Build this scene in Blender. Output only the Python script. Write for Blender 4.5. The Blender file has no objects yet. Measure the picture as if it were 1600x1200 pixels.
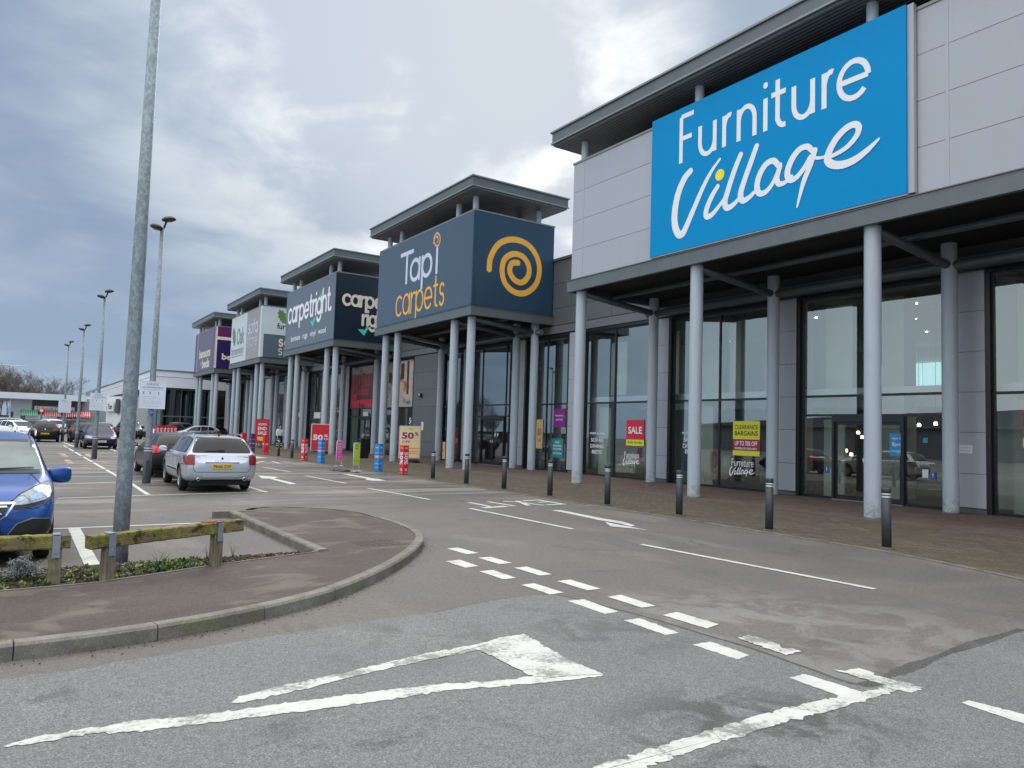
import bpy, bmesh, math, random
from mathutils import Vector, Matrix
from mathutils.bvhtree import BVHTree
from mathutils.geometry import tessellate_polygon
random.seed(7)
SC = bpy.context.scene
COL = SC.collection
PI = math.pi
# ---------------------------------------------------------------- survey of the photograph (camera solved from vanishing points)
F_PX = 1160.93
YAW, PITCH, ROLL = (math.radians(a) for a in (33.658, 3.808, 1.828))
H = 1.65
_f = Vector((math.sin(YAW)*math.cos(PITCH), math.cos(YAW)*math.cos(PITCH), math.sin(PITCH)))
_r0 = Vector((math.cos(YAW), -math.sin(YAW), 0)); _u0 = _r0.cross(_f)
_r = math.cos(ROLL)*_r0 + math.sin(ROLL)*_u0
_u = -math.sin(ROLL)*_r0 + math.cos(ROLL)*_u0
CAMP = Vector((0, 0, H))
def ray(x, y): return _r*(x-800) - _u*(y-600) + _f*F_PX
def G(x, y, z=0.0):
    d = ray(x, y); return CAMP + d*((z-H)/d.z)
def PX(x, y, X):
    d = ray(x, y); return CAMP + d*(X/d.x)
def PY(x, y, Y):
    d = ray(x, y); return CAMP + d*(Y/d.y)

# ---------------------------------------------------------------- materials
def S(r, g, b, a=1):
    f = lambda c: (c/255/12.92) if c/255 <= .04045 else ((c/255+.055)/1.055)**2.4
    return (f(r), f(g), f(b), a)
MATS = {}
class NT:
    def __init__(s, name):
        s.m = bpy.data.materials.new(name); s.m.use_nodes = True
        s.t = s.m.node_tree; s.t.nodes.clear()
        s.out = s.t.nodes.new('ShaderNodeOutputMaterial')
        s.b = s.t.nodes.new('ShaderNodeBsdfPrincipled')
        s.t.links.new(s.b.outputs[0], s.out.inputs[0])
        tc = s.t.nodes.new('ShaderNodeTexCoord'); s.obj = tc.outputs['Object']
        g = s.t.nodes.new('ShaderNodeNewGeometry'); s.pos = g.outputs['Position']
    def n(s, k): return s.t.nodes.new(k)
    def l(s, a, b): s.t.links.new(a, b)
    def noise(s, scale, detail=4, vec=None, rough=.6, stretch=None, dist=0):
        v = vec or s.obj
        if stretch:
            mp = s.n('ShaderNodeMapping'); s.l(v, mp.inputs[0]); mp.inputs['Scale'].default_value = stretch; v = mp.outputs[0]
        t = s.n('ShaderNodeTexNoise'); t.inputs['Scale'].default_value = scale; t.inputs['Detail'].default_value = detail
        t.inputs['Roughness'].default_value = rough; t.inputs['Distortion'].default_value = dist; s.l(v, t.inputs['Vector']); return t.outputs['Fac']
    def ramp(s, f, stops):
        r = s.n('ShaderNodeValToRGB'); e = r.color_ramp.elements
        while len(e) < len(stops): e.new(.5)
        for q, (p, c) in zip(e, stops):
            q.position = p; q.color = c if len(c) == 4 else (*c, 1)
        s.l(f, r.inputs[0]); return r.outputs[0]
    def mask(s, f, a, b):
        r = s.n('ShaderNodeMapRange'); r.inputs[1].default_value = a; r.inputs[2].default_value = b; r.interpolation_type = 'SMOOTHSTEP'
        s.l(f, r.inputs[0]); return r.outputs[0]
    def mix(s, f, a, b, mode='MIX'):
        m = s.n('ShaderNodeMix'); m.data_type = 'RGBA'; m.blend_type = mode
        for i, v in ((0, f), (6, a), (7, b)):
            if hasattr(v, 'is_linked') or hasattr(v, 'links'): s.l(v, m.inputs[i])
            else: m.inputs[i].default_value = v
        return m.outputs[2]
    def math(s, op, a, b=0.0):
        m = s.n('ShaderNodeMath'); m.operation = op
        for i, v in ((0, a), (1, b)):
            if hasattr(v, 'links'): s.l(v, m.inputs[i])
            else: m.inputs[i].default_value = v
        return m.outputs[0]
    def col(s, c):
        if hasattr(c, 'links'): s.l(c, s.b.inputs['Base Color'])
        else: s.b.inputs['Base Color'].default_value = c
    def set(s, **k):
        for a, v in k.items():
            i = s.b.inputs[a.replace('_', ' ')]
            if hasattr(v, 'links'): s.l(v, i)
            else: i.default_value = v
    def bump(s, h, strength=.3, dist=.01):
        b = s.n('ShaderNodeBump'); b.inputs['Strength'].default_value = strength; b.inputs['Distance'].default_value = dist
        s.l(h, b.inputs['Height']); s.l(b.outputs[0], s.b.inputs['Normal'])

def simple(name, c, rough=.5, metal=0, var=.08, vs=3, spec=.5, coat=0, emit=None, stren=0, stretch=None, bump=0, ior=None):
    if name in MATS: return MATS[name]
    t = NT(name)
    n = t.noise(vs, 4, stretch=stretch)
    lo = tuple(max(0, v*(1-var)) for v in c[:3]) + (1,); hi = tuple(min(1, v*(1+var)) for v in c[:3]) + (1,)
    t.col(t.ramp(n, [(.3, lo), (.7, hi)]))
    t.set(Roughness=rough, Metallic=metal, Specular_IOR_Level=spec, Coat_Weight=coat)
    if ior: t.set(IOR=ior)
    if emit: t.set(Emission_Color=emit, Emission_Strength=stren)
    if bump: t.bump(t.noise(vs*12, 3), bump, .005)
    MATS[name] = t.m; return t.m

def m_asphalt(name, base, dark, light, tint, grain=1.0):
    t = NT(name)
    fine = t.noise(95, 3, vec=t.pos, rough=.85)
    mid = t.noise(22, 5, vec=t.pos)
    big = t.noise(.55, 6, vec=t.pos, rough=.65, dist=.6)
    st = t.noise(.35, 5, vec=t.pos, rough=.6, stretch=(2.2, .8, 1))
    c = t.mix(t.mask(big, .35, .65), base, tint)
    c = t.mix(t.math('MULTIPLY', t.mask(st, .56, .66), .6), c, light)
    c = t.mix(t.math('MULTIPLY', t.mask(t.noise(.8, 7, vec=t.pos, rough=.72, dist=1.2), .57, .70), .75), c, dark)
    sp = t.ramp(fine, [(.30, (.18, .18, .18)), (.46, (.80, .80, .80)), (.60, (1.15, 1.15, 1.15)), (.74, (2.9, 2.9, 2.85))])
    c = t.mix(grain, c, t.mix(1.0, c, sp, 'MULTIPLY'))
    sp2 = t.ramp(mid, [(.3, (.82, .82, .82)), (.7, (1.15, 1.15, 1.15))])
    c = t.mix(1.0, c, sp2, 'MULTIPLY')
    t.col(c)
    rgh = t.ramp(big, [(.3, (.75,)*3), (.7, (.9,)*3)])
    if name == 'lane_asphalt':
        # drying bands of rain water lying across the car park
        sy = t.n('ShaderNodeSeparateXYZ'); t.l(t.pos, sy.inputs[0])
        zone = t.mask(sy.outputs[1], 12, 20)
        wet = t.noise(.75, 6, vec=t.pos, rough=.6, stretch=(.16, 1.25, 1), dist=.3)
        wb = t.math('MULTIPLY', t.mask(wet, .50, .60), zone); dry = t.math('MULTIPLY', t.mask(wet, .47, .40), zone)
        old_ = t.b.inputs['Base Color'].links[0].from_socket
        c2 = t.mix(t.math('MULTIPLY', wb, .55), old_, S(66, 62, 62)); c2 = t.mix(t.math('MULTIPLY', dry, .6), c2, S(142, 134, 124)); t.col(c2)
        rgh = t.mix(wb, rgh, (.28, .28, .28, 1))
    t.set(Roughness=rgh, Specular_IOR_Level=.35)
    t.bump(fine, .5, .006)
    MATS[name] = t.m
    return t
def finish_stain(t, centre, rad, colour, strength=.8):
    """a mottled dark patch of old binder with a shape of its own"""
    d = t.n('ShaderNodeVectorMath'); d.operation = 'DISTANCE'; t.l(t.pos, d.inputs[0]); d.inputs[1].default_value = centre
    near = t.mask(d.outputs['Value'], rad, rad*.35)
    ns = t.mask(t.noise(1.6, 8, vec=t.pos, rough=.7, dist=.8), .44, .58)
    f = t.math('MULTIPLY', t.math('MULTIPLY', near, ns), strength)
    old = t.b.inputs['Base Color'].links[0].from_socket
    t.col(t.mix(f, old, t.mix(1.0, colour, t.ramp(t.noise(130, 2, vec=t.pos, rough=.8), [(.3, (.35,)*3), (.5, (.95,)*3), (.75, (1.7,)*3)]), 'MULTIPLY')))

t = m_asphalt('near_asphalt', S(107, 107, 108), S(82, 82, 82), S(124, 123, 123), S(113, 113, 113))
finish_stain(t, tuple(G(1230,1165)), 1.3, S(72, 71, 71), .9)
finish_stain(t, tuple(G(960,985)), 1.0, S(76, 75, 74), .6)
finish_stain(t, tuple(G(640,1000)), 1.0, S(80, 79, 78), .5)
finish_stain(t, (9.6, 3.6, 0), 1.6, S(84, 82, 80), .5)
t = m_asphalt('lane_asphalt', S(96, 93, 90), S(80, 76, 73), S(120, 116, 111), S(106, 101, 97), .85)
finish_stain(t, tuple(G(1330,1005)), 2.6, S(128,127,126), .55)
finish_stain(t, tuple(G(1130,960)), 1.5, S(126,125,124), .4)
t = m_asphalt('carpark_asphalt', S(112, 108, 106), S(90, 86, 84), S(132, 128, 125), S(118, 112, 108), .6)
t = m_asphalt('footway_asphalt', S(80, 72, 67), S(64, 57, 54), S(106, 98, 86), S(73, 66, 62), 1.0)
# pale sandy patches worn through the footway surface
old = t.b.inputs['Base Color'].links[0].from_socket
t.col(t.mix(t.math('MULTIPLY', t.mask(t.noise(1.3, 6, vec=t.pos, rough=.55, stretch=(.8, 1.5, 1), dist=.5), .53, .64), .36), old, S(122, 114, 99)))
MATS['joint_tar'] = m_asphalt('joint_tar', S(80, 78, 77), S(62, 60, 60), S(96, 94, 92), S(74, 72, 71)).m

def m_paint(name, worn, under, c=S(226, 230, 226)):
    t = NT(name)
    w = t.noise(30, 9, vec=t.pos, rough=.8)
    w = t.math('ADD', t.math('MULTIPLY', w, .5), t.math('MULTIPLY', t.noise(2.6, 6, vec=t.pos, rough=.6), .5))
    g = t.noise(120, 2, vec=t.pos, rough=.8)
    pc = t.ramp(t.noise(5, 5, vec=t.pos), [(.3, tuple(v*.82 for v in c[:3])), (.7, c)])
    cc = t.mix(t.mask(w, .97-worn-.05, .97-worn+.05), pc, t.mix(t.mask(g, .3, .7), tuple(v*.6 for v in under[:3])+(1,), tuple(v*1.3 for v in under[:3])+(1,)))
    t.col(cc); t.set(Roughness=.75, Specular_IOR_Level=.3); t.bump(g, .4, .004)
    MATS[name] = t.m
m_paint('road_paint', .39, S(132, 132, 130), S(194,195,189))
m_paint('road_paint_worn', .445, S(124, 124, 122), S(192,193,187))
m_paint('yellow_paint', .5, S(125, 118, 110), S(200, 176, 120))

def m_paving(name, c1, c2, mortar, moss, mossf):
    t = NT(name)
    mp = t.n('ShaderNodeMapping'); t.l(t.pos, mp.inputs[0]); mp.inputs['Rotation'].default_value = (0, 0, math.radians(90))
    b = t.n('ShaderNodeTexBrick'); t.l(mp.outputs[0], b.inputs['Vector'])
    b.inputs['Scale'].default_value = 1.0; b.inputs['Brick Width'].default_value = .21; b.inputs['Row Height'].default_value = .105
    b.inputs['Mortar Size'].default_value = .008; b.inputs['Color1'].default_value = c1; b.inputs['Color2'].default_value = c2
    b.inputs['Mortar'].default_value = mortar; b.inputs['Mortar Smooth'].default_value = .3
    n = t.noise(.7, 7, vec=t.pos, rough=.65)
    c = t.mix(t.math('MULTIPLY', t.mask(n, .42, .62), mossf), b.outputs[0], moss)
    c = t.mix(1.0, c, t.ramp(t.noise(30, 5, vec=t.pos), [(.3, (.78,)*3), (.7, (1.18,)*3)]), 'MULTIPLY')
    t.col(c); t.set(Roughness=.85, Specular_IOR_Level=.25); t.bump(b.outputs['Fac'], -.4, .01)
    MATS[name] = t.m
m_paving('paving_mossy', S(104, 96, 84), S(80, 73, 64), S(58, 54, 46), S(82, 76, 62), .7)
m_paving('paving_red', S(112, 92, 84), S(88, 73, 69), S(68, 60, 56), S(110, 100, 86), .4)

t = NT('kerb_concrete')
c = t.ramp(t.noise(2.2, 7, vec=t.pos, rough=.7), [(.3, S(92, 89, 83)), (.55, S(119, 116, 109)), (.75, S(138, 135, 128))])
c = t.mix(t.math('MULTIPLY', t.mask(t.noise(5, 6, vec=t.pos), .52, .66), .6), c, S(98, 98, 70))
c = t.mix(1.0, c, t.ramp(t.noise(90, 2, vec=t.pos), [(.3, (.75,)*3), (.7, (1.2,)*3)]), 'MULTIPLY')
t.col(c); t.set(Roughness=.9, Specular_IOR_Level=.2); t.bump(t.noise(60, 4, vec=t.pos), .4, .006); MATS['kerb_concrete'] = t.m

def m_galv(name, a, b):
    t = NT(name)
    v = t.n('ShaderNodeTexVoronoi'); v.inputs['Scale'].default_value = 16
    mp = t.n('ShaderNodeMapping'); mp.inputs['Scale'].default_value = (1.2, 1.2, .8); t.l(t.obj, mp.inputs[0])
    nd = t.n('ShaderNodeTexNoise'); nd.inputs['Scale'].default_value = 9; t.l(mp.outputs[0], nd.inputs['Vector'])
    t.l(t.mix(.35, mp.outputs[0], nd.outputs['Color']), v.inputs['Vector'])
    f = t.math('ADD', t.math('MULTIPLY', v.outputs['Distance'], .5), t.math('MULTIPLY', t.noise(20, 6), .6))
    t.col(t.ramp(f, [(.42, b), (.66, a)]))
    t.set(Metallic=.25, Roughness=.6, Specular_IOR_Level=.4); MATS[name] = t.m
m_galv('galvanised', S(114, 126, 133), S(140, 152, 159))
simple('galv_plate', S(140, 150, 162), .45, .5, .15, 20)

# moss and weather on the knee rail
t = NT('mossy_timber')
c = t.ramp(t.noise(3, 6, stretch=(1, 1, 6)), [(.3, S(96, 84, 62)), (.7, S(138, 124, 96))])
moss = t.mask(t.noise(5, 7, rough=.7), .40, .62)
g = t.n('ShaderNodeNewGeometry'); sx = t.n('ShaderNodeSeparateXYZ'); t.l(g.outputs['Normal'], sx.inputs[0])
c = t.mix(t.math('MULTIPLY', moss, .92), c, t.ramp(t.noise(22, 5), [(.3, S(70, 72, 30)), (.55, S(132, 132, 58)), (.75, S(168, 164, 96))]))
c = t.mix(t.math('MULTIPLY', t.mask(t.noise(8, 7, rough=.7), .52, .62), .85), c, S(50, 44, 32))
t.col(c); t.set(Roughness=.92, Specular_IOR_Level=.2); t.bump(t.noise(26, 6, stretch=(1, 1, 5)), .8, .02); MATS['mossy_timber'] = t.m
t = NT('weathered_post')
c = t.ramp(t.noise(9, 6, stretch=(4, 4, .35)), [(.3, S(92, 84, 70)), (.7, S(146, 138, 122))])
c = t.mix(t.math('MULTIPLY', t.mask(t.noise(4, 5), .5, .65), .6), c, S(96, 98, 62))
t.col(c); t.set(Roughness=.95, Specular_IOR_Level=.15); t.bump(t.noise(26, 6, stretch=(5, 5, .4)), .7, .015); MATS['weathered_post'] = t.m

# cladding, metals
def m_panel(name, c, rough=.45, metal=.1, amp=.05):
    t = NT(name); g = t.n('ShaderNodeNewGeometry')
    k = t.math('ADD', t.math('MULTIPLY', g.outputs['Random Per Island'], amp), 1-amp/2)
    st = t.ramp(t.noise(2.0, 6, vec=t.pos, stretch=(3,3,.35), rough=.6), [(.35, (.985,.985,.98)), (.65, (1.005,)*3)])
    base = t.mix(1.0, c, st, 'MULTIPLY'); v = t.n('ShaderNodeVectorMath'); v.operation = 'SCALE'; t.l(base, v.inputs[0]); t.l(k, v.inputs['Scale'])
    t.col(v.outputs[0]); t.set(Roughness=t.ramp(t.noise(1.5, 4, vec=t.pos), [(.3, (rough*.85,)*3), (.7, (rough*1.15,)*3)]), Metallic=metal)
    t.bump(t.noise(.8, 2, vec=t.pos), .08, .05); MATS[name] = t.m
m_panel('silver_panel', S(163, 168, 177))
simple('silver_joint', S(70, 72, 78), .6)
t = NT('column_paint')
c = t.ramp(t.noise(2.0, 6, vec=t.pos, stretch=(5,5,.5)), [(.3, S(160, 171, 184)), (.7, S(170, 181, 194))])
sz_ = t.n('ShaderNodeSeparateXYZ'); t.l(t.pos, sz_.inputs[0])
low_ = t.mask(sz_.outputs[2], .75, .0)
c = t.mix(t.math('MULTIPLY', low_, t.mask(t.noise(7, 7, vec=t.pos, rough=.7), .40, .68)), c, S(128, 126, 118))
c = t.mix(t.math('MULTIPLY', t.mask(t.noise(11, 6, vec=t.pos, rough=.7), .68, .72), .5), c, S(96, 96, 98))
t.col(c); t.set(Roughness=.45); MATS['column_paint'] = t.m
simple('dark_metal', S(92, 101, 104), .38, .2, .08, 1.5)
simple('roof_edge', S(128, 134, 134), .4, .3, .08, 2)
simple('dark_gap', S(18, 21, 24), .8)
simple('canopy_dark', S(58, 63, 67), .6, 0, .1, 2)
m_panel('cladding_grey', S(96, 101, 106), .45, .1, .08)
simple('header_metal', S(112, 118, 126), .42, .2, .06, 2)
simple('frame_dark', S(28, 36, 40), .35, .2, .1, 5)
simple('bollard_paint', S(52, 58, 64), .5, 0, .12, 9)
simple('reflective_band', S(205, 210, 212), .3, .3)
simple('black_plastic', S(26, 27, 29), .55, 0, .15, 9)
simple('white_panel', S(205, 210, 214), .5, 0, .04, 3)
simple('tyre_rubber', S(28, 28, 29), .85, 0, .15, 15)
simple('alloy', S(150, 153, 156), .3, .7, .06, 9)
simple('chrome', S(200, 204, 208), .15, .95, .03, 5)
simple('dark_trim', S(30, 31, 34), .45, 0, .1, 10)
simple('plate_yellow', S(214, 176, 30), .45, 0, .04, 9)
simple('plate_white', S(215, 217, 214), .45, 0, .04, 9)
simple('letter_black', S(18, 18, 20), .5)
simple('lamp_red', S(120, 12, 24), .2, 0, .12, 12, coat=.25)
simple('lamp_red_bright', S(205, 24, 52), .2, 0, .15, 12, coat=.25)
simple('lamp_clear', S(128, 137, 144), .12, .2, .35, 26, coat=.6)
simple('lamp_inner', S(120, 150, 190), .08, .6, .4, 40, coat=.9)
t = NT('soffit_ribbed')
w = t.n('ShaderNodeTexWave'); w.bands_direction = 'X'; w.inputs['Scale'].default_value = 2.2; t.l(t.pos, w.inputs[0])
t.col(t.ramp(w.outputs[1], [(.0, S(66, 70, 74)), (.2, S(112, 117, 120)), (1, S(124, 129, 132))])); t.set(Roughness=.6); t.bump(w.outputs[1], .5, .03); MATS['soffit_ribbed'] = t.m

def m_glass(name, tint, refl, rough=.0):
    t = NT(name); t.t.nodes.remove(t.b)
    gl = t.n('ShaderNodeBsdfGlossy'); gl.inputs['Roughness'].default_value = rough; gl.inputs['Color'].default_value = (.86, .97, .99, 1)
    tr = t.n('ShaderNodeBsdfTransparent'); tr.inputs['Color'].default_value = tint
    lw = t.n('ShaderNodeLayerWeight'); lw.inputs['Blend'].default_value = .35
    f = t.math('ADD', t.math('MULTIPLY', lw.outputs['Fresnel'], .55), refl)
    f = t.math('MINIMUM', f, .95)
    nb = t.n('ShaderNodeBump'); nb.inputs['Strength'].default_value = .02; nb.inputs['Distance'].default_value = .02
    t.l(t.noise(.9, 2, vec=t.pos), nb.inputs['Height']); t.l(nb.outputs[0], gl.inputs['Normal'])
    mx = t.n('ShaderNodeMixShader'); t.l(f, mx.inputs[0]); t.l(tr.outputs[0], mx.inputs[1]); t.l(gl.outputs[0], mx.inputs[2])
    t.l(mx.outputs[0], t.out.inputs[0]); MATS[name] = t.m
m_glass('shop_glass', (.74, .84, .83, 1), .17)
m_glass('showroom_glass', (.12, .2, .22, 1), .10)
t = NT('car_glass'); t.col(S(14, 20, 24)); t.set(Roughness=.04, Specular_IOR_Level=.32, IOR=1.5); MATS['car_glass'] = t.m
t = NT('suv_screen_glass'); t.col(t.ramp(t.noise(2.5, 3), [(.35, S(72, 86, 88)), (.7, S(104, 118, 118))])); t.set(Roughness=.05, Specular_IOR_Level=.5, IOR=1.5); MATS['suv_screen_glass'] = t.m  # grey-green sky reflection painted into the opaque windscreen colour

def m_carpaint(name, c, metal=.35, rough=.32, coat=.8):
    t = NT(name)
    fl = t.noise(420, 1)
    t.col(t.mix(t.mask(fl, .45, .8), c, tuple(min(1, v*1.25+.01) for v in c[:3])+(1,)))
    t.set(Metallic=metal, Roughness=t.ramp(t.noise(3, 5), [(.3, (rough*.85,)*3), (.7, (rough*1.2,)*3)]), Coat_Weight=coat, Coat_Roughness=.06, Specular_IOR_Level=.5 if coat > .5 else .25); MATS[name] = t.m

def sky():
    w = bpy.data.worlds.new("World"); SC.world = w; w.use_nodes = True
    nt = w.node_tree; nt.nodes.clear()
    N = nt.nodes.new; L = nt.links.new
    out = N('ShaderNodeOutputWorld'); bg = N('ShaderNodeBackground'); L(bg.outputs[0], out.inputs[0])
    st = N('ShaderNodeTexSky'); st.sky_type = 'NISHITA'; st.sun_disc = False
    st.sun_elevation = SUN_EL; st.sun_rotation = SUN_AZ; st.air_density = 1.5; st.dust_density = 2
    tc = N('ShaderNodeTexCoord'); d = tc.outputs['Generated']
    sx = N('ShaderNodeSeparateXYZ'); L(d, sx.inputs[0])
    def M(op, a, b=0.0, c=None):
        m = N('ShaderNodeMath'); m.operation = op
        for i, v in enumerate((a, b) if c is None else (a, b, c)):
            if hasattr(v, 'links'): L(v, m.inputs[i])
            else: m.inputs[i].default_value = v
        return m.outputs[0]
    zz = M('MAXIMUM', sx.outputs[2], 0.0)
    den = M('ADD', zz, .22)
    cx = N('ShaderNodeCombineXYZ'); L(M('DIVIDE', sx.outputs[0], den), cx.inputs[0]); L(M('DIVIDE', sx.outputs[1], den), cx.inputs[1]); cx.inputs[2].default_value = 3.1
    def noise(sc, det, dist, rough=.6):
        n = N('ShaderNodeTexNoise'); n.inputs['Scale'].default_value = sc; n.inputs['Detail'].default_value = det; n.inputs['Roughness'].default_value = rough
        n.inputs['Distortion'].default_value = dist; L(cx.outputs[0], n.inputs['Vector']); return n.outputs['Fac']
    def sm(f, a, b):
        r = N('ShaderNodeMapRange'); r.interpolation_type = 'SMOOTHSTEP'; r.inputs[1].default_value = a; r.inputs[2].default_value = b; L(f, r.inputs[0]); return r.outputs[0]
    def mixc(f, a, b):
        m = N('ShaderNodeMix'); m.data_type = 'RGBA'
        for i, v in ((0, f), (6, a), (7, b)):
            if hasattr(v, 'links'): L(v, m.inputs[i])
            else: m.inputs[i].default_value = v
        return m.outputs[2]
    n1 = noise(.85, 7, .35, .52); n2 = noise(3.2, 6, .5, .55)
    cl = M('ADD', M('MULTIPLY', n1, .74), M('MULTIPLY', n2, .26))
    # thin bright area of the cloud deck, where the hidden sun stands
    dot = N('ShaderNodeVectorMath'); dot.operation = 'DOT_PRODUCT'; L(d, dot.inputs[0]); dot.inputs[1].default_value = GLOW
    dot2 = N('ShaderNodeVectorMath'); dot2.operation = 'DOT_PRODUCT'; L(d, dot2.inputs[0]); dot2.inputs[1].default_value = ray(590, 10).normalized()
    dot3 = N('ShaderNodeVectorMath'); dot3.operation = 'DOT_PRODUCT'; L(d, dot3.inputs[0]); dot3.inputs[1].default_value = ray(720, 110).normalized()
    both = M('MAXIMUM', M('MAXIMUM', dot.outputs['Value'], dot2.outputs['Value']), dot3.outputs['Value'])
    glow = sm(both, .905, .995)
    glow2 = sm(both, .955, .998)
    base = mixc(sm(cl, .42, .60), S(142, 163, 192), S(172, 189, 209))
    wisp = sm(cl, .43, .60)
    base = mixc(M('MULTIPLY', glow, M('ADD', M('MULTIPLY', wisp, .7), .3)), base, (.92, .98, 1.0, 1))
    base = mixc(M('MULTIPLY', glow2, M('ADD', M('MULTIPLY', sm(cl, .44, .58), .8), .15)), base, (1.38, 1.42, 1.42, 1))
    # clearer pale blue band low over the horizon
    low = sm(sx.outputs[2], .26, .0)
    base = mixc(M('MULTIPLY', low, .6), base, S(158, 184, 210))
    # the overcast deck is brightest overhead
    # the thinner, brighter side of the overcast lies behind the camera, over the car park
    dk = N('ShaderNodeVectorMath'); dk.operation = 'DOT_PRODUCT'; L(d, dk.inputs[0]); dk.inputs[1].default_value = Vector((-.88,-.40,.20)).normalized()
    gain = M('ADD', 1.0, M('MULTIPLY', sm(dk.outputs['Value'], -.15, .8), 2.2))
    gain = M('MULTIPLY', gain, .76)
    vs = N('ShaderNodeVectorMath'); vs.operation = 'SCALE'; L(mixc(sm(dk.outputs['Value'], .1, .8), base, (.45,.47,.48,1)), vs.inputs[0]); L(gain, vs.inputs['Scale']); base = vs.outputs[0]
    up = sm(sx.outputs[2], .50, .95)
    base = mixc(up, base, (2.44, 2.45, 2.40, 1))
    sc = N('ShaderNodeMix'); sc.data_type = 'RGBA'; sc.blend_type = 'MULTIPLY'; sc.inputs[0].default_value = 1
    L(st.outputs[0], sc.inputs[6]); sc.inputs[7].default_value = (.07, .07, .07, 1)
    fin = mixc(.97, sc.outputs[2], base)
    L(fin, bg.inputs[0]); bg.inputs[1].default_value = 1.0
GLOW = ray(800, 190).normalized()
SUN_EL = math.asin(GLOW.z) + math.radians(8); SUN_AZ = math.atan2(GLOW.x, GLOW.y)
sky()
sl = bpy.data.lights.new('sun', 'SUN'); sl.energy = 1.1; sl.angle = math.radians(25); sl.color = (1, .96, .9)
so = bpy.data.objects.new('sun', sl); COL.objects.link(so)
sd = Vector((math.sin(SUN_AZ)*math.cos(SUN_EL), math.cos(SUN_AZ)*math.cos(SUN_EL), math.sin(SUN_EL)))
so.rotation_euler = sd.to_track_quat('Z', 'Y').to_euler()
cam = bpy.data.cameras.new('camera'); co = bpy.data.objects.new('camera', cam); COL.objects.link(co); SC.camera = co
cam.sensor_width = 36; cam.lens = F_PX/1600*36; cam.clip_end = 2000; cam.clip_start = .05
Rm = Matrix((_r, _u, -_f)).transposed().to_4x4(); Rm.translation = CAMP; co.matrix_world = Rm
SC.view_settings.view_transform = 'Standard'; SC.view_settings.look = 'None'; SC.view_settings.exposure = .36; SC.view_settings.gamma = 1

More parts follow.
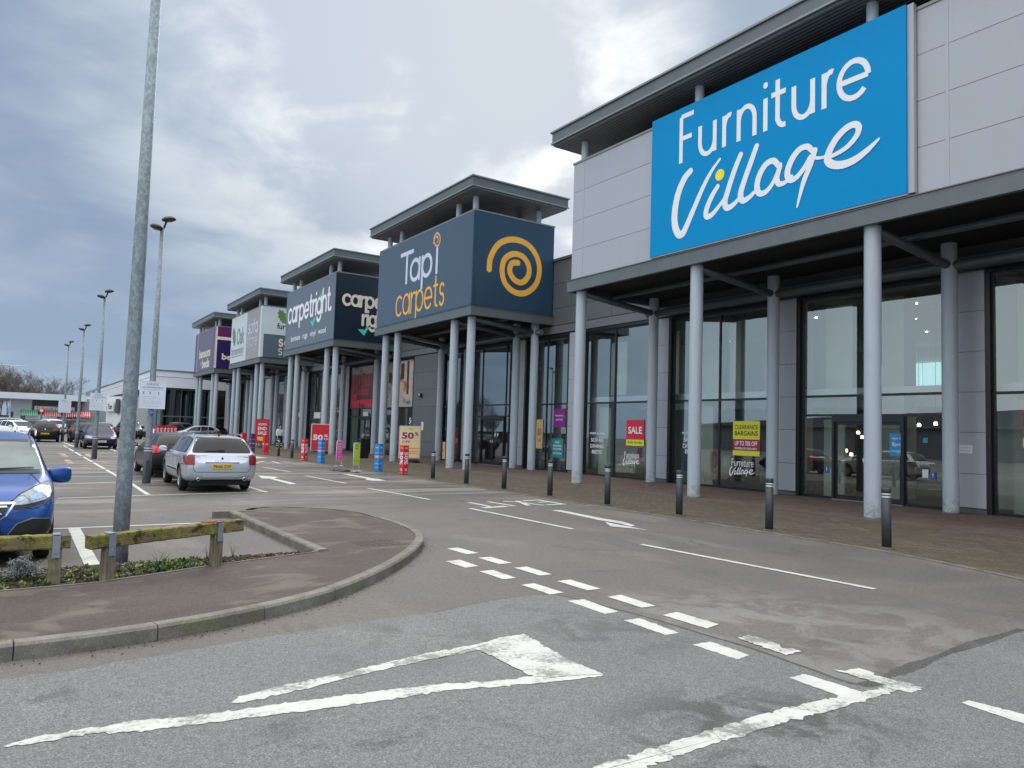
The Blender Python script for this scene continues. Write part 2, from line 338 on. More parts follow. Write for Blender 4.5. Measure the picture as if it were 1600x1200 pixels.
# ---------------------------------------------------------------- object helpers
def tag(o, label=None, cat=None, group=None, kind=None):
    if label: o['label'] = label
    if cat: o['category'] = cat
    if group: o['group'] = group
    if kind: o['kind'] = kind
    return o
def empty(name, loc, rz=0, label=None, cat=None, group=None):
    o = bpy.data.objects.new(name, None); o.location = loc; o.rotation_euler = (0, 0, rz); o.empty_display_size = .2
    COL.objects.link(o); return tag(o, label, cat, group)
def kids(o): return [c for c in bpy.data.objects if c.parent == o]
CH = {}
def copy_tree(o, parent=None):
    c = o.copy(); COL.objects.link(c)
    if parent is not None: c.parent = parent
    CH[c.name] = []
    for ch in CH.get(o.name, []):
        CH[c.name].append(copy_tree(ch, c))
    return c
class MB:
    def __init__(s): s.v = []; s.f = []; s.m = []; s.sm = []
    def add(s, vs, fs, mi=0, smooth=False):
        o = len(s.v); s.v += [Vector(v) for v in vs]
        for f in fs: s.f.append([i+o for i in f]); s.m.append(mi); s.sm.append(smooth)
        return s
    def box(s, a, b, mi=0):
        x0, y0, z0 = a; x1, y1, z1 = b
        return s.add([(x0,y0,z0),(x1,y0,z0),(x1,y1,z0),(x0,y1,z0),(x0,y0,z1),(x1,y0,z1),(x1,y1,z1),(x0,y1,z1)],
                     [(3,2,1,0),(4,5,6,7),(0,1,5,4),(1,2,6,5),(2,3,7,6),(3,0,4,7)], mi)
    def obox(s, c, sx, sy, sz, M=None, mi=0):
        vs = [Vector((x*sx/2, y*sy/2, z*sz/2)) for z in (-1,1) for x, y in ((-1,-1),(1,-1),(1,1),(-1,1))]
        if M: vs = [M @ v for v in vs]
        c = Vector(c)
        return s.add([c+v for v in vs], [(3,2,1,0),(4,5,6,7),(0,1,5,4),(1,2,6,5),(2,3,7,6),(3,0,4,7)], mi)
    def quad(s, a, b, c, d, mi=0): return s.add([a,b,c,d], [(0,1,2,3)], mi)
    def ngon(s, pts, mi=0): return s.add(pts, [tuple(range(len(pts)))], mi)
    def prism(s, pts, z0, z1, mi=0):
        n = len(pts); vs = [(p[0],p[1],z0) for p in pts]+[(p[0],p[1],z1) for p in pts]
        return s.add(vs, [tuple(range(n-1,-1,-1)), tuple(range(n,2*n))]+[(i,(i+1)%n,n+(i+1)%n,n+i) for i in range(n)], mi)
    def tube(s, pts, rs, seg=12, cap=True, mi=0, smooth=True):
        pts = [Vector(p) for p in pts]
        if not hasattr(rs, '__len__'): rs = [rs]*len(pts)
        base = len(s.v); prev = None
        for i, p in enumerate(pts):
            t = (pts[min(i+1,len(pts)-1)]-pts[max(i-1,0)]).normalized()
            if prev is None:
                a = t.orthogonal().normalized()
            else:
                a = (prev - t*prev.dot(t)); a = a.normalized() if a.length > 1e-6 else t.orthogonal().normalized()
            prev = a; b = t.cross(a)
            for k in range(seg):
                q = 2*PI*k/seg; s.v.append(p + (a*math.cos(q)+b*math.sin(q))*rs[i])
        for i in range(len(pts)-1):
            for k in range(seg):
                s.f.append([base+i*seg+k, base+i*seg+(k+1)%seg, base+(i+1)*seg+(k+1)%seg, base+(i+1)*seg+k]); s.m.append(mi); s.sm.append(smooth)
        if cap:
            s.f.append([base+k for k in range(seg-1,-1,-1)]); s.m.append(mi); s.sm.append(False)
            e = base+(len(pts)-1)*seg; s.f.append([e+k for k in range(seg)]); s.m.append(mi); s.sm.append(False)
        return s
    def lathe(s, prof, c=(0,0,0), seg=20, axis='z', mi=0, smooth=True):
        base = len(s.v); c = Vector(c)
        for r, h in prof:
            for k in range(seg):
                q = 2*PI*k/seg; x, y = r*math.cos(q), r*math.sin(q)
                s.v.append(c + (Vector((x,y,h)) if axis == 'z' else Vector((h,x,y))))
        for i in range(len(prof)-1):
            for k in range(seg):
                s.f.append([base+i*seg+k, base+i*seg+(k+1)%seg, base+(i+1)*seg+(k+1)%seg, base+(i+1)*seg+k]); s.m.append(mi); s.sm.append(smooth)
        return s
    def build(s, name, mats, parent=None, off=(0,0,0), bevel=0, fixn=False):
        me = bpy.data.meshes.new(name); off = Vector(off)
        me.from_pydata([v-off for v in s.v], [], s.f)
        if not isinstance(mats, (list, tuple)): mats = [mats]
        for m in mats: me.materials.append(MATS[m] if isinstance(m, str) else m)
        for p, mi, sm in zip(me.polygons, s.m, s.sm): p.material_index = mi; p.use_smooth = sm
        if fixn or bevel:
            bm = bmesh.new(); bm.from_mesh(me)
            if bevel:
                bmesh.ops.remove_doubles(bm, verts=bm.verts, dist=1e-5)
                bmesh.ops.bevel(bm, geom=[e for e in bm.edges if e.is_manifold and e.calc_face_angle(0) > .5], offset=bevel, segments=2, affect='EDGES', clamp_overlap=True)
            bmesh.ops.recalc_face_normals(bm, faces=bm.faces); bm.to_mesh(me); bm.free()
        me.update()
        o = bpy.data.objects.new(name, me); COL.objects.link(o)
        if parent is not None:
            o.parent = parent; CH.setdefault(parent.name, []).append(o)
        else: o.location = off
        return o
def struct(name, mb, mats, **k):
    return tag(mb.build(name, mats, **k), kind='structure')

# ---------------------------------------------------------------- lettering
_tc = {}
def text2d(s, bold=0.0):
    key = (s, bold)
    if key in _tc: return _tc[key]
    cu = bpy.data.curves.new('t', 'FONT'); cu.body = s; cu.size = 1; cu.offset = bold; cu.resolution_u = 3
    ob = bpy.data.objects.new('t', cu); COL.objects.link(ob)
    bpy.context.view_layer.update(); dg = bpy.context.evaluated_depsgraph_get()
    me = bpy.data.meshes.new_from_object(ob.evaluated_get(dg))
    vs = [(v.co.x, v.co.y) for v in me.vertices]; fs = [tuple(p.vertices) for p in me.polygons]
    bpy.data.objects.remove(ob); bpy.data.meshes.remove(me); bpy.data.curves.remove(cu)
    if vs:
        x0 = min(v[0] for v in vs); x1 = max(v[0] for v in vs); y0 = min(v[1] for v in vs); y1 = max(v[1] for v in vs)
    else: x0=x1=y0=y1=0
    _tc[key] = (vs, fs, x0, x1, y0, y1); return _tc[key]
def text(mb, s, c, U, V, w, h, mi=0, bold=0.0, eps=.003):
    """fill a w x h box centred at c with the words s"""
    vs, fs, x0, x1, y0, y1 = text2d(s, bold)
    if not vs: return
    U = Vector(U); V = Vector(V); N = U.cross(V); c = Vector(c)
    sx = w/(x1-x0); sy = h/(y1-y0)
    mb.add([c + U*((v[0]-(x0+x1)/2)*sx) + V*((v[1]-(y0+y1)/2)*sy) + N*eps for v in vs], fs, mi)
def smooth_pts(P, n=8, closed=False):
    P = [Vector(p) for p in P]; out = []
    m = len(P); rng = range(m if closed else m-1)
    for i in rng:
        if closed: a, b, c, d = P[i-1], P[i], P[(i+1)%m], P[(i+2)%m]
        else: a, b, c, d = P[max(i-1,0)], P[i], P[i+1], P[min(i+2,m-1)]
        for k in range(n):
            t = k/n
            out.append(.5*((2*b)+(c-a)*t+(2*a-5*b+4*c-d)*t*t+(3*b-a-3*c+d)*t**3))
    if not closed: out.append(P[-1])
    return out
def ribbon(mb, P, w, N, mi=0, closed=False, cap=True, off=0):
    """flat stroke of width w (number or list) along 3D points P lying in a plane with normal N"""
    N = Vector(N); P = [Vector(p) + N*off for p in P]; n = len(P)
    W = list(w) if hasattr(w, '__len__') else [w]*n
    if len(W) != n:
        W = [W[min(int(i/(n-1)*(len(W)-1)), len(W)-2)] + (W[min(int(i/(n-1)*(len(W)-1)), len(W)-2)+1]-W[min(int(i/(n-1)*(len(W)-1)), len(W)-2)])*(i/(n-1)*(len(W)-1)-min(int(i/(n-1)*(len(W)-1)), len(W)-2)) for i in range(n)]
    Lp = []; Rp = []
    for i in range(n):
        a = P[i-1] if (i or closed) else P[0]; b = P[(i+1) % n] if (i < n-1 or closed) else P[-1]
        t = (b-a).normalized(); s = N.cross(t)
        Lp.append(P[i]+s*W[i]/2); Rp.append(P[i]-s*W[i]/2)
    vs = Lp+Rp; fs = [(i, n+i, n+(i+1) % n, (i+1) % n) for i in range(n if closed else n-1)]
    mb.add(vs, fs, mi)
    if cap and not closed:
        for e, t in ((0, (P[0]-P[1]).normalized()), (n-1, (P[-1]-P[-2]).normalized())):
            s = N.cross(t); r = W[e]/2
            if r > .004: mb.add([P[e]+s*r*math.cos(q)+t*r*math.sin(q) for q in [PI*k/8 for k in range(9)]], [tuple(range(9))], mi)
def arc(cx, cy, r, a0, a1, n=18, ry=None):
    ry = ry or r
    return [(cx+r*math.cos(math.radians(a0+(a1-a0)*k/n)), cy+ry*math.sin(math.radians(a0+(a1-a0)*k/n))) for k in range(n+1)]
GL = {  # geometric sans: x-height 1, list of (points, closed)
 'a': (1.0, [(arc(.5,.5,.5,0,340,24), 1), ([(1,1),(1,0)], 0)]),
 'b': (1.0, [(arc(.5,.5,.5,0,340,24), 1), ([(0,1.5),(0,0)], 0)]),
 'c': (.86, [(arc(.5,.5,.5,48,312), 0)]),
 'd': (1.0, [(arc(.5,.5,.5,0,340,24), 1), ([(1,1.5),(1,0)], 0)]),
 'e': (1.0, [(arc(.5,.5,.5,0,318,22), 0), ([(.05,.5),(1,.5)], 0)]),
 'f': (.5, [([(.22,0),(.22,1.2)]+arc(.5,1.2,.28,170,75,6), 0), ([(0,.98),(.5,.98)], 0)]),
 'g': (1.0, [(arc(.5,.5,.5,0,340,24), 1), ([(1,1),(1,0)]+arc(.5,0,.5,-8,-145,12), 0)]),
 'h': (.84, [([(0,1.5),(0,0)], 0), (arc(.42,.58,.42,180,0,12)+[(.84,0)], 0)]),
 'i': (.0, [([(0,1),(0,0)], 0), ([(0,1.38),(0,1.42)], 0)]),
 'k': (.75, [([(0,1.5),(0,0)], 0), ([(.7,1),(.05,.42),(.75,0)], 0)]),
 'l': (.0, [([(0,1.5),(0,0)], 0)]),
 'm': (1.5, [([(0,1),(0,0)], 0), (arc(.375,.62,.375,180,0,10)+[(.75,0)], 0), (arc(1.125,.62,.375,180,0,10)+[(1.5,0)], 0)]),
 'n': (.84, [([(0,1),(0,0)], 0), (arc(.42,.58,.42,180,0,12)+[(.84,0)], 0)]),
 'o': (1.0, [(arc(.5,.5,.5,0,340,24), 1)]),
 'p': (1.0, [(arc(.5,.5,.5,0,340,24), 1), ([(0,1),(0,-.5)], 0)]),
 'r': (.48, [([(0,1),(0,0)], 0), (arc(.42,.55,.42,180,72,8), 0)]),
 's': (.66, [(arc(.33,.745,.255,35,262,12)+arc(.33,.255,.265,85,-150,12), 0)]),
 't': (.5, [([(.22,1.42),(.22,.22)]+arc(.46,.22,.22,190,280,6), 0), ([(0,1),(.5,1)], 0)]),
 'u': (.84, [([(0,1)]+arc(.42,.42,.42,180,360,12), 0), ([(.84,1),(.84,0)], 0)]),
 'v': (.85, [([(0,1),(.425,.03)], 0), ([(.85,1),(.425,.0)], 0)]),
 'w': (1.3, [([(0,1),(.33,0)], 0), ([(.33,0),(.65,1)], 0), ([(.65,1),(.97,0)], 0), ([(.97,0),(1.3,1)], 0)]),
 'y': (.85, [([(0,1),(.43,.05)], 0), ([(.85,1),(.25,-.5)], 0)]),
 'T': (1.05, [([(0,1.45),(1.05,1.45)], 0), ([(.52,1.45),(.52,0)], 0)]),
 'F': (.72, [([(0,1.42),(.72,1.42)], 0), ([(0,1.42),(0,0)], 0), ([(0,.75),(.62,.75)], 0)]),
 'O': (1.3, [(arc(.65,.72,.65,0,340,24,.72), 1)]),
 '.': (.0, [([(0,.0),(0,.1)], 0)]), ' ': (.35, []),
}
def word(mb, s, A, B, xh, w, N, mi=0, sp=.32, eps=.004):
    """stroke lettering from baseline point A to baseline point B, x-height xh, stroke w"""
    A = Vector(A); B = Vector(B); N = Vector(N); U = (B-A); Lw = U.length; U.normalize(); V = N.cross(U)
    if V.z < 0: V = -V
    tot = sum(GL[c][0] for c in s) + sp*(len(s)-1)
    sx = Lw/tot; x = 0; k = 0
    for c in s:
        for pts, cl in GL[c][1]:
            P = [A + U*((x+p[0])*sx) + V*(p[1]*xh) for p in pts]
            k += 1; ribbon(mb, P, w, N, mi, closed=bool(cl), off=eps+.0012*(k % 3))
        x += GL[c][0]+sp
# ================================================================ GROUND
def flat(name, pts, z, mat, label=None):
    mb = MB(); mb.add([(p[0], p[1], z) for p in pts], [tuple(range(len(pts)))])
    o = mb.build(name, mat); me = o.data
    if me.polygons[0].normal.z < 0: me.flip_normals()
    return tag(o, label, kind='structure')
g = MB(); g.quad((-400,-200,0),(400,-200,0),(400,600,0),(-400,600,0))
struct('ground', g, 'lane_asphalt')
def resample(L, step):
    out = [L[0].copy()]; acc = 0
    for a, b in zip(L, L[1:]):
        d = (b-a).length; t = step-acc
        while t <= d and d > 0:
            out.append(a+(b-a)*(t/d)); t += step
        acc = (acc+d) % step
    return out
def GL2(seq, z=0): return [G(x, y, z) for x, y in seq]
# lane along the shops (finer, browner surface)
# nearer side road with the coarser grey surface
seam_px = [(-120,1082),(0,1063),(150,1041),(300,1015),(450,990),(540,977),(600,968),(680,957),(760,940),(840,929),(880,932),(1000,962),(1100,992),(1180,1016),(1260,1044),(1345,1070),(1400,1052),(1500,1014),(1600,984)]
seam = GL2(seam_px)
seam_s = smooth_pts(seam, 6)
seam_s = [Vector((p.x+random.uniform(-.02,.02), p.y+random.uniform(-.02,.02), 0)) for p in seam_s]
far = [Vector((40, seam[-1].y-14, 0)), Vector((40,-30,0)), Vector((-60,-30,0)), Vector((-60,6.6,0)), Vector((-.4,6.6,0)), Vector((1.6,6.9,0)), Vector((2.6,7.6,0))]
ext = [Vector((11.3, 3.6, 0)), Vector((11.62,3.2,0))]
sr = MB(); P = seam_s[::-1] + far[::-1][:]
poly = seam_s + [Vector((11.62,3.0,0)), Vector((11.62,-30,0)), Vector((-60,-30,0)), Vector((-60,5.5,0))]
flat('side_road', poly, .003, 'near_asphalt')
tj = MB(); _r5 = random.Random(5); _sp = smooth_pts([(p.x+_r5.gauss(0,.004),p.y+_r5.gauss(0,.004),.0036) for p in seam[9:]], 30); ribbon(tj, _sp, [(.035 if i < 180 else .09+.03*math.sin(i*.21))*_r5.uniform(.85,1.15) for i in range(len(_sp))], (0,0,1), cap=False)
_sq = smooth_pts([(p.x,p.y,.0034) for p in seam[7:10]], 40); ribbon(tj, _sq, [.018*_r5.uniform(.3,1.6) for i in _sq], (0,0,1), cap=False)
struct('road_joint', tj, 'joint_tar')
# footway in front of the shops
PE = [(11.62,100),(11.62,13),(11.58,10),(11.45,6.6),(11.2,5.4),(10.85,4.35),(10.2,2.6),(9.2,.2),(7.4,-4),(4,-12)]
flat('pavement', PE+[(15.75,-12),(15.75,100)], .010, 'paving_mossy')
flat('covered_pavement', [(15.75,-40),(20.35,-40),(20.35,100),(15.75,100)], .010, 'paving_red')
e = MB()
_pe = resample([Vector((x,y,0)) for x, y in PE], .915)
for a, b in zip(_pe, _pe[1:]):
    t_ = (b-a).normalized(); s_ = Vector((t_.y,-t_.x,0))*.11; b2 = b-t_*.01
    e.prism([(q.x,q.y) for q in (a,b2,b2+s_,a+s_)][::-1], -.05, .0135)
struct('pavement_edging', e, 'kerb_concrete', fixn=True)

# ---- traffic island with raised kerb
outer = smooth_pts([(-42,5.9,0),(-20,6.0,0),(-6,6.05,0),(-2,6.08,0),(0.02,6.15,0),(0.8,6.2,0),(1.49,6.36,0),(2.19,6.66,0),(2.83,7.08,0),(3.87,8.1,0),(4.75,9.25,0),(5.2,10.1,0),(5.42,11.0,0),(5.5,12.2,0)], 10)
def offset_line(L, d):
    out = []
    for i, p in enumerate(L):
        t = (L[min(i+1,len(L)-1)]-L[max(i-1,0)]).normalized(); out.append(p+Vector((-t.y, t.x, 0))*d)
    return out
def kerb_run(mb, line, w=.125, h=.115, stone=.915, gap=.008, side=1):
    L = resample(line, .061); n = int(stone/.061)
    for i in range(0, len(L)-1, n):
        seg = L[i:i+n+1]
        if len(seg) < 3: continue
        seg = [s.copy() for s in seg]
        d0 = (seg[1]-seg[0]).normalized(); seg[0] += d0*gap; 
        inn = offset_line(seg, w*side)
        hz = h+random.uniform(-.002,.002)
        ch = offset_line(seg, .018*side)
        m = len(seg)
        vs = [(p.x,p.y,-.02) for p in seg]+[(p.x,p.y,hz-.02) for p in seg]+[(p.x,p.y,hz) for p in ch]+[(p.x,p.y,hz) for p in inn]+[(p.x,p.y,-.02) for p in inn]
        fs = []
        for r in range(4):
            for k in range(m-1):
                q = (r*m+k, r*m+k+1, (r+1)*m+k+1, (r+1)*m+k)
                fs.append(q if side > 0 else q[::-1])
        c0 = [r*m for r in range(5)]; c1 = [r*m+m-1 for r in range(5)]
        fs += [tuple(c0), tuple(c1[::-1])]
        mb.add(vs, fs)
    return offset_line(L, w*side)
kb = MB(); inner_edge = kerb_run(kb, outer)
# kerb round the head of the bay
kerb_run(kb, [Vector((3.27, 13.95, 0)), Vector((3.27, 9.15, 0))], side=1, h=.115, stone=.9)
kerb_run(kb, [Vector((3.92, 13.95, 0)), Vector((3.0, 13.95, 0))], side=1, h=.113, stone=.6)
struct('kerb', kb, 'kerb_concrete', fixn=True)
bedline = [(-42,7.9),(-6,7.98),(-.01,8.08),(1.03,8.26),(1.88,8.62),(3.16,9.07)]
island = [(p.x, p.y) for p in inner_edge if p.y < 12.0] + [(5.37,12.2),(5.35,13.3),(4.84,14.1),(4.2,14.4),(3.9,14.3),(3.6,13.82),(3.40,13.82),(3.40,9.15)] + bedline[::-1]
flat('island_footway', island, .104, 'footway_asphalt')
# dropped kerb at the far end of the island: ramped strip
dk = MB(); dl = smooth_pts([(5.5,12.1,0),(5.47,13.3,0),(4.9,14.2,0),(4.2,14.55,0),(3.7,14.4,0),(3.45,14.05,0)], 6)
di = offset_line(dl, .13)
n_ = len(dl)
dk.add([(p.x,p.y,-.02) for p in dl]+[(p.x,p.y,.06) for p in dl]+[(p.x,p.y,.106) for p in di], [(k,k+1,n_+k+1,n_+k) for k in range(n_-1)]+[(n_+k,n_+k+1,2*n_+k+1,2*n_+k) for k in range(n_-1)])
struct('dropped_kerb', dk, 'kerb_concrete')
# planting bed edging and soil
ed = MB()
bl = smooth_pts([(x, y, 0) for x, y in bedline], 5)
for a, b in zip(bl, bl[1:]):
    t_ = (b-a).normalized(); s_ = Vector((-t_.y, t_.x, 0))*.022
    ed.prism([(p.x, p.y) for p in (a, b, b+s_*2, a+s_*2)], .0, .112)
for a, b in (((-42,9.22),(-.2,9.17)), ((-.2,9.17),(3.26,9.17))):
    ed.prism([a, b, (b[0], b[1]+.05), (a[0], a[1]+.05)], 0, .10)
struct('bed_edging', ed, 'kerb_concrete', fixn=True)
t = NT('bark_soil'); c = t.ramp(t.noise(45, 4, vec=t.pos, rough=.8), [(.35, S(34,28,24)), (.6, S(78,66,56)), (.75, S(120,108,94))]); t.col(c); t.set(Roughness=.95); t.bump(t.noise(45, 4, vec=t.pos), 1, .03); MATS['bark_soil'] = t.m
sp = [(x, y+.04) for x, y in bedline] + [(3.2,9.17),(-42,9.22)]
flat('planting_bed', sp, .095, 'bark_soil')
def bed_y(x):
    for (x0,y0),(x1,y1) in zip(bedline, bedline[1:]):
        if x0 <= x <= x1: return y0+(y1-y0)*(x-x0)/(x1-x0)
    return 8
# bark chips
simple('bark_chip', S(74,60,50), .95, 0, .35, 20)
simple('pale_chip', S(140,126,106), .95, 0, .3, 20)
rnd = random.Random(3); ch = MB()
for i in range(4200):
    x = rnd.uniform(-3, 3.15); y0 = bed_y(x)+.05; y = rnd.uniform(y0, 9.14)
    if y < y0: continue
    M = Matrix.Rotation(rnd.uniform(0,6.3),3,'Z') @ Matrix.Rotation(rnd.uniform(-.5,.5),3,'X') @ Matrix.Rotation(rnd.uniform(-.4,.4),3,'Y')
    ch.obox((x,y,.098+rnd.uniform(0,.022)), rnd.uniform(.015,.05), rnd.uniform(.008,.02), .006, M, 1 if rnd.random() < .14 else 0)
tag(ch.build('bark_mulch', ['bark_chip','pale_chip']), 'dark bark chips spread over the bed behind the kerb', 'mulch', kind='stuff')
# low weeds
simple('weed_green', S(78,108,46), .8, 0, .3, 40); simple('weed_dark', S(50,76,36), .8, 0, .3, 40); simple('weed_yellow', S(130,148,62), .8, 0, .3, 40)
wd = MB()
def leaf(mb, c, ln, w, az, tilt, mi):
    d = Vector((math.cos(az)*math.cos(tilt), math.sin(az)*math.cos(tilt), math.sin(tilt))); s = Vector((-math.sin(az), math.cos(az), 0))
    c = Vector(c); m = c+d*ln*.5+Vector((0,0,ln*.08)); e_ = c+d*ln
    mb.add([c, m+s*w/2, e_, m-s*w/2], [(0,1,2),(0,2,3)], mi)
for i in range(400):
    x = rnd.choice([rnd.gauss(.55,.3), rnd.gauss(1.35,.35), rnd.gauss(-.1,.3), rnd.uniform(-2.5,3.0), rnd.gauss(1.55,.2)])
    if not -3 < x < 3.1: continue
    y0 = bed_y(x)+.06; y = rnd.uniform(y0, 9.12) if rnd.random() < .4 else rnd.gauss((y0*1.4+9.12*.6)/2, .13)
    if not y0 < y < 9.13: continue
    if x > 2.1 and rnd.random() < .7: continue
    k = rnd.randint(7, 13); sc = rnd.uniform(.5, 1.0); mi = rnd.choice([0,0,1,1,2])
    for j in range(k): leaf(wd, (x,y,.1), sc*rnd.uniform(.03,.085), sc*rnd.uniform(.012,.026), rnd.uniform(0,6.3), rnd.uniform(.1,1.1), mi)
# thin upright stalks
for x in (.98, 1.36, 1.42, 1.9, 2.2, -.35):
    y = bed_y(x)+.3
    for j in range(5):
        a = rnd.uniform(0,6.3); wd.tube([(x,y,.1),(x+.02*math.cos(a),y+.02*math.sin(a),.2),(x+.07*math.cos(a),y+.07*math.sin(a),.1+rnd.uniform(.13,.2))], [.003,.002,.001], 4, mi=1)
tag(wd.build('ground_cover', ['weed_green','weed_dark','weed_yellow']), 'low green weeds growing in the bark bed under the rail', 'weeds', kind='stuff')
# grey lavender-like shrub by the left rail
simple('grey_leaf', S(124,132,130), .85, 0, .25, 40); simple('shrub_twig', S(90,80,66), .9)
root = empty('small_shrub', (.16,8.62,.1), 0, 'small silver-grey leafed shrub in the bed in front of the blue car', 'shrub')
lv = MB(); tw = MB()
for i in range(120):
    a = rnd.uniform(0,6.3); t_ = rnd.uniform(.15,1.45); r_ = rnd.uniform(.07,.18)
    c = Vector((math.cos(a)*math.cos(t_), math.sin(a)*math.cos(t_), math.sin(t_)))*r_ + Vector((0,0,.02))
    tw.tube([(0,0,0), c*.6, c], [.004,.003,.0015], 4)
    for j in range(14):
        q = c+Vector([rnd.uniform(-.03,.03) for _ in range(3)]); q.z = max(q.z, .01)
        leaf(lv, q, rnd.uniform(.018,.035), .011, rnd.uniform(0,6.3), rnd.uniform(-.2,1.2), 0)
lv.build('foliage', 'grey_leaf', root); tw.build('stem', 'shrub_twig', root)

# ---- painted markings
ROADZ = .0045
def jag(pts, amp, step=.05, seed=1):
    r = random.Random(seed); out = []
    n = len(pts)
    for i in range(n):
        a = Vector(pts[i]); b = Vector(pts[(i+1) % n]); L = (b-a).length; k = max(1, int(L/step))
        for j in range(k):
            p = a+(b-a)*(j/k)
            if j: p += Vector((r.gauss(0,amp), r.gauss(0,amp), 0))
            out.append(p)
    return out
_mk = [0]
def marking(px, mat='road_paint', amp=.004, z=ROADZ, step=.028, world=False):
    _mk[0] += 1; z += (_mk[0] % 24)*.0001
    P = [Vector((p[0], p[1], 0)) for p in px] if world else [G(x, y) for x, y in px]
    P = jag([(p.x, p.y, 0) for p in P], amp, step, _mk[0])
    mb = MB(); mb.ngon([(p.x, p.y, z) for p in P]); o = mb.build('road_marking', mat)
    if o.data.polygons[0].normal.z < 0: o.data.flip_normals()
    return tag(o, kind='structure')
def r3(x, y): return (680+x/4, 840+y/4)
def r4(x, y): return (1060+x*.3375, 960+y*.3375)
dashes = [[(75,70),(140,64),(270,98),(195,105)], [(65,150),(155,140),(270,180),(190,190)], [(268,128),(345,122),(480,160),(400,168)], [(275,213),(360,204),(505,254),(425,263)],
 [(492,190),(572,183),(730,232),(655,240)], [(537,297),(620,288),(803,346),(718,358)], [(762,274),(845,265),(1035,322),(950,332)], [(828,398),(930,388),(1143,466),(1060,480)],
 [(1075,372),(1160,360),(1378,430),(1292,441)], [(1177,520),(1275,507),(1525,598),(1440,612)]]
for i, d in enumerate(dashes): marking([r3(*p) for p in d], amp=.002 if i < 9 else .006)
marking([(1035,962),(1057,957),(1123,976),(1104,983)], amp=.004)
marking([r4(65,143),(1108,1004.5),r4(330,192),(1161,1026),r4(280,210)] if 0 else [r4(65,143),r4(148,129),r4(332,193),r4(268,210)], amp=.005)
marking([r4(275,112),r4(325,97),r4(468,140),r4(480,160),r4(530,160),r4(570,175),r4(500,192)], 'road_paint_worn', .008)
marking([r4(512,297),r4(585,279),r4(905,380),r4(830,412)], amp=.004)
marking([r4(715,258),r4(770,265),r4(822,248),r4(890,268),r4(905,285),r4(1055,318),r4(1140,345),r4(1080,366),r4(1000,345)], 'road_paint_worn', .008)
# long solid line running to the camera's right
marking([(925,1202),(1060,1158),(1180,1120),(1270,1098),(1340,1084),(1398,1070),(1420,1075),(1345,1098),(1280,1116),(1190,1140),(1080,1176),(990,1208),(960,1216),(890,1240),(840,1232)], 'road_paint_worn', .010)
marking([r4(1310,412),r4(1345,402),(1610,1120),(1640,1130),(1640,1145),(1600,1132),r4(1400,445)], amp=.004)
# give-way triangle
marking([(4,1168),(60,1152),(130,1140),(165,1137),(210,1127),(290,1122),(450,1100),(575,1083),(690,1070),(800,1063),(826,1058),(942,1054),(940,1058),(830,1070),(700,1080),(575,1099),(450,1116),(320,1132),(280,1137),(170,1149),(163,1145),(70,1160),(12,1169)], 'road_paint_worn', .008)
marking([(359,1101),(372,1092),(450,1070),(545,1051),(650,1025),(745,1008),(790,996),(818,992),(760,1019),(745,1017),(690,1028),(655,1035),(560,1057),(475,1078),(395,1096)], 'road_paint_worn', .009)
marking([(749,1017),(775,1002),(818,991.5),(850,1010),(890,1033),(942,1055),(905,1057),(835,1060),(800,1043)], 'road_paint_worn', .009, z=ROADZ+.002)
# lane centre lines
def line_px(a, b, w=.10, **k):
    A = G(*a); B = G(*b); t_ = (B-A).normalized(); s_ = Vector((-t_.y, t_.x, 0))*w/2
    return marking([(A+s_), (B+s_), (B-s_), (A-s_)], world=True, **k)
line_px((1002,851),(1367,921)); line_px((733,794.5),(895,827)); line_px((574,763),(672,781)); line_px((477,743.5),(541,755.5)); line_px((410,730),(453,737.5)); line_px((432,716.5),(388,716),.12)
# turning arrow, nearer
def r5(x, y): return (700+x/5, 770+y/5)
marking([r5(808,137),r5(880,137),r5(960,152),r5(1200,200),r5(1370,228),r5(1465,258),r5(1425,264),r5(1345,241),r5(1180,215),r5(950,165)], amp=.003)
marking([r5(1225,230),r5(1300,245),r5(1580,297),r5(1420,278),r5(1270,265)], amp=.003, z=ROADZ+.002)
# EXIT lettering, seen from behind
def strokes_px(L, w):
    mb = MB(); 
    for i, P in enumerate(L): ribbon(mb, [Vector((G(*r5(*p)).x, G(*r5(*p)).y, ROADZ+.0006*(i%3))) for p in P], w, (0,0,1), cap=False)
    return tag(mb.build('road_marking', 'road_paint'), kind='structure')
strokes_px([[(165,76),(345,111)]], .12); strokes_px([[(275,118),(455,106)]], .2)
strokes_px([[(310,70),(525,105)]], .12)
strokes_px([[(430,67),(545,72),(690,92),(755,98)], [(540,64),(632,101)]], .13)
strokes_px([[(580,65),(695,58)], [(695,56),(910,91)], [(700,76),(800,73)], [(910,89),(770,95)]], .14)
# straight arrows farther off
def r6(x, y): return (360+x/4.706, 700+y/4.706)
marking([r6(818,192),r6(880,194),r6(1060,226),r6(1090,228),r6(1150,243),r6(1040,241),r6(985,231),r6(1000,225)], amp=.003)
marking([r6(203,202),r6(355,215),r6(320,224),r6(488,264),r6(440,268),r6(285,226),r6(232,225)], amp=.003)
marking([(374,713.5),(395,712.6),(418,715.6),(399,716.4)], amp=.002)
strokes = [[(398,724),(412,720.6)],[(412,722.8),(425,723.6)],[(425,721),(437,724.4)],[(436,720.5),(455,722.2)],[(405,721.5),(452,723)]]
for P in strokes: line_px(P[0], P[1], .13, amp=.002)
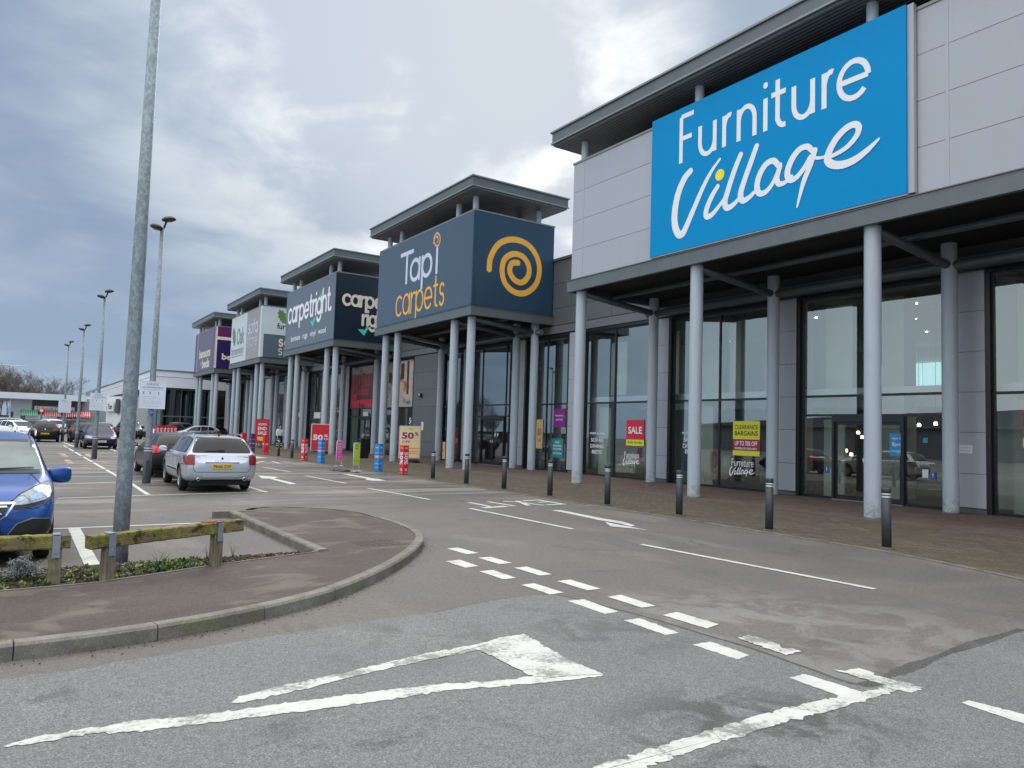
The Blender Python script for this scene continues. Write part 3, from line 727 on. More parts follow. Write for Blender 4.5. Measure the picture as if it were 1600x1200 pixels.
# parking bay lines
def wl(x0, y0, x1, y1, w=.10, mat='road_paint', **k):
    a = Vector((x0,y0,0)); b = Vector((x1,y1,0)); t_ = (b-a).normalized(); s_ = Vector((-t_.y, t_.x, 0))*w/2
    return marking([a+s_, b+s_, b-s_, a-s_], mat, world=True, amp=.003, z=.004, step=.3, **k)
line_px((60,827.5),(327,817),.09, z=.004); 
A = G(116,826); B = G(147,890)
wl(A.x, A.y, B.x, 9.25, .16)
line_px((90,779),(414,768.5), .09, z=.004)
line_px((90,757),(300,749), .09, z=.004)
wl(2.62,18.6,2.7,23.6); wl(5.3,18.75,5.3,23.6); wl(.55,18.5,.5,13.3)
line_px((60,741),(222,738), .09, z=.0062); line_px((100,731.5),(222,729), .1, z=.0062)
for k in range(1, 9):
    y = 23.6+ (k-1)*5.0
    for x in (-16.5,-14.1,-11.7,-9.3,-6.9,-4.5,-2.1,.3): 
        if k % 3 == 1: wl(x, y+1.5, x, y+6.2)
for y in (28.6, 33.4, 38.5, 44, 49.5, 55):
    wl(2.65, y-4.6, 2.65, y-.3); wl(5.35, y-4.6, 5.35, y-.3)
for a, b in (((95,708),(104,714)),((104,718.5),(112,725)),((136,709.5),(142,714)),((158,722),(168,723.5)),((206,721),(216,724.5))): line_px(a, b, .22, mat='yellow_paint', z=.0062)
for a, b in (((97,690.5),(121,700)),((172,702),(182,705.5)),((206,709),(222,713)),((208,697),(222,701)),((60,699),(140,698.5)),((207,700.5),(222,702))): line_px(a, b, .12, z=.0062)
# damp dark puddle stain by the kerb line near the totems
t = NT('damp_asphalt'); t.col(t.ramp(t.noise(30,5,vec=t.pos), [(.3, S(62,58,56)), (.7, S(84,80,78))])); t.set(Roughness=.18, Specular_IOR_Level=.5); MATS['damp_asphalt'] = t.m
pd = MB(); c0 = G(537, 736)
pd.ngon([(c0.x+.35*math.cos(a)*(1+.25*math.sin(3*a)), c0.y+1.1*math.sin(a)*(1+.3*math.cos(5*a)), .017) for a in [k*PI/18 for k in range(36)]])
struct('puddle', pd, 'damp_asphalt')
# small drain cover let into the island
dc = MB(); c1 = G(588, 848, .104)
for i in range(7):
    for j in range(4): dc.box((c1.x-.3+i*.09, c1.y-.25+j*.13, .1), (c1.x-.3+i*.09+.075, c1.y-.25+j*.13+.11, .107))
struct('drain_cover', dc, 'footway_asphalt')

# ================================================================ KNEE RAILS, BOLLARDS, LAMPS
simple('rust_wood', S(142,84,48), .9, 0, .3, 30)
def knee_rail(a, b, posts, label, endpatch=False):
    a = Vector(a); b = Vector(b); d = (b-a); L = d.length; d.normalize(); s = Vector((-d.y, d.x, 0)).normalized(); up = s.cross(d)*-1
    if up.z < 0: up = -up
    r = empty('knee_rail', (a.x, a.y, .1), 0, label, 'fence', 'timber knee rails')
    off = (a.x, a.y, .1); rr = random.Random(int(abs(a.x*100)))
    mb = MB(); n = int(L/.05); hw = .064
    prof = [(-hw,-hw+.01),(-hw+.01,-hw),(hw-.01,-hw),(hw,-hw+.01),(hw,hw-.012),(hw-.012,hw),(-hw+.012,hw),(-hw,hw-.012)]
    vs = []
    for i in range(n+1):
        c = a+d*(L*i/n)
        for p in prof: vs.append(c + s*(p[0]+rr.gauss(0,.0022)) + up*(p[1]+rr.gauss(0,.0022)))
    m = len(prof); fs = [(i*m+k, i*m+(k+1)%m, (i+1)*m+(k+1)%m, (i+1)*m+k) for i in range(n) for k in range(m)] + [tuple(range(m-1,-1,-1)), tuple(n*m+k for k in range(m))]
    mb.add(vs, fs); mb.build('rail', 'mossy_timber', r, off, fixn=True)
    if endpatch:
        q = MB(); c = a+d*(L-.42)
        for i in range(24):
            M = Matrix.Rotation(math.atan2(d.y,d.x),3,'Z')
            q.obox(c+d*rr.uniform(0,.17)+up*(hw+rr.uniform(-.004,.006))+s*rr.uniform(-.04,.05), rr.uniform(.04,.09), rr.uniform(.015,.04), .012, M)
        q.build('split_wood', 'rust_wood', r, off)
    for px, py in posts:
        t_ = (Vector((px,py,0))-Vector((a.x,a.y,0))).dot(Vector((d.x,d.y,0)))/Vector((d.x,d.y,0)).length**2
        top = a + d*t_; p = MB(); zt = top.z-hw-.002
        nn = 10; vs = []; 
        for i in range(nn+1):
            z = zt*i/nn
            for k, (u, v) in enumerate(((-1,-.86),(-.86,-1),(.86,-1),(1,-.86),(1,.86),(.86,1),(-.86,1),(-1,.86))):
                vs.append(Vector((top.x,top.y,z)) + d*(u*.052*(1+rr.gauss(0,.015))) + s*(v*.052*(1+rr.gauss(0,.015))))
                vs[-1].z = z
        fs = [(i*8+k, i*8+(k+1)%8, (i+1)*8+(k+1)%8, (i+1)*8+k) for i in range(nn) for k in range(8)]+[tuple(nn*8+k for k in range(8))]
        p.add(vs, fs); p.build('post', 'weathered_post', r, off, fixn=True)
        st = MB(); w = .032; o1 = hw+.004
        # strap folded over the beam and down both faces of the post
        for (c, su, sv) in ((top+up*o1, 0, 1), (top-s*o1-up*.03, 1, 0), (top+s*o1-up*.03, 1, 0)):
            if sv: 
                vs = [c+d*x*w+s*y*(o1+.003)+up*z for z in (0,.004) for x,y in ((-1,-1),(1,-1),(1,1),(-1,1))]
            else:
                sg = -1 if (c-top).dot(s) < 0 else 1
                vs = [c+d*x*w+up*y*.0+s*sg*z + Vector((0,0,yy)) for z in (0,.004) for x,y,yy in ((-1,0,-.115),(1,0,-.115),(1,0,.092),(-1,0,.092))]
            st.add(vs, [(3,2,1,0),(4,5,6,7),(0,1,5,4),(1,2,6,5),(2,3,7,6),(3,0,4,7)])
        st.lathe([(0,.0),(.006,.0),(.006,.006),(0,.006)], top-s*(o1+.010)-Vector((0,0,.1)), 8, 'z')
        st.build('strap', 'galv_plate', r, off, fixn=True)
    return r
knee_rail((-2.6,8.26,.50), (.515,8.30,.495), [(-2.35,8.27),(-.95,8.28),(.40,8.30)], 'mossy timber knee rail in front of the blue car, left of the lamp base')
knee_rail((.655,8.20,.485), (2.20,8.74,.525), [(.83,8.30),(1.92,8.66)], 'mossy timber knee rail with a split brown end, crossing the near lamp post', True)

def bollard():
    r = empty('bollard', (0,0,0), 0)
    m = MB(); m.lathe([(.0,-.02),(.073,-.02),(.073,.775),(.064,.780),(.064,.80)], seg=18); m.lathe([(.064,.825),(.064,.845)], seg=18); m.lathe([(.064,.87),(.066,.875),(.073,.88),(.073,.945),(.066,.958),(.0,.962)], seg=18); m.build('post', 'bollard_paint', r)
    for z in (.80,.845): 
        b = MB(); b.lathe([(.0655,z),(.0665,z+.002),(.0665,z+.023),(.0655,z+.025)], seg=18); b.build('reflective_band', 'reflective_band', r)
    c = MB(); c.lathe([(.13,.0),(.12,.016),(.07,.02)], seg=14); c.build('base_collar', simple('collar_mortar', S(84,78,66), .95, 0, .25, 20), r)
    return r
bp = bollard()
BY = [(11.72,6.64),(11.76,8.9),(11.97,11.35),(11.93,13.63),(12.0,16.03),(12.05,18.35),(11.98,20.42),(12.0,22.72),(12.1,38.6),(12.1,40.95),(12.0,4.3)]
blab = ['dark grey bollard nearest the camera, beside the column by the shop door','dark grey bollard second from the right, in front of the door of the furniture shop','dark grey bollard just left of the pale blue-grey column by the clearance poster',
 'dark grey bollard in front of the dining sofas lettering window','dark grey bollard directly left of the end column of the furniture shop canopy','dark grey bollard in front of the carpet shop corner, beside the painted EXIT',
 'dark grey bollard between the carpet shop columns, left of the painted EXIT','dark grey bollard standing just right of the red 50% totem','slim dark far bollard right of the hi-vis person','slim dark far bollard directly in front of the hi-vis person','dark grey bollard on the pavement at the right edge beyond the frame']
for i, (x, y) in enumerate(BY):
    o = bp if i == 0 else copy_tree(bp)
    o.location = (x, y, .012); o.rotation_euler = (random.Random(i+9).gauss(0,.009), random.Random(i).gauss(0,.009), random.Random(i).uniform(0,.5)); tag(o, blab[i], 'bollard', 'bollards along the kerb line')

simple('lamp_head_dark', S(58,54,54), .5, .1, .1, 8); simple('lamp_lens', S(120,112,104), .25)
def lamp(x, y, label, base='black', h=7.25, sign=False, r0=.088, z0=0.0, seed=0):
    r = empty('street_lamp', (x,y,z0), 0, label, 'street lamp', 'lamp posts in the car park')
    m = MB(); m.tube([(0,0,0),(0,0,1.0),(0,0,3.5),(0,0,h-.25)], [r0,r0*.97,r0*.84,r0*.6], 20); m.build('pole', 'galvanised', r)
    if base == 'black':
        b = MB(); b.lathe([(r0+.02,0),(r0+.02,.98),(r0,.99)], seg=20); b.build('base_sleeve', 'bollard_paint', r)
        for z in (.86,.93):
            c = MB(); c.lathe([(r0+.021,z),(r0+.023,z+.003),(r0+.023,z+.02),(r0+.021,z+.023)], seg=20); c.build('reflective_band', 'reflective_band', r)
        d = MB(); d.box((-.045,-r0-.026,.12),(.045,-r0+.03,.62)); d.build('hatch', 'bollard_paint', r, bevel=.006)
    else:
        b = MB(); b.lathe([(r0+.004,0),(r0+.004,.17),(r0,.175)], seg=20); b.build('base_sleeve', simple('bitumen_band', S(36,42,52), .6, 0, .3, 14), r)
        c = MB(); c.box((-.02,-r0*.9-.012,1.4),(.02,-r0*.9+.02,1.44)); c.build('cable_clip', 'galv_plate', r)
    for sx, hz, R in ((1, h, .19), (-1, h-.27, .17)):
        a = MB(); a.tube([(0,0,h-.35),(sx*.05,0,h-.2 if sx>0 else hz-.05),(sx*.10,0,hz-.04)], [.035,.03,.025], 8)
        A_ = a.build('bracket', 'lamp_head_dark', r)
        q = MB(); q.lathe([(0,-.045),(R*.55,-.05),(R*.9,-.025),(R,.0),(R*.93,.035),(R*.6,.075),(0,.095)], seg=20)
        M = Matrix.Translation((sx*.15,0,hz)) @ Matrix.Rotation(math.radians(-12*sx),4,'Y')
        q.v = [M @ v for v in q.v]; Q = q.build('lamp_head', 'lamp_head_dark', r)
        ln = MB(); ln.lathe([(0,-.053),(R*.5,-.056),(R*.52,-.045)], seg=16); ln.v = [M @ v for v in ln.v]; ln.build('lens', 'lamp_lens', Q, fixn=True)
    return r
def park_sign(x, y, label, w=.62, h=.72, z=2.02, detail=True):
    r = empty('parking_sign', (x, y-.13, z), 0, label, 'sign', 'private parking notices on the lamp posts')
    m = MB(); m.box((-w/2,-.012,0),(w/2,.012,h)); m.box((-w/2-.012,-.018,-.012),(-w/2,.018,h+.012)); m.box((w/2,-.018,-.012),(w/2+.012,.018,h+.012)); m.box((-w/2,-.018,h),(w/2,.018,h+.012)); m.box((-w/2,-.018,-.012),(w/2,.018,0))
    m.build('board', simple('notice_white', S(206,214,226), .45), r)
    bl = MB(); text(bl, 'U.K.P.C', (0,-.013,h*.90), (1,0,0), (0,0,1), w*.48, h*.075, bold=.02); bl.build('logo', simple('notice_blue', S(70,112,176), .5), r)
    t_ = MB()
    text(t_, 'NO UNAUTHORISED PARKING', (0,-.013,h*.78), (1,0,0), (0,0,1), w*.82, h*.045, bold=.02)
    for i, (s_, yy, ww) in enumerate((('Permit holders only. Park within marked bays.', .70, .8), ('Parking charge notice 24 hours a day', .43, .72), ('Terms and conditions apply in this car park', .36, .7), ('Please display a valid permit at all times', .26, .7), ('Enforced by patrol', .19, .66), ('Appeals in writing', .08, .5))):
        text(t_, s_, (0,-.013,h*yy), (1,0,0), (0,0,1), w*ww, h*.028)
    for dx in (-.36,-.1,.24): t_.box((w*dx-.012,-.0145,h*.52),(w*dx+.012,-.0125,h*.62))
    t_.build('lettering', simple('notice_grey', S(112,120,134), .6), r)
    b = MB(); b.tube([(0,.13,.12),(0,.012,.12)], .03, 8); b.tube([(0,.13,h-.12),(0,.012,h-.12)], .03, 8); b.build('clamp', 'galv_plate', r)
lamp(1.08, 9.5, 'tall galvanised lamp post rising from the bed behind the knee rail', 'plain', h=7.9, r0=.086)
lamp(3.05, 22.2, 'lamp post with black banded foot beside the silver estate car')
park_sign(3.05, 22.2, 'largest parking notice, on the lamp post beside the silver estate')
rd = MB(); rd.lathe([(0,0),(.055,0),(.055,.006),(0,.006)], (0,0,0), 16); 
M = Matrix.Rotation(PI/2, 4, 'X'); rd.v = [M @ v + Vector((3.05, 22.2-.125, 1.88)) for v in rd.v]
tag(rd.build('round_plate', 'notice_blue', off=(3.05,22.2,1.88)), 'small round blue plate under the largest parking notice', 'sign')
lamp(2.92, 36.4, 'lamp post in front of the navy car facing the camera'); park_sign(2.92, 36.4, 'parking notice on the lamp post in front of the navy car', z=2.08)
lamp(3.1, 50.5, 'lamp post just left of the navy car, without a notice')
lamp(3.0, 64.0, 'farthest lamp post of the row, next to the dark hatchback', h=7.4); park_sign(3.0, 64.0, 'small farthest parking notice above the dark hatchback', w=.78, h=.98, z=2.15)

# grit, leaves and crumbs gathered along the kerb foot
gt = MB(); rg = random.Random(21)
for i in range(260):
    k_ = rg.randrange(30, len(outer)-4); a_ = outer[k_]; b_ = outer[k_+1]; t_ = (b_-a_).normalized(); n_v = Vector((t_.y,-t_.x,0))
    c = a_.lerp(b_, rg.random())+n_v*abs(rg.gauss(.02,.09))
    s_ = rg.uniform(.003,.009); gt.obox((c.x,c.y,.004+s_*.3), s_*1.4, s_, s_*.5, Matrix.Rotation(rg.uniform(0,6.3),3,'Z'), 1 if rg.random() < .12 else 0)
tag(gt.build('grit', ['bark_chip','pale_chip']), 'loose grit and leaf crumbs gathered along the kerb foot', 'grit', kind='stuff')
# ================================================================ SHOPS
WX = 20.4      # shopfront plane
simple('interior_floor', S(120,112,102), .5, 0, .1, 1); simple('interior_wall', S(205,202,192), .8, 0, .05, 1); simple('interior_dark', S(60,58,56), .9)
simple('interior_ceiling', S(165,165,160), .8)
simple('spot_glow', (1,.9,.75,1), .5, emit=(1,.88,.7,1), stren=18); simple('warm_glow', (1,.75,.45,1), .5, emit=(1,.7,.4,1), stren=6)
simple('far_window_glow', (.6,.85,.85,1), .5, emit=(.45,.78,.80,1), stren=.75)
NF = Vector((-1,0,0)); NS = Vector((0,-1,0))
UF = Vector((0,-1,0)); US = Vector((1,0,0)); UZ = Vector((0,0,1))

def pane_box(name, y0, y1, z0, z1, root, off, x=WX+.02, mat='shop_glass', parent=None):
    g = MB(); g.quad((x,y1,z0),(x,y0,z0),(x,y0,z1),(x,y1,z1)); return g.build(name, mat, parent or root, off)
def glazing(root, off, y0, y1, mull, zt=6.12, rails=(3.05,), door=None, zb=.06, mat='shop_glass', umull=None):
    """one bay: reveal, frame, mullions, transoms, panes; door=(ya,yb,ztop)"""
    f = MB(); fw = .06; x0, x1 = WX-.02, WX+.10
    f.box((x0,y0,zb-.05),(x1,y0+fw,zt+.0)); f.box((x0,y1-fw,zb-.05),(x1,y1,zt)); f.box((x0,y0+fw,zt-fw),(x1,y1-fw,zt)); f.box((x0,y0+fw,zb-.05),(x1,y1-fw,zb+.02))
    for r in rails: f.box((x0+.002,y0+fw,r-.035),(x1-.002,y1-fw,r+.035))
    ys = [y0]+sorted(mull)+[y1]; ys_up = [y0]+sorted(umull)+[y1] if umull is not None else ys
    for m in mull: 
        if door and door[0] < m < door[1]:
            f.box((x0+.004,m-.03,door[2]),(x1-.004,m+.03,zt-fw))
        elif umull is not None: f.box((x0+.004,m-.03,zb),(x1-.004,m+.03,rails[0]))
        else: f.box((x0+.004,m-.03,zb),(x1-.004,m+.03,zt-fw))
    # deep dark reveals either side
    f.box((WX-.12,y0-.11,0),(x1,y0,zt+.12)); f.box((WX-.12,y1,0),(x1,y1+.11,zt+.12)); f.box((WX-.12,y0,zt),(x1,y1,zt+.12))
    for m in (umull or []): f.box((x0+.005,m-.03,rails[-1]),(x1-.005,m+.03,zt-fw))
    w = f.build('window', 'frame_dark', root, off)
    zs = [zb]+sorted(rails)+[zt]
    for c, d in zip(zs, zs[1:]):
        yy = ys_up if c >= rails[0] else ys
        for a, b in zip(yy, yy[1:]):
            if door and d <= door[2]+.05 and a >= door[0]-.05 and b <= door[1]+.05: continue
            pane_box('glass', a+.03, b-.03, c+.03, d-.03, root, off, mat=mat, parent=w)
    if door:
        ya, yb, zt2 = door
        d = MB(); ym = (ya+yb)/2
        d.box((WX-.06,ya-.03,0),(WX+.08,ya+.05,zt2)); d.box((WX-.06,yb-.05,0),(WX+.08,yb+.03,zt2)); d.box((WX-.06,ya+.05,zt2-.16),(WX+.08,yb-.05,zt2)); 
        for a, b in ((ya+.05,ym-.004),(ym+.004,yb-.05)):
            d.box((WX-.01,a,.03),(WX+.04,a+.06,zt2-.16)); d.box((WX-.01,b-.06,.03),(WX+.04,b,zt2-.16)); d.box((WX-.01,a+.06,.03),(WX+.04,b-.06,.16)); d.box((WX-.01,a+.06,zt2-.24),(WX+.04,b-.06,zt2-.16))
        dd = d.build('door', 'frame_dark', root, off)
        for a, b in ((ya+.11,ym-.064),(ym+.064,yb-.11)): pane_box('glass', a, b, .16, zt2-.24, root, off, x=WX+.012, mat=mat, parent=dd)
        h = MB()
        for s in (-1,1): h.tube([(WX-.05,ym+s*.09,.95),(WX-.05,ym+s*.09,1.35)], .015, 8); h.tube([(WX,ym+s*.09,.98),(WX-.05,ym+s*.09,.98)], .01, 6); h.tube([(WX,ym+s*.09,1.32),(WX-.05,ym+s*.09,1.32)], .01, 6)
        h.build('handle', 'chrome', dd, off)
        th = MB(); th.box((WX-.1,ya,.0),(WX+.1,yb,.028)); th.build('threshold', 'galv_plate', dd, off)
def pier(root, off, y0, y1, mat='silver_panel', zt=6.2, x=WX-.13):
    m = MB(); z = .14; k = 0
    m.box((x+.05,y0+.005,.0),(WX+.1,y1-.005,.14), 1)
    m.box((x+.035,y0+.012,.14),(WX+.1,y1-.012,zt), 2)
    zs = [.14,1.0,2.05,3.08,4.12,5.16,zt]
    for a, b in zip(zs, zs[1:]): m.box((x,y0,a+.006),(x+.03,y1,b-.006))
    return m.build('wall_pier', [mat,'dark_metal','silver_joint'], root, off)
def column(root, off, x, y, z1=6.62, r=.185, mat='column_paint', z0=.0):
    m = MB(); m.lathe([(r,z0),(r,z1-.35),(r,z1)], (x,y,0), 28); m.lathe([(r+.012,.01),(r+.012,.03),(r,.035)], (x,y,0), 28, mi=1)
    return m.build('column', [mat,'dark_metal'], root, off)

def canopy(root, off, y0, y1, cols, roof=(None,None), panels='silver_panel', zt=11.26, xf=15.98, xb=20.3, side_far=True, side='silver_panel'):
    """the projecting sign box on columns with its floating flat roof"""
    zb = 7.12
    m = MB()   # box core
    m.box((xf+.06,y0+.06,zb-.25),(xb,y1-.06,zt-.04)); m.build('canopy_box', 'dark_gap', root, off)
    # perimeter beam: a channel with a shadow slot over it
    b = MB()
    b.box((xf-.10,y0-.10,6.68),(xf+.02,y1+.10,7.06)); b.box((xf+.02,y0-.10,6.68),(xb,y0+.02,7.06)); b.box((xf+.02,y1-.02,6.68),(xb,y1+.10,7.06))
    b.box((xf-.13,y0-.13,7.06),(xf+.02,y1+.13,7.085)); b.box((xf+.02,y0-.13,7.06),(xb,y0+.02,7.085)); b.box((xf+.02,y1-.02,7.06),(xb,y1+.13,7.085))
    b.box((xf-.125,y0-.125,6.66),(xf+.0,y1+.125,6.68)); b.box((xf,y0-.125,6.66),(xb,y0,6.68)); b.box((xf,y1,6.66),(xb,y1+.125,6.68))
    b.build('edge_beam', 'dark_metal', root, off)
    # underside
    s = MB(); s.box((xf+.02,y0+.02,6.90),(xb,y1-.02,6.94)); s.build('canopy_soffit', 'canopy_dark', root, off)
    t_ = MB()
    ys = sorted(set(c[1] for c in cols))
    for y in ys:
        t_.tube([(16.2,y,6.62),(19.7,y,6.30)], .115, 14)
        for sx in (1,): t_.tube([(16.2,y,6.66),(16.2,y,6.9)], .12, 12); t_.tube([(19.7,y,6.5),(19.7,y,6.9)], .12, 12)
        t_.lathe([(.14,-.01),(.17,0),(.17,.02),(.14,.03)], (19.7,y,6.38), 16)
    t_.tube([(19.7,y0,6.30),(19.7,y1,6.30)], .125, 14)
    t_.tube([(17.9,y0+.1,6.72),(17.9,y1-.1,6.72)], .09, 10)
    t_.build('tube_beam', 'dark_metal', root, off)
    # roof on short posts
    r0, r1 = roof; rx0, rx1 = xf-.45, xb+.35
    rf = MB()
    rf.box((rx0,r0,12.16),(rx1,r1,12.52)); rf.build('roof', 'dark_metal', root, off)
    c = MB(); c.box((rx0-.06,r0-.06,12.52),(rx1+.06,r1+.06,12.58)); c.box((rx0-.035,r0-.035,12.10),(rx1+.035,r1+.035,12.16)); c.build('roof_edge', 'roof_edge', root, off)
    s2 = MB(); s2.box((rx0+.05,r0+.05,12.03),(rx1-.05,r1-.05,12.10)); s2.build('roof_soffit', 'soffit_ribbed', root, off)
    cp = MB(); cp.box((xf-.03,y0-.03,zt-.02),(xf+.25,y1+.03,zt+.05)); cp.box((xf+.25,y0-.03,zt-.02),(xb,y0+.25,zt+.05)); cp.box((xf+.25,y1-.25,zt-.02),(xb,y1+.03,zt+.05)); cp.build('box_coping', 'roof_edge', root, off)
    for x, y in cols:
        p = MB(); p.lathe([(.135,zt-.3),(.135,12.05)], (x,y,0), 20); p.build('roof_post', 'column_paint', root, off)
        column(root, off, x, y, 6.9 if x > 18 else 6.68)
def side_panels(root, off, y, x0, x1, z0, z1, mat, name='sign_board', th=.05, inward=1):
    m = MB(); m.box((x0,y-th if inward>0 else y,z0),(x1,y if inward>0 else y+th,z1)); return m.build(name, mat, root, off)

def shell(root, off, y0, y1, fl='interior_floor', wallm='interior_wall', depth=12, spots=8, seed=1, zc=6.0, mezz=False):
    m = MB(); xa = WX+.11; xb = WX+depth
    m.box((xa,y0,-.02),(xb,y1,.02)); m.build('shop_floor', fl, root, off)
    w = MB(); w.box((xb,y0,0),(xb+.1,y1,zc)); w.box((xa,y0-.0,0),(xb,y0+.08,zc)); w.box((xa,y1-.08,0),(xb,y1,zc)); w.build('inner_wall', wallm, root, off)
    c = MB(); c.box((xa,y0,zc),(xb,y1,zc+.1)); c.build('ceiling', 'interior_ceiling', root, off)
    r = random.Random(seed)
    for i in range(spots):
        s = MB(); x = r.uniform(xa+1.2,xb-1); y = r.uniform(y0+.6,y1-.6); zz = zc-.03 if (i % 3 or mezz is False) else 2.9
        s.lathe([(0,-.02),(.035,-.02),(.035,0)], (x,y,zz), 10); s.build('ceiling_spot', 'spot_glow', root, off)
def upper(root, off, y0, y1, ya, yb):
    """cladding over the shopfront, header band and parapet between y0..y1; the box covers ya..yb"""
    h = MB(); h.box((WX-.16,y0,6.26),(WX+.1,y1,6.60)); h.build('header', 'header_metal', root, off)
    c = MB(); zs = [6.64,7.42,8.56,9.62]
    segs = []
    if ya > y0: segs.append((y0,ya))
    if y1 > yb: segs.append((yb,y1))
    for s0, s1 in segs:
        n = max(1, round((s1-s0)/3.6)); 
        for i in range(n):
            a = s0+(s1-s0)*i/n; b = s0+(s1-s0)*(i+1)/n
            for p, q in zip(zs, zs[1:]): c.box((WX-.10,a+.008,p+.008),(WX-.05,b-.008,q-.008))
    c.box((WX-.06,y0,6.60),(WX+.2,y1,9.62), 1)
    c.build('wall', ['cladding_grey','silver_joint'], root, off)
    k = MB(); k.box((WX-.18,y0,9.62),(WX+.3,y1,9.74)); k.build('coping', 'dark_metal', root, off)
    rf = MB(); rf.box((WX+.2,y0,9.3),(WX+40,y1,9.5)); rf.box((WX+39.8,y0,0),(WX+40,y1,9.3)); rf.build('flat_roof', 'cladding_grey', root, off)

# ---------------------------------------------------------------- furniture shop (nearest)
simple('sign_blue', S(0,136,196), .5, 0, .02, 1, spec=.12); simple('letter_white', S(228,230,236), .5, 0, .02, 3); simple('dot_yellow', S(236,224,60), .5)
off = (WX, 5, 0)
fv = empty('furniture_shop', off, 0, 'silver-clad furniture shop with the big blue sign, nearest on the right', 'shop')
cols = [(x, y) for y in (20.12,14.82,9.5,4.2,-1.1,-6.4) for x in (16.2,19.7)]
canopy(fv, off, -7.5, 20.45, cols, roof=(-8.2,21.2))
# silver cladding of the box
pn = MB(); zs = [7.10,8.14,9.18,10.22,11.25]
ysp = [20.45,19.88,16.46,8.35,7.72,4.2,.6,-3,-7.5]
for a, b in zip(ysp, ysp[1:]):
    for p, q in zip(zs, zs[1:]): pn.box((15.98,b+.008,p+.006),(16.05,a-.008,q-.006))
for p, q in zip(zs, zs[1:]):
    for a, b in ((16.05,17.6),(17.6,20.3)): pn.box((a+.008,20.38,p+.006),(b-.008,20.45,q-.006))
pn.box((16.03,-7.45,7.1),(16.06,20.40,11.25), 1)
for y in (19.88,16.46,7.72): pn.box((15.972,y-.035,7.1),(15.985,y+.035,11.25))
pn.build('cladding_panel', ['silver_panel','silver_joint'], fv, off)
sg = MB(); sg.box((15.80,8.50,7.14),(15.97,16.36,11.40))
sb = sg.build('sign_board', 'sign_blue', fv, off)
se = MB(); se.box((15.86,8.36,7.14),(15.98,8.50,11.40)); se.box((15.82,8.5,7.10),(15.98,16.36,7.138)); se.build('sign_trim', 'silver_panel', fv, off)
SX = 15.797
def r3b(x, y): return PX(1020+x/2.857, y/2.857, SX)
lt = MB()
def seg(a, b): return r3b(*a), r3b(*b)
base_a = r3b(125,733); base_b = r3b(770,490)
# "Furniture" : each letter from its traced corners
zb_ = base_a.z; 
def yl(px, py): return r3b(px, py).y
word_pos = [('F',(127,640),(182,600)),('u',(211,640),(277,600)),('r',(319,590),(346,560)),('n',(384,560),(455,540)),('i',(501,520),(501,520)),('t',(530,430),(594,430)),('u',(630,450),(714,430)),('r',(765,420),(800,400)),('e',(832,360),(962,330))]
xh_ = .88; sw = .136
for ch_, a, b in word_pos:
    ya = yl(*a); yb = yl(*b); wdt = GL[ch_][0]; k = 0
    if ch_ == 'i': ya = yb = yl(503, 520)
    sxx = (ya-yb)/wdt if wdt else 1
    xx = .98 if ch_ == 'F' else xh_
    for pts, cl in GL[ch_][1]:
        k += 1
        ribbon(lt, [Vector((SX, ya-p[0]*sxx, zb_+.02+p[1]*xx)) for p in pts], sw, NF, closed=bool(cl), off=.003+.0015*(k%3), cap=False if ch_ != 'i' or k == 1 else True)
VILL = []
def script(P, W, n=7):
    pts = smooth_pts([r3b(*p) for p in P], n); VILL.append((pts, W)); 
script([(168,764),(140,800),(112,870),(98,950),(100,1010),(115,1045),(133,1042),(150,1010),(182,935),(225,835),(262,765),(300,710)], [.22,.25,.27,.27,.27,.26,.25,.22,.2,.17,.13,.08])
script([(290,832),(262,880),(240,935),(240,965),(262,960),(300,915),(330,868)], [.16,.19,.2,.2,.17,.13,.09])
script([(393,690),(365,760),(336,850),(322,905),(333,928),(362,912),(400,868)], [.17,.19,.2,.21,.2,.16,.1])
script([(464,652),(440,720),(408,810),(392,868),(402,895),(430,882),(466,845)], [.17,.19,.2,.21,.2,.16,.1])
script([(560,738),(540,718),(508,732),(480,775),(466,828),(475,862),(503,858),(535,820),(560,765),(570,735)], [.16,.18,.19,.2,.2,.19,.16,.14,.13,.13])
script([(568,745),(556,790),(562,820),(590,815),(622,785)], [.17,.17,.17,.13,.08])
script([(712,672),(690,655),(655,668),(622,712),(602,768),(612,802),(642,792),(676,750),(704,700)], [.15,.17,.18,.2,.2,.19,.16,.14,.13])
script([(724,672),(704,735),(672,820),(645,925)], [.18,.18,.15,.05])
script([(715,702),(740,706),(772,700)], [.1,.09,.08])
script([(775,704),(815,690),(870,655),(912,605),(922,570)], [.1,.12,.14,.16,.18])
script([(921,578),(916,560),(895,557),(862,575),(820,620),(790,675),(782,715),(805,735),(850,735),(905,712),(960,670),(1011,620)], [.17,.18,.18,.19,.2,.21,.22,.22,.22,.2,.16,.06])
for i, (pts, W) in enumerate(VILL): ribbon(lt, pts, [w_*.88 for w_ in W], NF, off=.003+.0011*i)
lt.build('lettering', 'letter_white', sb, off)
dt = MB(); dc_ = r3b(300,781); dt.add([dc_+Vector((-.009,.16*math.cos(q),.16*math.sin(q))) for q in [k*PI/12 for k in range(24)]], [tuple(range(24))]); dt.build('dot', 'dot_yellow', sb, off)
# bird spikes behind the sign top
bs = MB(); y = 3.0
rr = random.Random(5)
while y < 20.2:
    for dx in (0,.06): bs.tube([(16.12+dx,y,11.30),(16.12+dx+rr.uniform(-.06,.06),y+rr.uniform(-.04,.04),11.44)], [.004,.002], 3, cap=False)
    y += .07
bs.build('bird_spikes', 'dark_trim', fv, off)
upper(fv, off, -8, 25.95, -7.5, 20.45)
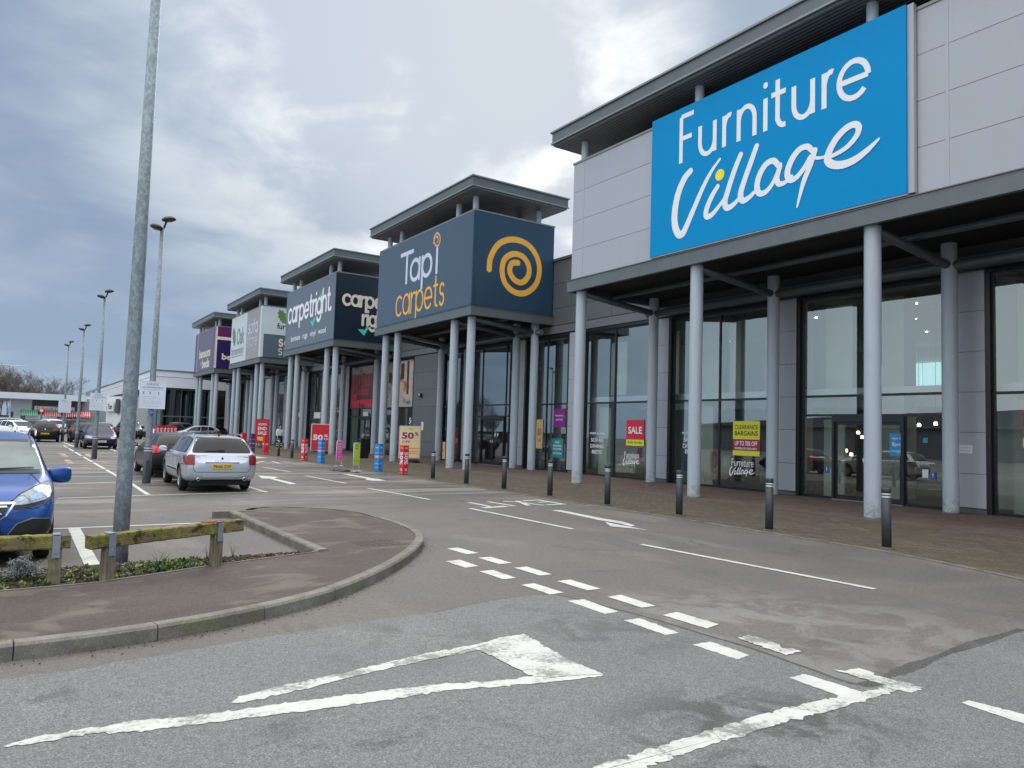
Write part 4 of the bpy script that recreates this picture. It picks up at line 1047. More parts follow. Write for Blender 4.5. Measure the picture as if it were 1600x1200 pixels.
# wall behind the gap under the floating roof
bw = MB(); bw.box((19.2,-7.5,11.2),(19.3,20.2,12.03)); bw.build('louvre_wall', 'canopy_dark', fv, off)
for a, b in ((19.90,20.70),(14.40,15.22),(8.93,9.60),(3.3,4.1),(-2.2,-1.4),(25.05,25.93)): pier(fv, off, a, b)
glazing(fv, off, 20.82, 24.93, [23.0]); glazing(fv, off, 15.34, 19.78, [17.54])
glazing(fv, off, 9.72, 14.28, [13.2,11.05], rails=(2.5,3.08), door=(11.07,13.18,2.46), umull=[PX(1363, 550, WX).y])
glazing(fv, off, 4.22, 8.81, [6.4]); glazing(fv, off, -1.28, 3.18, [1.0]); glazing(fv, off, -7.8, -2.32, [-5])
shell(fv, off, -8, 25.9, spots=6, seed=4, depth=15, zc=6.3)
# more of the lit spots seen through the upper glass of the door bay
for px, py in ((1320,505),(1275,498),(1310,536),(1393,492),(1430,500),(1448,520),(1380,510),(1402,512),(1368,470),(1432,476),(1200,470),(1142,535)):
    d = ray(px, py); t_ = (6.24-H)/d.z; p = CAMP+d*t_
    if WX+.8 < p.x < WX+14.5 and -7 < p.y < 25:
        s = MB(); s.lathe([(0,-.02),(.035,-.02),(.035,0)], (p.x,p.y,6.28), 8); s.build('ceiling_spot', 'spot_glow', fv, off)
# mezzanine floor edge with glass balustrade, far daylight window
mz = MB(); mz.box((WX+.5,-8,3.08),(WX+.62,25.9,3.34)); mz.box((WX+4.2,-8,2.95),(WX+15,25.9,3.2)); mz.build('mezzanine', 'white_panel', fv, off)
for y in (20.5,16.2,12.6,9.5,4.5): pw = MB(); pw.box((WX+2.2,y-.35,0.02),(WX+2.9,y+.35,6.3)); pw.build('inner_column', 'interior_wall', fv, off)
fw_ = MB()
a0 = PX(1358,590,WX+14.9); a1 = PX(1472,590,WX+14.9)
for k in range(4):
    ya = a0.y+(a1.y-a0.y)*(k/4+.01); yb = a0.y+(a1.y-a0.y)*((k+1)/4-.015)
    fw_.box((WX+14.85,min(ya,yb),PX(1400,611,WX+14.9).z),(WX+14.9,max(ya,yb),PX(1400,570,WX+14.9).z))
fw_.build('back_window', 'far_window_glow', fv, off)
# pale display panels, and brown boards added to darken the lower interior
for ya, yb, z0, z1, dx in ((23.3,24.3,3.4,5.7,.9),(24.0,24.75,0,2.9,.7),(21.0,22.2,3.4,6.0,1.6),(18.3,19.4,3.3,6.0,.9),(17.7,18.2,3.3,6.0,1.3),(15.5,16.1,3.3,4.6,.9),(16.9,17.5,3.3,6.0,2.4),(18.6,19.5,0,2.9,.9),(13.2,14.1,3.3,6.0,1.0),(13.4,14.1,0,2.4,.9),(7.6,8.6,3.3,5.9,.9),(8.0,8.7,0,2.9,.8)):
    m = MB(); m.box((WX+dx,ya,z0+.02),(WX+dx+.08,yb,z1)); m.build('display_panel', 'interior_wall', fv, off)
simple('darkening_brown', S(74,56,44), .7, 0, .1, 3)
for ya, yb, dx in ((9.8,12.3,5.0),(12.6,14.4,6.5),(19.2,21.4,4.4),(15.3,17.0,5.2)):
    m = MB(); m.box((WX+dx,ya,.02),(WX+dx+.1,yb,2.9)); m.build('darkening_board', 'darkening_brown', fv, off)
# window graphics
def sticker(root, off, name, y, z, w, h, mat, texts=(), x=WX-.006, label=None):
    m = MB(); m.box((x,y-w/2,z-h/2),(x+.004,y+w/2,z+h/2)); o = m.build(name, mat, root, off)
    if label: o['label'] = label
    for s_, dy, dz, ww, hh, mt, bo in texts:
        t2 = MB(); text(t2, s_, (x,y-dy,z+dz), UF, UZ, ww, hh, bold=bo, eps=.003); t2.build('lettering', mt, o, off)
    return o
def glass_text(root, off, items, mat='letter_white', x=WX-.004):
    t2 = MB()
    for s_, y, z, w, h, bo in items: text(t2, s_, (x,y,z), UF, UZ, w, h, bold=bo)
    return t2.build('window_lettering', mat, root, off)
simple('sale_red', S(196,30,66), .5, 0, .04, 2); simple('sale_yellow', S(214,212,50), .5, 0, .04, 2); simple('sale_maroon', S(150,32,62), .5)
def small_logo(root, off, px0, py0, scale):
    """the two-line shop name on the glass, centred at the given point"""
    t2 = MB(); c = Vector((WX-.006, px0, py0))
    text(t2, 'Furniture', c+Vector((0,0,.30*scale)), UF, UZ, 1.05*scale, .30*scale, bold=.0)
    yc = sum(p.y for pts,_ in VILL for p in pts)/sum(len(pts) for pts,_ in VILL); zc = sum(p.z for pts,_ in VILL for p in pts)/sum(len(pts) for pts,_ in VILL)
    k = scale*.19
    for i, (pts, W) in enumerate(VILL): ribbon(t2, [c+Vector((0,(p.y-yc)*k,(p.z-zc)*k-.06*scale)) for p in pts], [w_*k*1.1 for w_ in W], NF, off=.001*(i % 5))
    return t2.build('window_lettering', 'letter_white', root, off)
def P_(x, y): return PX(x, y, WX)
q = P_(1166,686); sticker(fv, off, 'window_poster', q.y, q.z+.02, 1.10, 1.16, 'sale_yellow', [('CLEARANCE',0,.38,.94,.15,'letter_black',.015),('BARGAINS',0,.17,.94,.16,'letter_black',.02)])
q2 = sticker(fv, off, 'window_poster', q.y, q.z-.20, 1.09, .38, 'sale_maroon', [('UP TO 70% OFF',0,.05,.92,.16,'letter_white',.02),('IMMEDIATE DELIVERY',0,-.12,.92,.07,'letter_white',.02)], x=WX-.014)
q = P_(992,673); sticker(fv, off, 'window_poster', q.y-.02, q.z+.04, 1.02, .78, 'sale_red', [('SALE',.0,-.02,.78,.28,'letter_white',.02)])
sticker(fv, off, 'window_poster', q.y-.02, q.z-.47, 1.02, .24, 'sale_yellow', [('Ends Sunday',.0,.0,.8,.14,'letter_black',.01)])
small_logo(fv, off, P_(987,722).y, P_(987,722).z+.04, .80); small_logo(fv, off, P_(1160,737).y, P_(1160,737).z+.04, .86)
for px, yy in ((933,0),(1081,0)):
    c_ = P_(px, 690)
    glass_text(fv, off, [('MORE IN ONE',c_.y,P_(px,677).z,.95,.09,.02),('SOFAS',c_.y,P_(px,687.5).z,.78,.15,.01),('DINING',c_.y,P_(px,697).z,.85,.15,.01),('BEDS',c_.y,P_(px,706).z,.62,.15,.01)])
q = P_(1403,695); sticker(fv, off, 'window_poster', q.y+.02, q.z, .40, .62, simple('poster_blue', S(30,136,196), .5), [('open til',0,.17,.28,.09,'letter_white',.0),('8pm',0,-.0,.26,.14,'letter_white',.0),('tonight',0,-.18,.3,.09,'letter_white',.0)], x=WX-.03)
for px, py in ((1292,734),(1458,744)): q = P_(px, py); sticker(fv, off, 'window_sticker', q.y, q.z, .14, .19, simple('sticker_blue', S(40,84,150), .5), [('!',0,.02,.03,.1,'letter_white',0)])
q = P_(1446,740); sticker(fv, off, 'window_sticker', q.y, q.z, .16, .22, 'white_panel')
q = P_(1446,688); sticker(fv, off, 'window_sticker', q.y, q.z, .13, .14, simple('sticker_teal', S(30,140,160), .5))
glass_text(fv, off, [('We are available',P_(1446,723).y,P_(1446,723).z,.5,.05,.01),('We are available',P_(1277,714).y,P_(1277,714).z,.5,.05,.01)])
q = P_(1513,702); m_ = MB(); m_.box((WX-.15,q.y-.16,q.z-.11),(WX-.13,q.y+.16,q.z+.11)); o_ = m_.build('name_plate', 'white_panel', fv, off)
t2 = MB(); text(t2, 'Furniture Village', (WX-.15,q.y,q.z+.04), UF, UZ, .24, .03); text(t2, 'Customer car park', (WX-.15,q.y,q.z-.03), UF, UZ, .24, .025); t2.build('lettering', 'notice_grey', o_, off)
q = P_(1598,662); sticker(fv, off, 'window_poster', q.y-.6, q.z, 1.2, .66, 'sale_red', [('SALE',.0,-.02,.9,.28,'letter_white',.02)]); sticker(fv, off, 'window_poster', q.y-.6, q.z-.47, 1.2, .24, 'sale_yellow', [('Ends Sunday',.0,.0,.9,.14,'letter_black',.01)])

# ---------------------------------------------------------------- carpet shops and the rest of the terrace
def terrace(name, label, yb0, yw0, yw1, sign_front, sign_side, silver=False, seed=1, posters=None, doorbay=True, lay=None):
    off = (WX, yb0, 0); r = empty(name, off, 0, label, 'shop')
    y1 = yb0+10.0
    cols = [(x, y) for x in (16.3,19.7) for y in (yb0+.5, yb0+2.0, y1-2.0, y1-.5)]
    canopy(r, off, yb0, y1, cols, roof=(yb0-.5, y1+.45))
    upper(r, off, yw0, yw1, yb0, y1)
    sign_front(r, off, yb0, y1); sign_side(r, off, yb0)
    shell(r, off, yw0, yw1, wallm='interior_wall', spots=4, seed=seed, depth=8)
    for it in lay:
        if it[0] == 'g': glazing(r, off, it[1], it[2], it[3], door=it[4] if len(it) > 4 else None, rails=(2.5,3.08) if len(it) > 4 else (3.05,))
        else: pier(r, off, it[1], it[2], mat='silver_panel' if it[0] == 'p' else 'cladding_grey')
    return r, off
def board(r, off, y0, y1, x0, z0, z1, mat, name='sign_board'):
    m = MB(); m.box((x0,y0,z0),(x0+.07,y1,z1)); return m.build(name, mat, r, off)
def sboard(r, off, x0, x1, y, z0, z1, mat, name='sign_board'):
    m = MB(); m.box((x0,y,z0),(x1,y+.07,z1)); return m.build(name, mat, r, off)
simple('tapi_blue', S(38,66,88), .3, 0, .02, 1, coat=.3); simple('tapi_blue_side', S(38,66,88), .3, 0, .02, 1)
simple('spiral_gold', S(228,172,66), .45, 0, .03, 2); simple('letter_cream', S(214,208,190), .5, 0, .03, 3); simple('letter_pale', S(196,206,226), .5)
ZB, ZT = 7.13, 11.22
def tapi_front(r, off, y0, y1):
    b = board(r, off, y0+.02, y1, 15.93, ZB, ZT, 'tapi_blue')
    X = 15.927
    pt = lambda x, y: PX(560+x/4.615, 260+y/4.615, X)
    lt = MB()
    A = pt(345,838); A.y -= 0; B = pt(572,765)
    # T
    for k, P in enumerate([[pt(312,648),pt(396,606)],[pt(355,636),pt(344,838)]]):
        P = [Vector((X,p.y,p.z)) for p in P]; 
        if k == 0: z_ = (P[0].z+P[1].z)/2; P[0].z = P[1].z = z_
        if k == 1: P[0].y = P[1].y = (P[0].y+P[1].y)/2
        ribbon(lt, P, .21, NF, off=.003+.001*k)
    zb = A.z; xh = 1.0
    def gl(c, pa, pb, w, mb, xh, zb):
        ya = pt(*pa).y; yb = pt(*pb).y; wd = GL[c][0]; sx = (ya-yb)/wd if wd else 1
        for k, (pts, cl) in enumerate(GL[c][1]):
            if c == 'i' and k == 1: continue
            ribbon(mb, [Vector((X,ya-p[0]*sx,zb+p[1]*xh)) for p in pts], w, NF, closed=bool(cl), off=.003+.0012*(k%3))
    gl('a',(378,740),(440,740),.2,lt,xh,zb); gl('p',(462,700),(527,700),.2,lt,xh,zb); gl('i',(565,700),(565,700),.2,lt,xh*1.12,zb)
    lt.build('lettering', 'letter_pale', b, off)
    sp_ = MB(); sp_pts = [(543,552),(548,510),(566,482),(585,495),(590,530),(578,568),(560,572),(549,545),(556,512),(570,508),(577,530),(568,548)]
    ribbon(sp_, smooth_pts([pt(*p) for p in sp_pts], 5), [.12,.12,.12,.11,.11,.11,.11,.1,.1,.1,.09,.08], NF, off=.004); sp_.build('spiral', simple('spiral_tan', S(206,160,112), .5), b, off)
    lc = MB(); C0 = pt(290,1080); zb2 = C0.z+.02
    yA = pt(268,1050).y; yB = pt(622,950).y
    word(lc, 'carpets', (X,yA-.05,zb2), (X,yB+.05,zb2), .98, .13, NF, sp=.26)
    lc.build('lettering', 'spiral_gold', b, off)
def tapi_side(r, off, y0):
    b = sboard(r, off, 15.98, 20.25, y0-.03, ZB, ZT, 'tapi_blue_side')
    c = MB(); c.box((15.90,y0-.07,ZB),(15.98,y0+.02,ZT)); c.build('corner_trim', 'tapi_blue_side', r, off)
    Y = y0-.034; pt = lambda x, y: PY(560+x/4.615, 260+y/4.615, Y)
    sp_ = [(943,742),(952,660),(1000,572),(1070,532),(1150,532),(1230,572),(1285,650),(1305,745),(1285,840),(1230,900),(1165,917),(1100,890),(1052,830),(1036,750),(1050,678),(1090,640),(1140,632),(1190,655),(1225,710),(1230,770),(1205,820),(1165,838),(1120,812),(1092,760),(1098,712),(1120,694),(1150,696)]
    m = MB(); ribbon(m, smooth_pts([pt(*p) for p in sp_], 6), .265, NS, off=.004); m.build('spiral', 'spiral_gold', b, off)
tp, toff = terrace('carpet_shop', 'carpet shop with dark blue box, gold spiral and pale name, second from the camera', 27.30, 25.95, 41.35, tapi_front, tapi_side, seed=2,
 lay=[('g',26.05,29.27,[27.7]),('p',29.40,30.25),('g',30.40,34.60,[33.45,31.15],(31.2,33.4,2.5)),('p',34.72,35.25),('g',35.37,37.65,[36.5]),('d',37.77,41.35)])
# extra grey cladding wall with floodlight, notice
o_ = MB(); q = P_(662,618); o_.box((WX-.3,q.y-.09,q.z-.12),(WX-.13,q.y+.09,q.z+.12)); fl_ = o_.build('wall_light', 'black_plastic', tp, toff, bevel=.02); o_ = MB(); o_.box((WX-.31,q.y-.07,q.z-.02),(WX-.302,q.y+.07,q.z+.1)); o_.build('lens', 'white_panel', fl_, toff)
q = P_(663,666); sticker(tp, toff, 'notice', q.y, q.z, .3, .5, 'white_panel', x=WX-.14)
simple('poster_purple', S(122,32,124), .5); simple('poster_teal', S(24,128,132), .5); simple('poster_orange', S(222,186,124), .5, 0, .1, 3)
q = P_(874,653); sticker(tp, toff, 'window_poster', q.y, q.z, .85, .85, 'poster_purple', [('Free\nmeasuring\n& delivery\nin store'.replace('\n',' '),0,.1,.6,.1,'letter_white',.01),('quote today',0,-.08,.5,.1,'letter_white',.01)], label='purple window poster')
q = P_(871,700); sticker(tp, toff, 'window_poster', q.y, q.z, .85, .85, 'poster_teal', [('FREE',0,.26,.3,.09,'letter_white',.01),('MEASURING',0,.1,.6,.09,'letter_white',.01),('& PLANNING',0,-.04,.6,.09,'letter_white',.01),('ON IT NOW',0,-.24,.6,.09,'letter_white',.01)], label='teal window poster')
q = P_(843,678); sticker(tp, toff, 'window_poster', q.y, q.z, .5, 1.35, 'poster_orange', [('50',0,.1,.3,.3,'letter_black',.01),('OFF',0,-.3,.3,.14,'sale_red',.01)], label='orange window poster')
q = P_(692,700); sticker(tp, toff, 'window_poster', q.y, q.z-.2, .6, 1.1, 'poster_orange', [('SALE',0,.1,.4,.2,'sale_red',.01)])
q = P_(776,679)
for d_ in (-.12,.12): sticker(tp, toff, 'door_sticker', q.y+d_, q.z, .12, .17, 'white_panel', x=WX-.02)

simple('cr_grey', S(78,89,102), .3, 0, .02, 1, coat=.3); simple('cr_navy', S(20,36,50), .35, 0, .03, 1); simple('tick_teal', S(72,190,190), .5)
def cr_front(r, off, y0, y1):
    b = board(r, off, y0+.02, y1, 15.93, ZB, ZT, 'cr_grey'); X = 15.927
    pt = lambda x, y: PX(440+x/8.57, 420+y/8.57, X)
    A = pt(100,720); Bq = pt(655,552); z = (A.z+Bq.z)/2
    m = MB(); word(m, 'carpetright.', (X,y1-.55,z), (X,y0+.75,z), .98, .22, NF, sp=.28); m.build('lettering', 'letter_white', b, off)
    t2 = MB(); Lz = (pt(128,970).z+pt(590,855).z)/2
    text(t2, 'laminate   rugs   vinyl   wood', (X,(pt(125,970).y+pt(590,850).y)/2,Lz+.12), UF, UZ, abs(pt(125,970).y-pt(590,850).y), .5, bold=.012); t2.build('lettering', 'letter_white', b, off)
    k = MB(); pp = [pt(*p) for p in ((380,690),(415,705),(450,640),(455,655),(420,780))]
    k.add([p+NF*.006 for p in pp], [(0,1,4),(1,2,3,4)]); pp = [pt(*p) for p in ((512,370),(520,400),(545,330),(548,280))]; k.add([p+NF*.006 for p in pp], [(0,1,2,3)]); k.build('tick', 'tick_teal', b, off)
def cr_side(r, off, y0):
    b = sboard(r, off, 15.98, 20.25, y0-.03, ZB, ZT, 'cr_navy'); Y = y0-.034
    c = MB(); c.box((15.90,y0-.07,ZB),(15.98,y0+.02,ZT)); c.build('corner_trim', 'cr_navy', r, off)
    pt = lambda x, y: PY(440+x/8.57, 420+y/8.57, Y)
    a = pt(800,470); bq = pt(1290,520)
    m = MB(); xh = .62
    word(m, 'carpet', (a.x+.12,Y,a.z+.0), (a.x+3.1,Y,a.z+.0), xh, .17, NS, sp=.25)
    word(m, 'right', (a.x+1.45,Y,a.z-1.15), (a.x+3.15,Y,a.z-1.15), xh, .17, NS, sp=.25); m.build('lettering', 'letter_cream', b, off)
    k = MB(); x0, z0 = a.x+1.15, a.z-1.45
    k.add([(Y_ := (x0+p[0], Y-.006, z0+p[1])) for p in ((0,0),(.34,.02),(.40,-.05),(.62,.28),(.68,.1),(.42,-.38))], [(0,1,2,5),(2,3,4,5)]); k.add([(x0+1.0,Y-.006,z0+.6),(x0+1.25,Y-.006,z0+.85),(x0+1.5,Y-.006,z0+.95),(x0+1.3,Y-.006,z0+.7)], [(0,3,2,1)]); k.build('tick', 'tick_teal', b, off)
cr, coff = terrace('carpet_shop', 'grey and navy carpet shop with a teal tick, right of the oak furniture shop', 43.80, 41.35, 57.8, cr_front, cr_side, seed=3,
 lay=[('g',41.50,46.15,[43.8]),('d',46.27,46.9),('g',47.02,52.0,[50.2,48.0],(48.05,50.15,2.5)),('p',52.12,53.0),('g',53.12,57.1,[55.1]),('p',57.22,57.8)])
# big window pictures over the glass
simple('poster_redroom', S(150,34,40), .5, 0, .2, .6)
t = NT('poster_red'); sx_ = t.n('ShaderNodeSeparateXYZ'); t.l(t.pos, sx_.inputs[0]); c = t.ramp(t.math('MULTIPLY', sx_.outputs[2], 1/7), [(.44,S(198,34,60)),(.58,S(196,34,58)),(.60,S(150,46,46)),(.78,S(132,58,54)),(.80,S(150,146,146)),(.9,S(170,168,168))]); c.node.color_ramp.interpolation = 'LINEAR'; t.col(t.mix(t.mask(t.noise(1.1,4,vec=t.pos,stretch=(1,1,2)), .5,.7), c, S(96,30,34))); MATS['poster_red'] = t.m
t = NT('poster_floor'); t.col(t.ramp(t.noise(.7,5,vec=t.pos,dist=1), [(.32,S(64,58,56)),(.45,S(168,164,170)),(.58,S(196,172,148)),(.66,S(132,92,70))])); t.b.inputs['Roughness'].default_value = .5; MATS['poster_floor'] = t.m
o_ = sticker(cr, coff, 'window_poster', 49.5, 4.6, 4.9, 2.95, 'poster_red', label='red room picture over the upper glass'); 
m_ = MB()
for a, b, c_, d_ in ((-1.7,-1.6,-.8,.7),(1.0,1.1,-.8,.8),(-1.7,1.1,-.1,-.02),(-1.9,1.3,-.9,-.55)): m_.box((WX-.012,49.5+a,4.6+c_),(WX-.008,49.5+b,4.6+d_))
m_.build('printed_sofa', simple('print_dark', S(92,34,36), .5), o_, coff)
o_ = sticker(cr, coff, 'window_poster', 43.85, 4.6, 4.5, 2.95, 'poster_floor', label='picture of a floor and chair over the upper glass')
m_ = MB(); m_.box((WX-.012,42.3,3.9),(WX-.008,42.6,6.0)); m_.build('printed_lamp', simple('print_brown', S(70,48,44), .5), o_, coff)
m_ = MB(); m_.box((WX-.012,44.9,4.7),(WX-.008,45.3,5.4)); m_.build('printed_picture', 'print_brown', o_, coff)
m_ = MB(); m_.box((WX-.012,43.0,4.9),(WX-.008,43.5,5.9)); m_.build('printed_chair', 'print_brown', o_, coff)
q = P_(648,655); t2 = MB(); text(t2, '50%', (WX-.006,q.y+.3,q.z-.1), UF, UZ, .9, .4, bold=.03); t2.build('window_lettering', 'letter_white', cr, coff)
q = P_(572,647); sticker(cr, coff, 'window_sticker', q.y, q.z, .9, .28, 'white_panel', x=WX-.03)

simple('oak_white', S(192,204,210), .4, 0, .02, 1); simple('oak_warm', S(150,144,150), .4); simple('oak_slate', S(84,98,112), .4); simple('leaf_green', S(84,132,74), .5, 0, .2, 4); simple('letter_navy', S(30,42,54), .5); simple('letter_slate', S(110,122,136), .5)
def oak_leaf(m, c, U, V, s, N):
    c = Vector(c); pts = []
    prof = [(0,-1.0),(.10,-.75),(.42,-.62),(.30,-.42),(.55,-.22),(.36,-.05),(.58,.2),(.34,.35),(.4,.66),(.14,.74),(0,1.0)]
    pts = [(x, y) for x, y in prof]+[(-x, y) for x, y in prof[-2:0:-1]]
    a = math.radians(28); 
    P = [(x*math.cos(a)-y*math.sin(a), x*math.sin(a)+y*math.cos(a)) for x, y in pts]
    m.add([c+U*(x*s)+V*(y*s)+N*.006 for x, y in P], [tuple(range(len(P)))])
def oak_front(r, off, y0, y1):
    b = board(r, off, y0+4.6, y1, 15.93, ZB, ZT, 'oak_white'); b2 = board(r, off, y0+.02, y0+4.6, 15.932, ZB, ZT, 'oak_warm'); X = 15.926
    e_ = MB(); e_.box((15.925,y0+.02,ZB),(15.931,y0+.5,ZT)); e_.build('sign_trim', 'oak_white', r, off)
    m = MB(); text(m, 'Oak', (X,y0+6.6,9.4), UF, UZ, 2.5, 1.5, bold=.02); m.build('lettering', 'letter_slate', b, off)
    m = MB(); text(m, 'furnitureland', (X,y0+7.5,8.2), UF, UZ, 4.2, .75); m.build('lettering', 'letter_slate', b, off)
    m = MB(); text(m, 'hardwood furniture and sofas', (X,y0+7.5,7.7), UF, UZ, 4.0, .16); m.build('lettering', 'letter_slate', b, off)
    m = MB(); oak_leaf(m, (X,y0+8.9,9.5), UF, UZ, 1.05, NF); m.build('leaf', 'leaf_green', b, off)
    m = MB(); word(m, 'sofa', (X,y0+4.0,9.3), (X,y0+1.2,9.3), .75, .16, NF); word(m, 'store', (X,y0+4.2,8.2), (X,y0+1.1,8.2), .7, .09, NF); m.build('lettering', 'letter_pale', b2, off)
def oak_side(r, off, y0):
    Y = y0-.034
    b = sboard(r, off, 15.95, 20.25, y0-.03, 9.0, ZT, 'oak_white'); b2 = sboard(r, off, 16.12, 20.25, y0-.032, ZB, 8.99, 'oak_slate')
    e_ = MB(); e_.box((15.94,y0-.031,ZB),(16.12,y0+.03,8.99)); e_.build('sign_trim', 'oak_white', r, off)
    m = MB(); word(m, 'furnitureland', (17.15,Y,9.55), (21.5,Y,9.55), .42, .10, NS, sp=.28) if 0 else text(m, 'furnitureland', (18.65,Y,9.72), US, UZ, 3.0, .48, bold=.02)
    text(m, 'Oak', (19.3,Y,10.45), US, UZ, 1.7, .75, bold=.03); m.build('lettering', 'letter_navy', b, off)
    m = MB(); oak_leaf(m, (17.55,Y,10.5), US, UZ, .68, NS); m.build('leaf', 'leaf_green', b, off)
    m = MB(); word(m, 'sofa', (17.35,Y,8.12), (19.4,Y,8.12), .52, .14, NS); word(m, 'store', (17.35,Y,7.4), (19.6,Y,7.4), .5, .08, NS); m.build('lettering', 'letter_cream', b2, off)
ok, ooff = terrace('furniture_shop', 'oak furniture shop with white and grey sign box and a green leaf', 60.30, 57.8, 74.25, oak_front, oak_side, seed=5,
 lay=[('g',57.95,61.2,[59.6]),('p',61.32,62.2),('g',62.32,66.9,[65.4,63.4],(63.45,65.35,2.5)),('p',67.02,67.9),('g',68.02,72.3,[70.2]),('p',72.42,74.2)])
for px in (498,465): q = P_(px, 649); sticker(ok, ooff, 'window_sticker', q.y, q.z, 2.2, .5, 'white_panel', x=WX-.02)

simple('ben_purple', S(70,58,92), .35, 0, .02, 1, coat=.25); simple('ben_deep', S(38,22,88), .35); simple('ben_magenta', S(98,26,86), .35); simple('ben_cream', S(214,206,190), .5)
def ben_front(r, off, y0, y1):
    b = board(r, off, y0+1.3, y1-1.3, 15.93, ZB, ZT, 'ben_purple'); X = 15.927
    for a, c in ((y1-1.2,y1),(y0+.02,y0+1.3)): m = MB(); m.box((15.93,a,ZB),(16.0,c,ZT)); m.build('sign_board', 'ben_magenta', r, off)
    for a in (y1-1.25,y0+.3): m = MB(); m.box((15.922,a-.06,ZB),(15.93,a+.06,ZT)); m.build('sign_trim', 'oak_white', r, off)
    m = MB(); text(m, 'bensons', (X,y0+4.9,8.95), UF, UZ, 5.4, .95, bold=.03); text(m, 'beds', (X,y0+4.2,7.85), UF, UZ, 3.4, .95, bold=.03); text(m, 'for', (X,y0+6.5,7.95), UF, UZ, .8, .45); m.build('lettering', 'ben_cream', b, off)
def ben_side(r, off, y0):
    b = sboard(r, off, 16.05, 20.25, y0-.03, ZB, 9.95, 'ben_deep'); b2 = sboard(r, off, 16.05, 20.25, y0-.03, 10.25, ZT, 'ben_magenta')
    m = MB(); m.box((15.92,y0-.036,ZB),(16.05,y0+.03,ZT)); m.box((16.05,y0-.036,10.15),(20.25,y0-.03,10.25)); m.box((16.05,y0-.036,9.95),(20.25,y0-.03,10.02)); m.box((16.05,y0-.034,10.02),(20.25,y0-.031,10.15)); m.build('sign_trim', 'ben_cream', r, off)
    m = MB(); text(m, 'bensons', (18.15,y0-.034,8.3), US, UZ, 3.2, .62, bold=.03); m.build('lettering', 'ben_cream', b, off)
bn, boff = terrace('bed_shop', 'purple-fronted bed shop, the farthest of the five projecting sign boxes', 76.60, 74.25, 90.7, ben_front, ben_side, seed=6,
 lay=[('g',74.4,78.0,[76.2]),('p',78.12,79.0),('g',79.12,83.6,[82.1,80.1],(80.15,82.05,2.5)),('p',83.72,84.6),('g',84.72,88.8,[86.8]),('p',88.92,90.6)])

# ---------------------------------------------------------------- showroom furniture behind the glass
simple('cream_fabric', S(214,204,184), .8, 0, .06, 9); simple('brown_fabric', S(120,96,74), .85, 0, .08, 9); simple('grey_fabric', S(120,122,126), .85, 0, .08, 9); simple('dark_wood', S(62,44,32), .5)
def cushion(mb, c, s, mi=0): mb.obox(c, *s, mi=mi)
def sofa(loc, rz, w, mat, label, legs='dark_wood'):
    r = empty('sofa', loc, rz, label, 'sofa')
    m = MB(); m.box((-w/2,-.42,.14),(w/2,.42,.36)); m.build('base', mat, r, bevel=.04)
    n = 2 if w > 1.4 else 1
    for i in range(n):
        a = -w/2+.2+(w-.4)*i/n; b = -w/2+.2+(w-.4)*(i+1)/n
        m = MB(); m.box((a+.01,-.46,.36),(b-.01,.22,.5)); m.build('seat_cushion', mat, r, bevel=.05)
        m = MB(); m.box((a+.01,.16,.46),(b-.01,.36,.86)); m.build('back_cushion', mat, r, bevel=.07)
    for s_ in (-1,1): m = MB(); m.box((s_*w/2-(.2 if s_ > 0 else 0),-.44,.16),(s_*w/2+(.2 if s_ < 0 else 0),.4,.62)); m.build('arm', mat, r, bevel=.07)
    m = MB(); m.box((-w/2+.1,.28,.3),(w/2-.1,.44,.8)); m.build('backrest', mat, r, bevel=.05)
    for x in (-w/2+.12,w/2-.12):
        for y in (-.34,.34): m = MB(); m.lathe([(.02,0),(.032,.14)], (x,y,0), 10); m.build('leg', legs, r)
def armchair(loc, rz, mat, label):
    r = empty('armchair', loc, rz, label, 'armchair')
    m = MB(); m.box((-.34,-.36,.2),(.34,.32,.44)); m.build('seat', mat, r, bevel=.07)
    m = MB(); m.box((-.34,.18,.42),(.34,.36,1.1)); M = Matrix.Rotation(-.12,4,'X'); m.v = [M @ v for v in m.v]; m.build('backrest', mat, r, bevel=.09)
    for s_ in (-1,1): m = MB(); m.box((s_*.34-.06,-.34,.22),(s_*.34+.06,.3,.66)); m.build('arm', mat, r, bevel=.05)
    for x in (-.27,.27):
        for y in (-.28,.26): m = MB(); m.lathe([(.014,0),(.024,.2)], (x,y,0), 8); m.build('leg', 'dark_wood', r)
sofa((WX+1.3,23.9,.02), -PI/2+.15, 2.0, 'cream_fabric', 'cream sofa behind the glass under the dining and sofas lettering')
armchair((WX+1.1,18.6,.02), -PI/2-.3, 'cream_fabric', 'cream armchair behind the glass next to the column')
armchair((WX+1.6,22.0,.02), -PI/2+.6, simple('yellow_fabric', S(190,150,70), .85), 'yellow armchair behind the glass beside the sale poster')
sofa((WX+2.6,16.6,.02), -PI/2, 1.9, 'grey_fabric', 'grey sofa behind the glass near the clearance poster')
sofa((WX+3.2,12.2,.02), -PI/2, 2.0, 'brown_fabric', 'brown sofa inside the shop behind the entrance door')
sofa((WX+2.0,6.8,.02), -PI/2+.2, 2.0, 'grey_fabric', 'grey sofa behind the glass at the right edge of the photo')
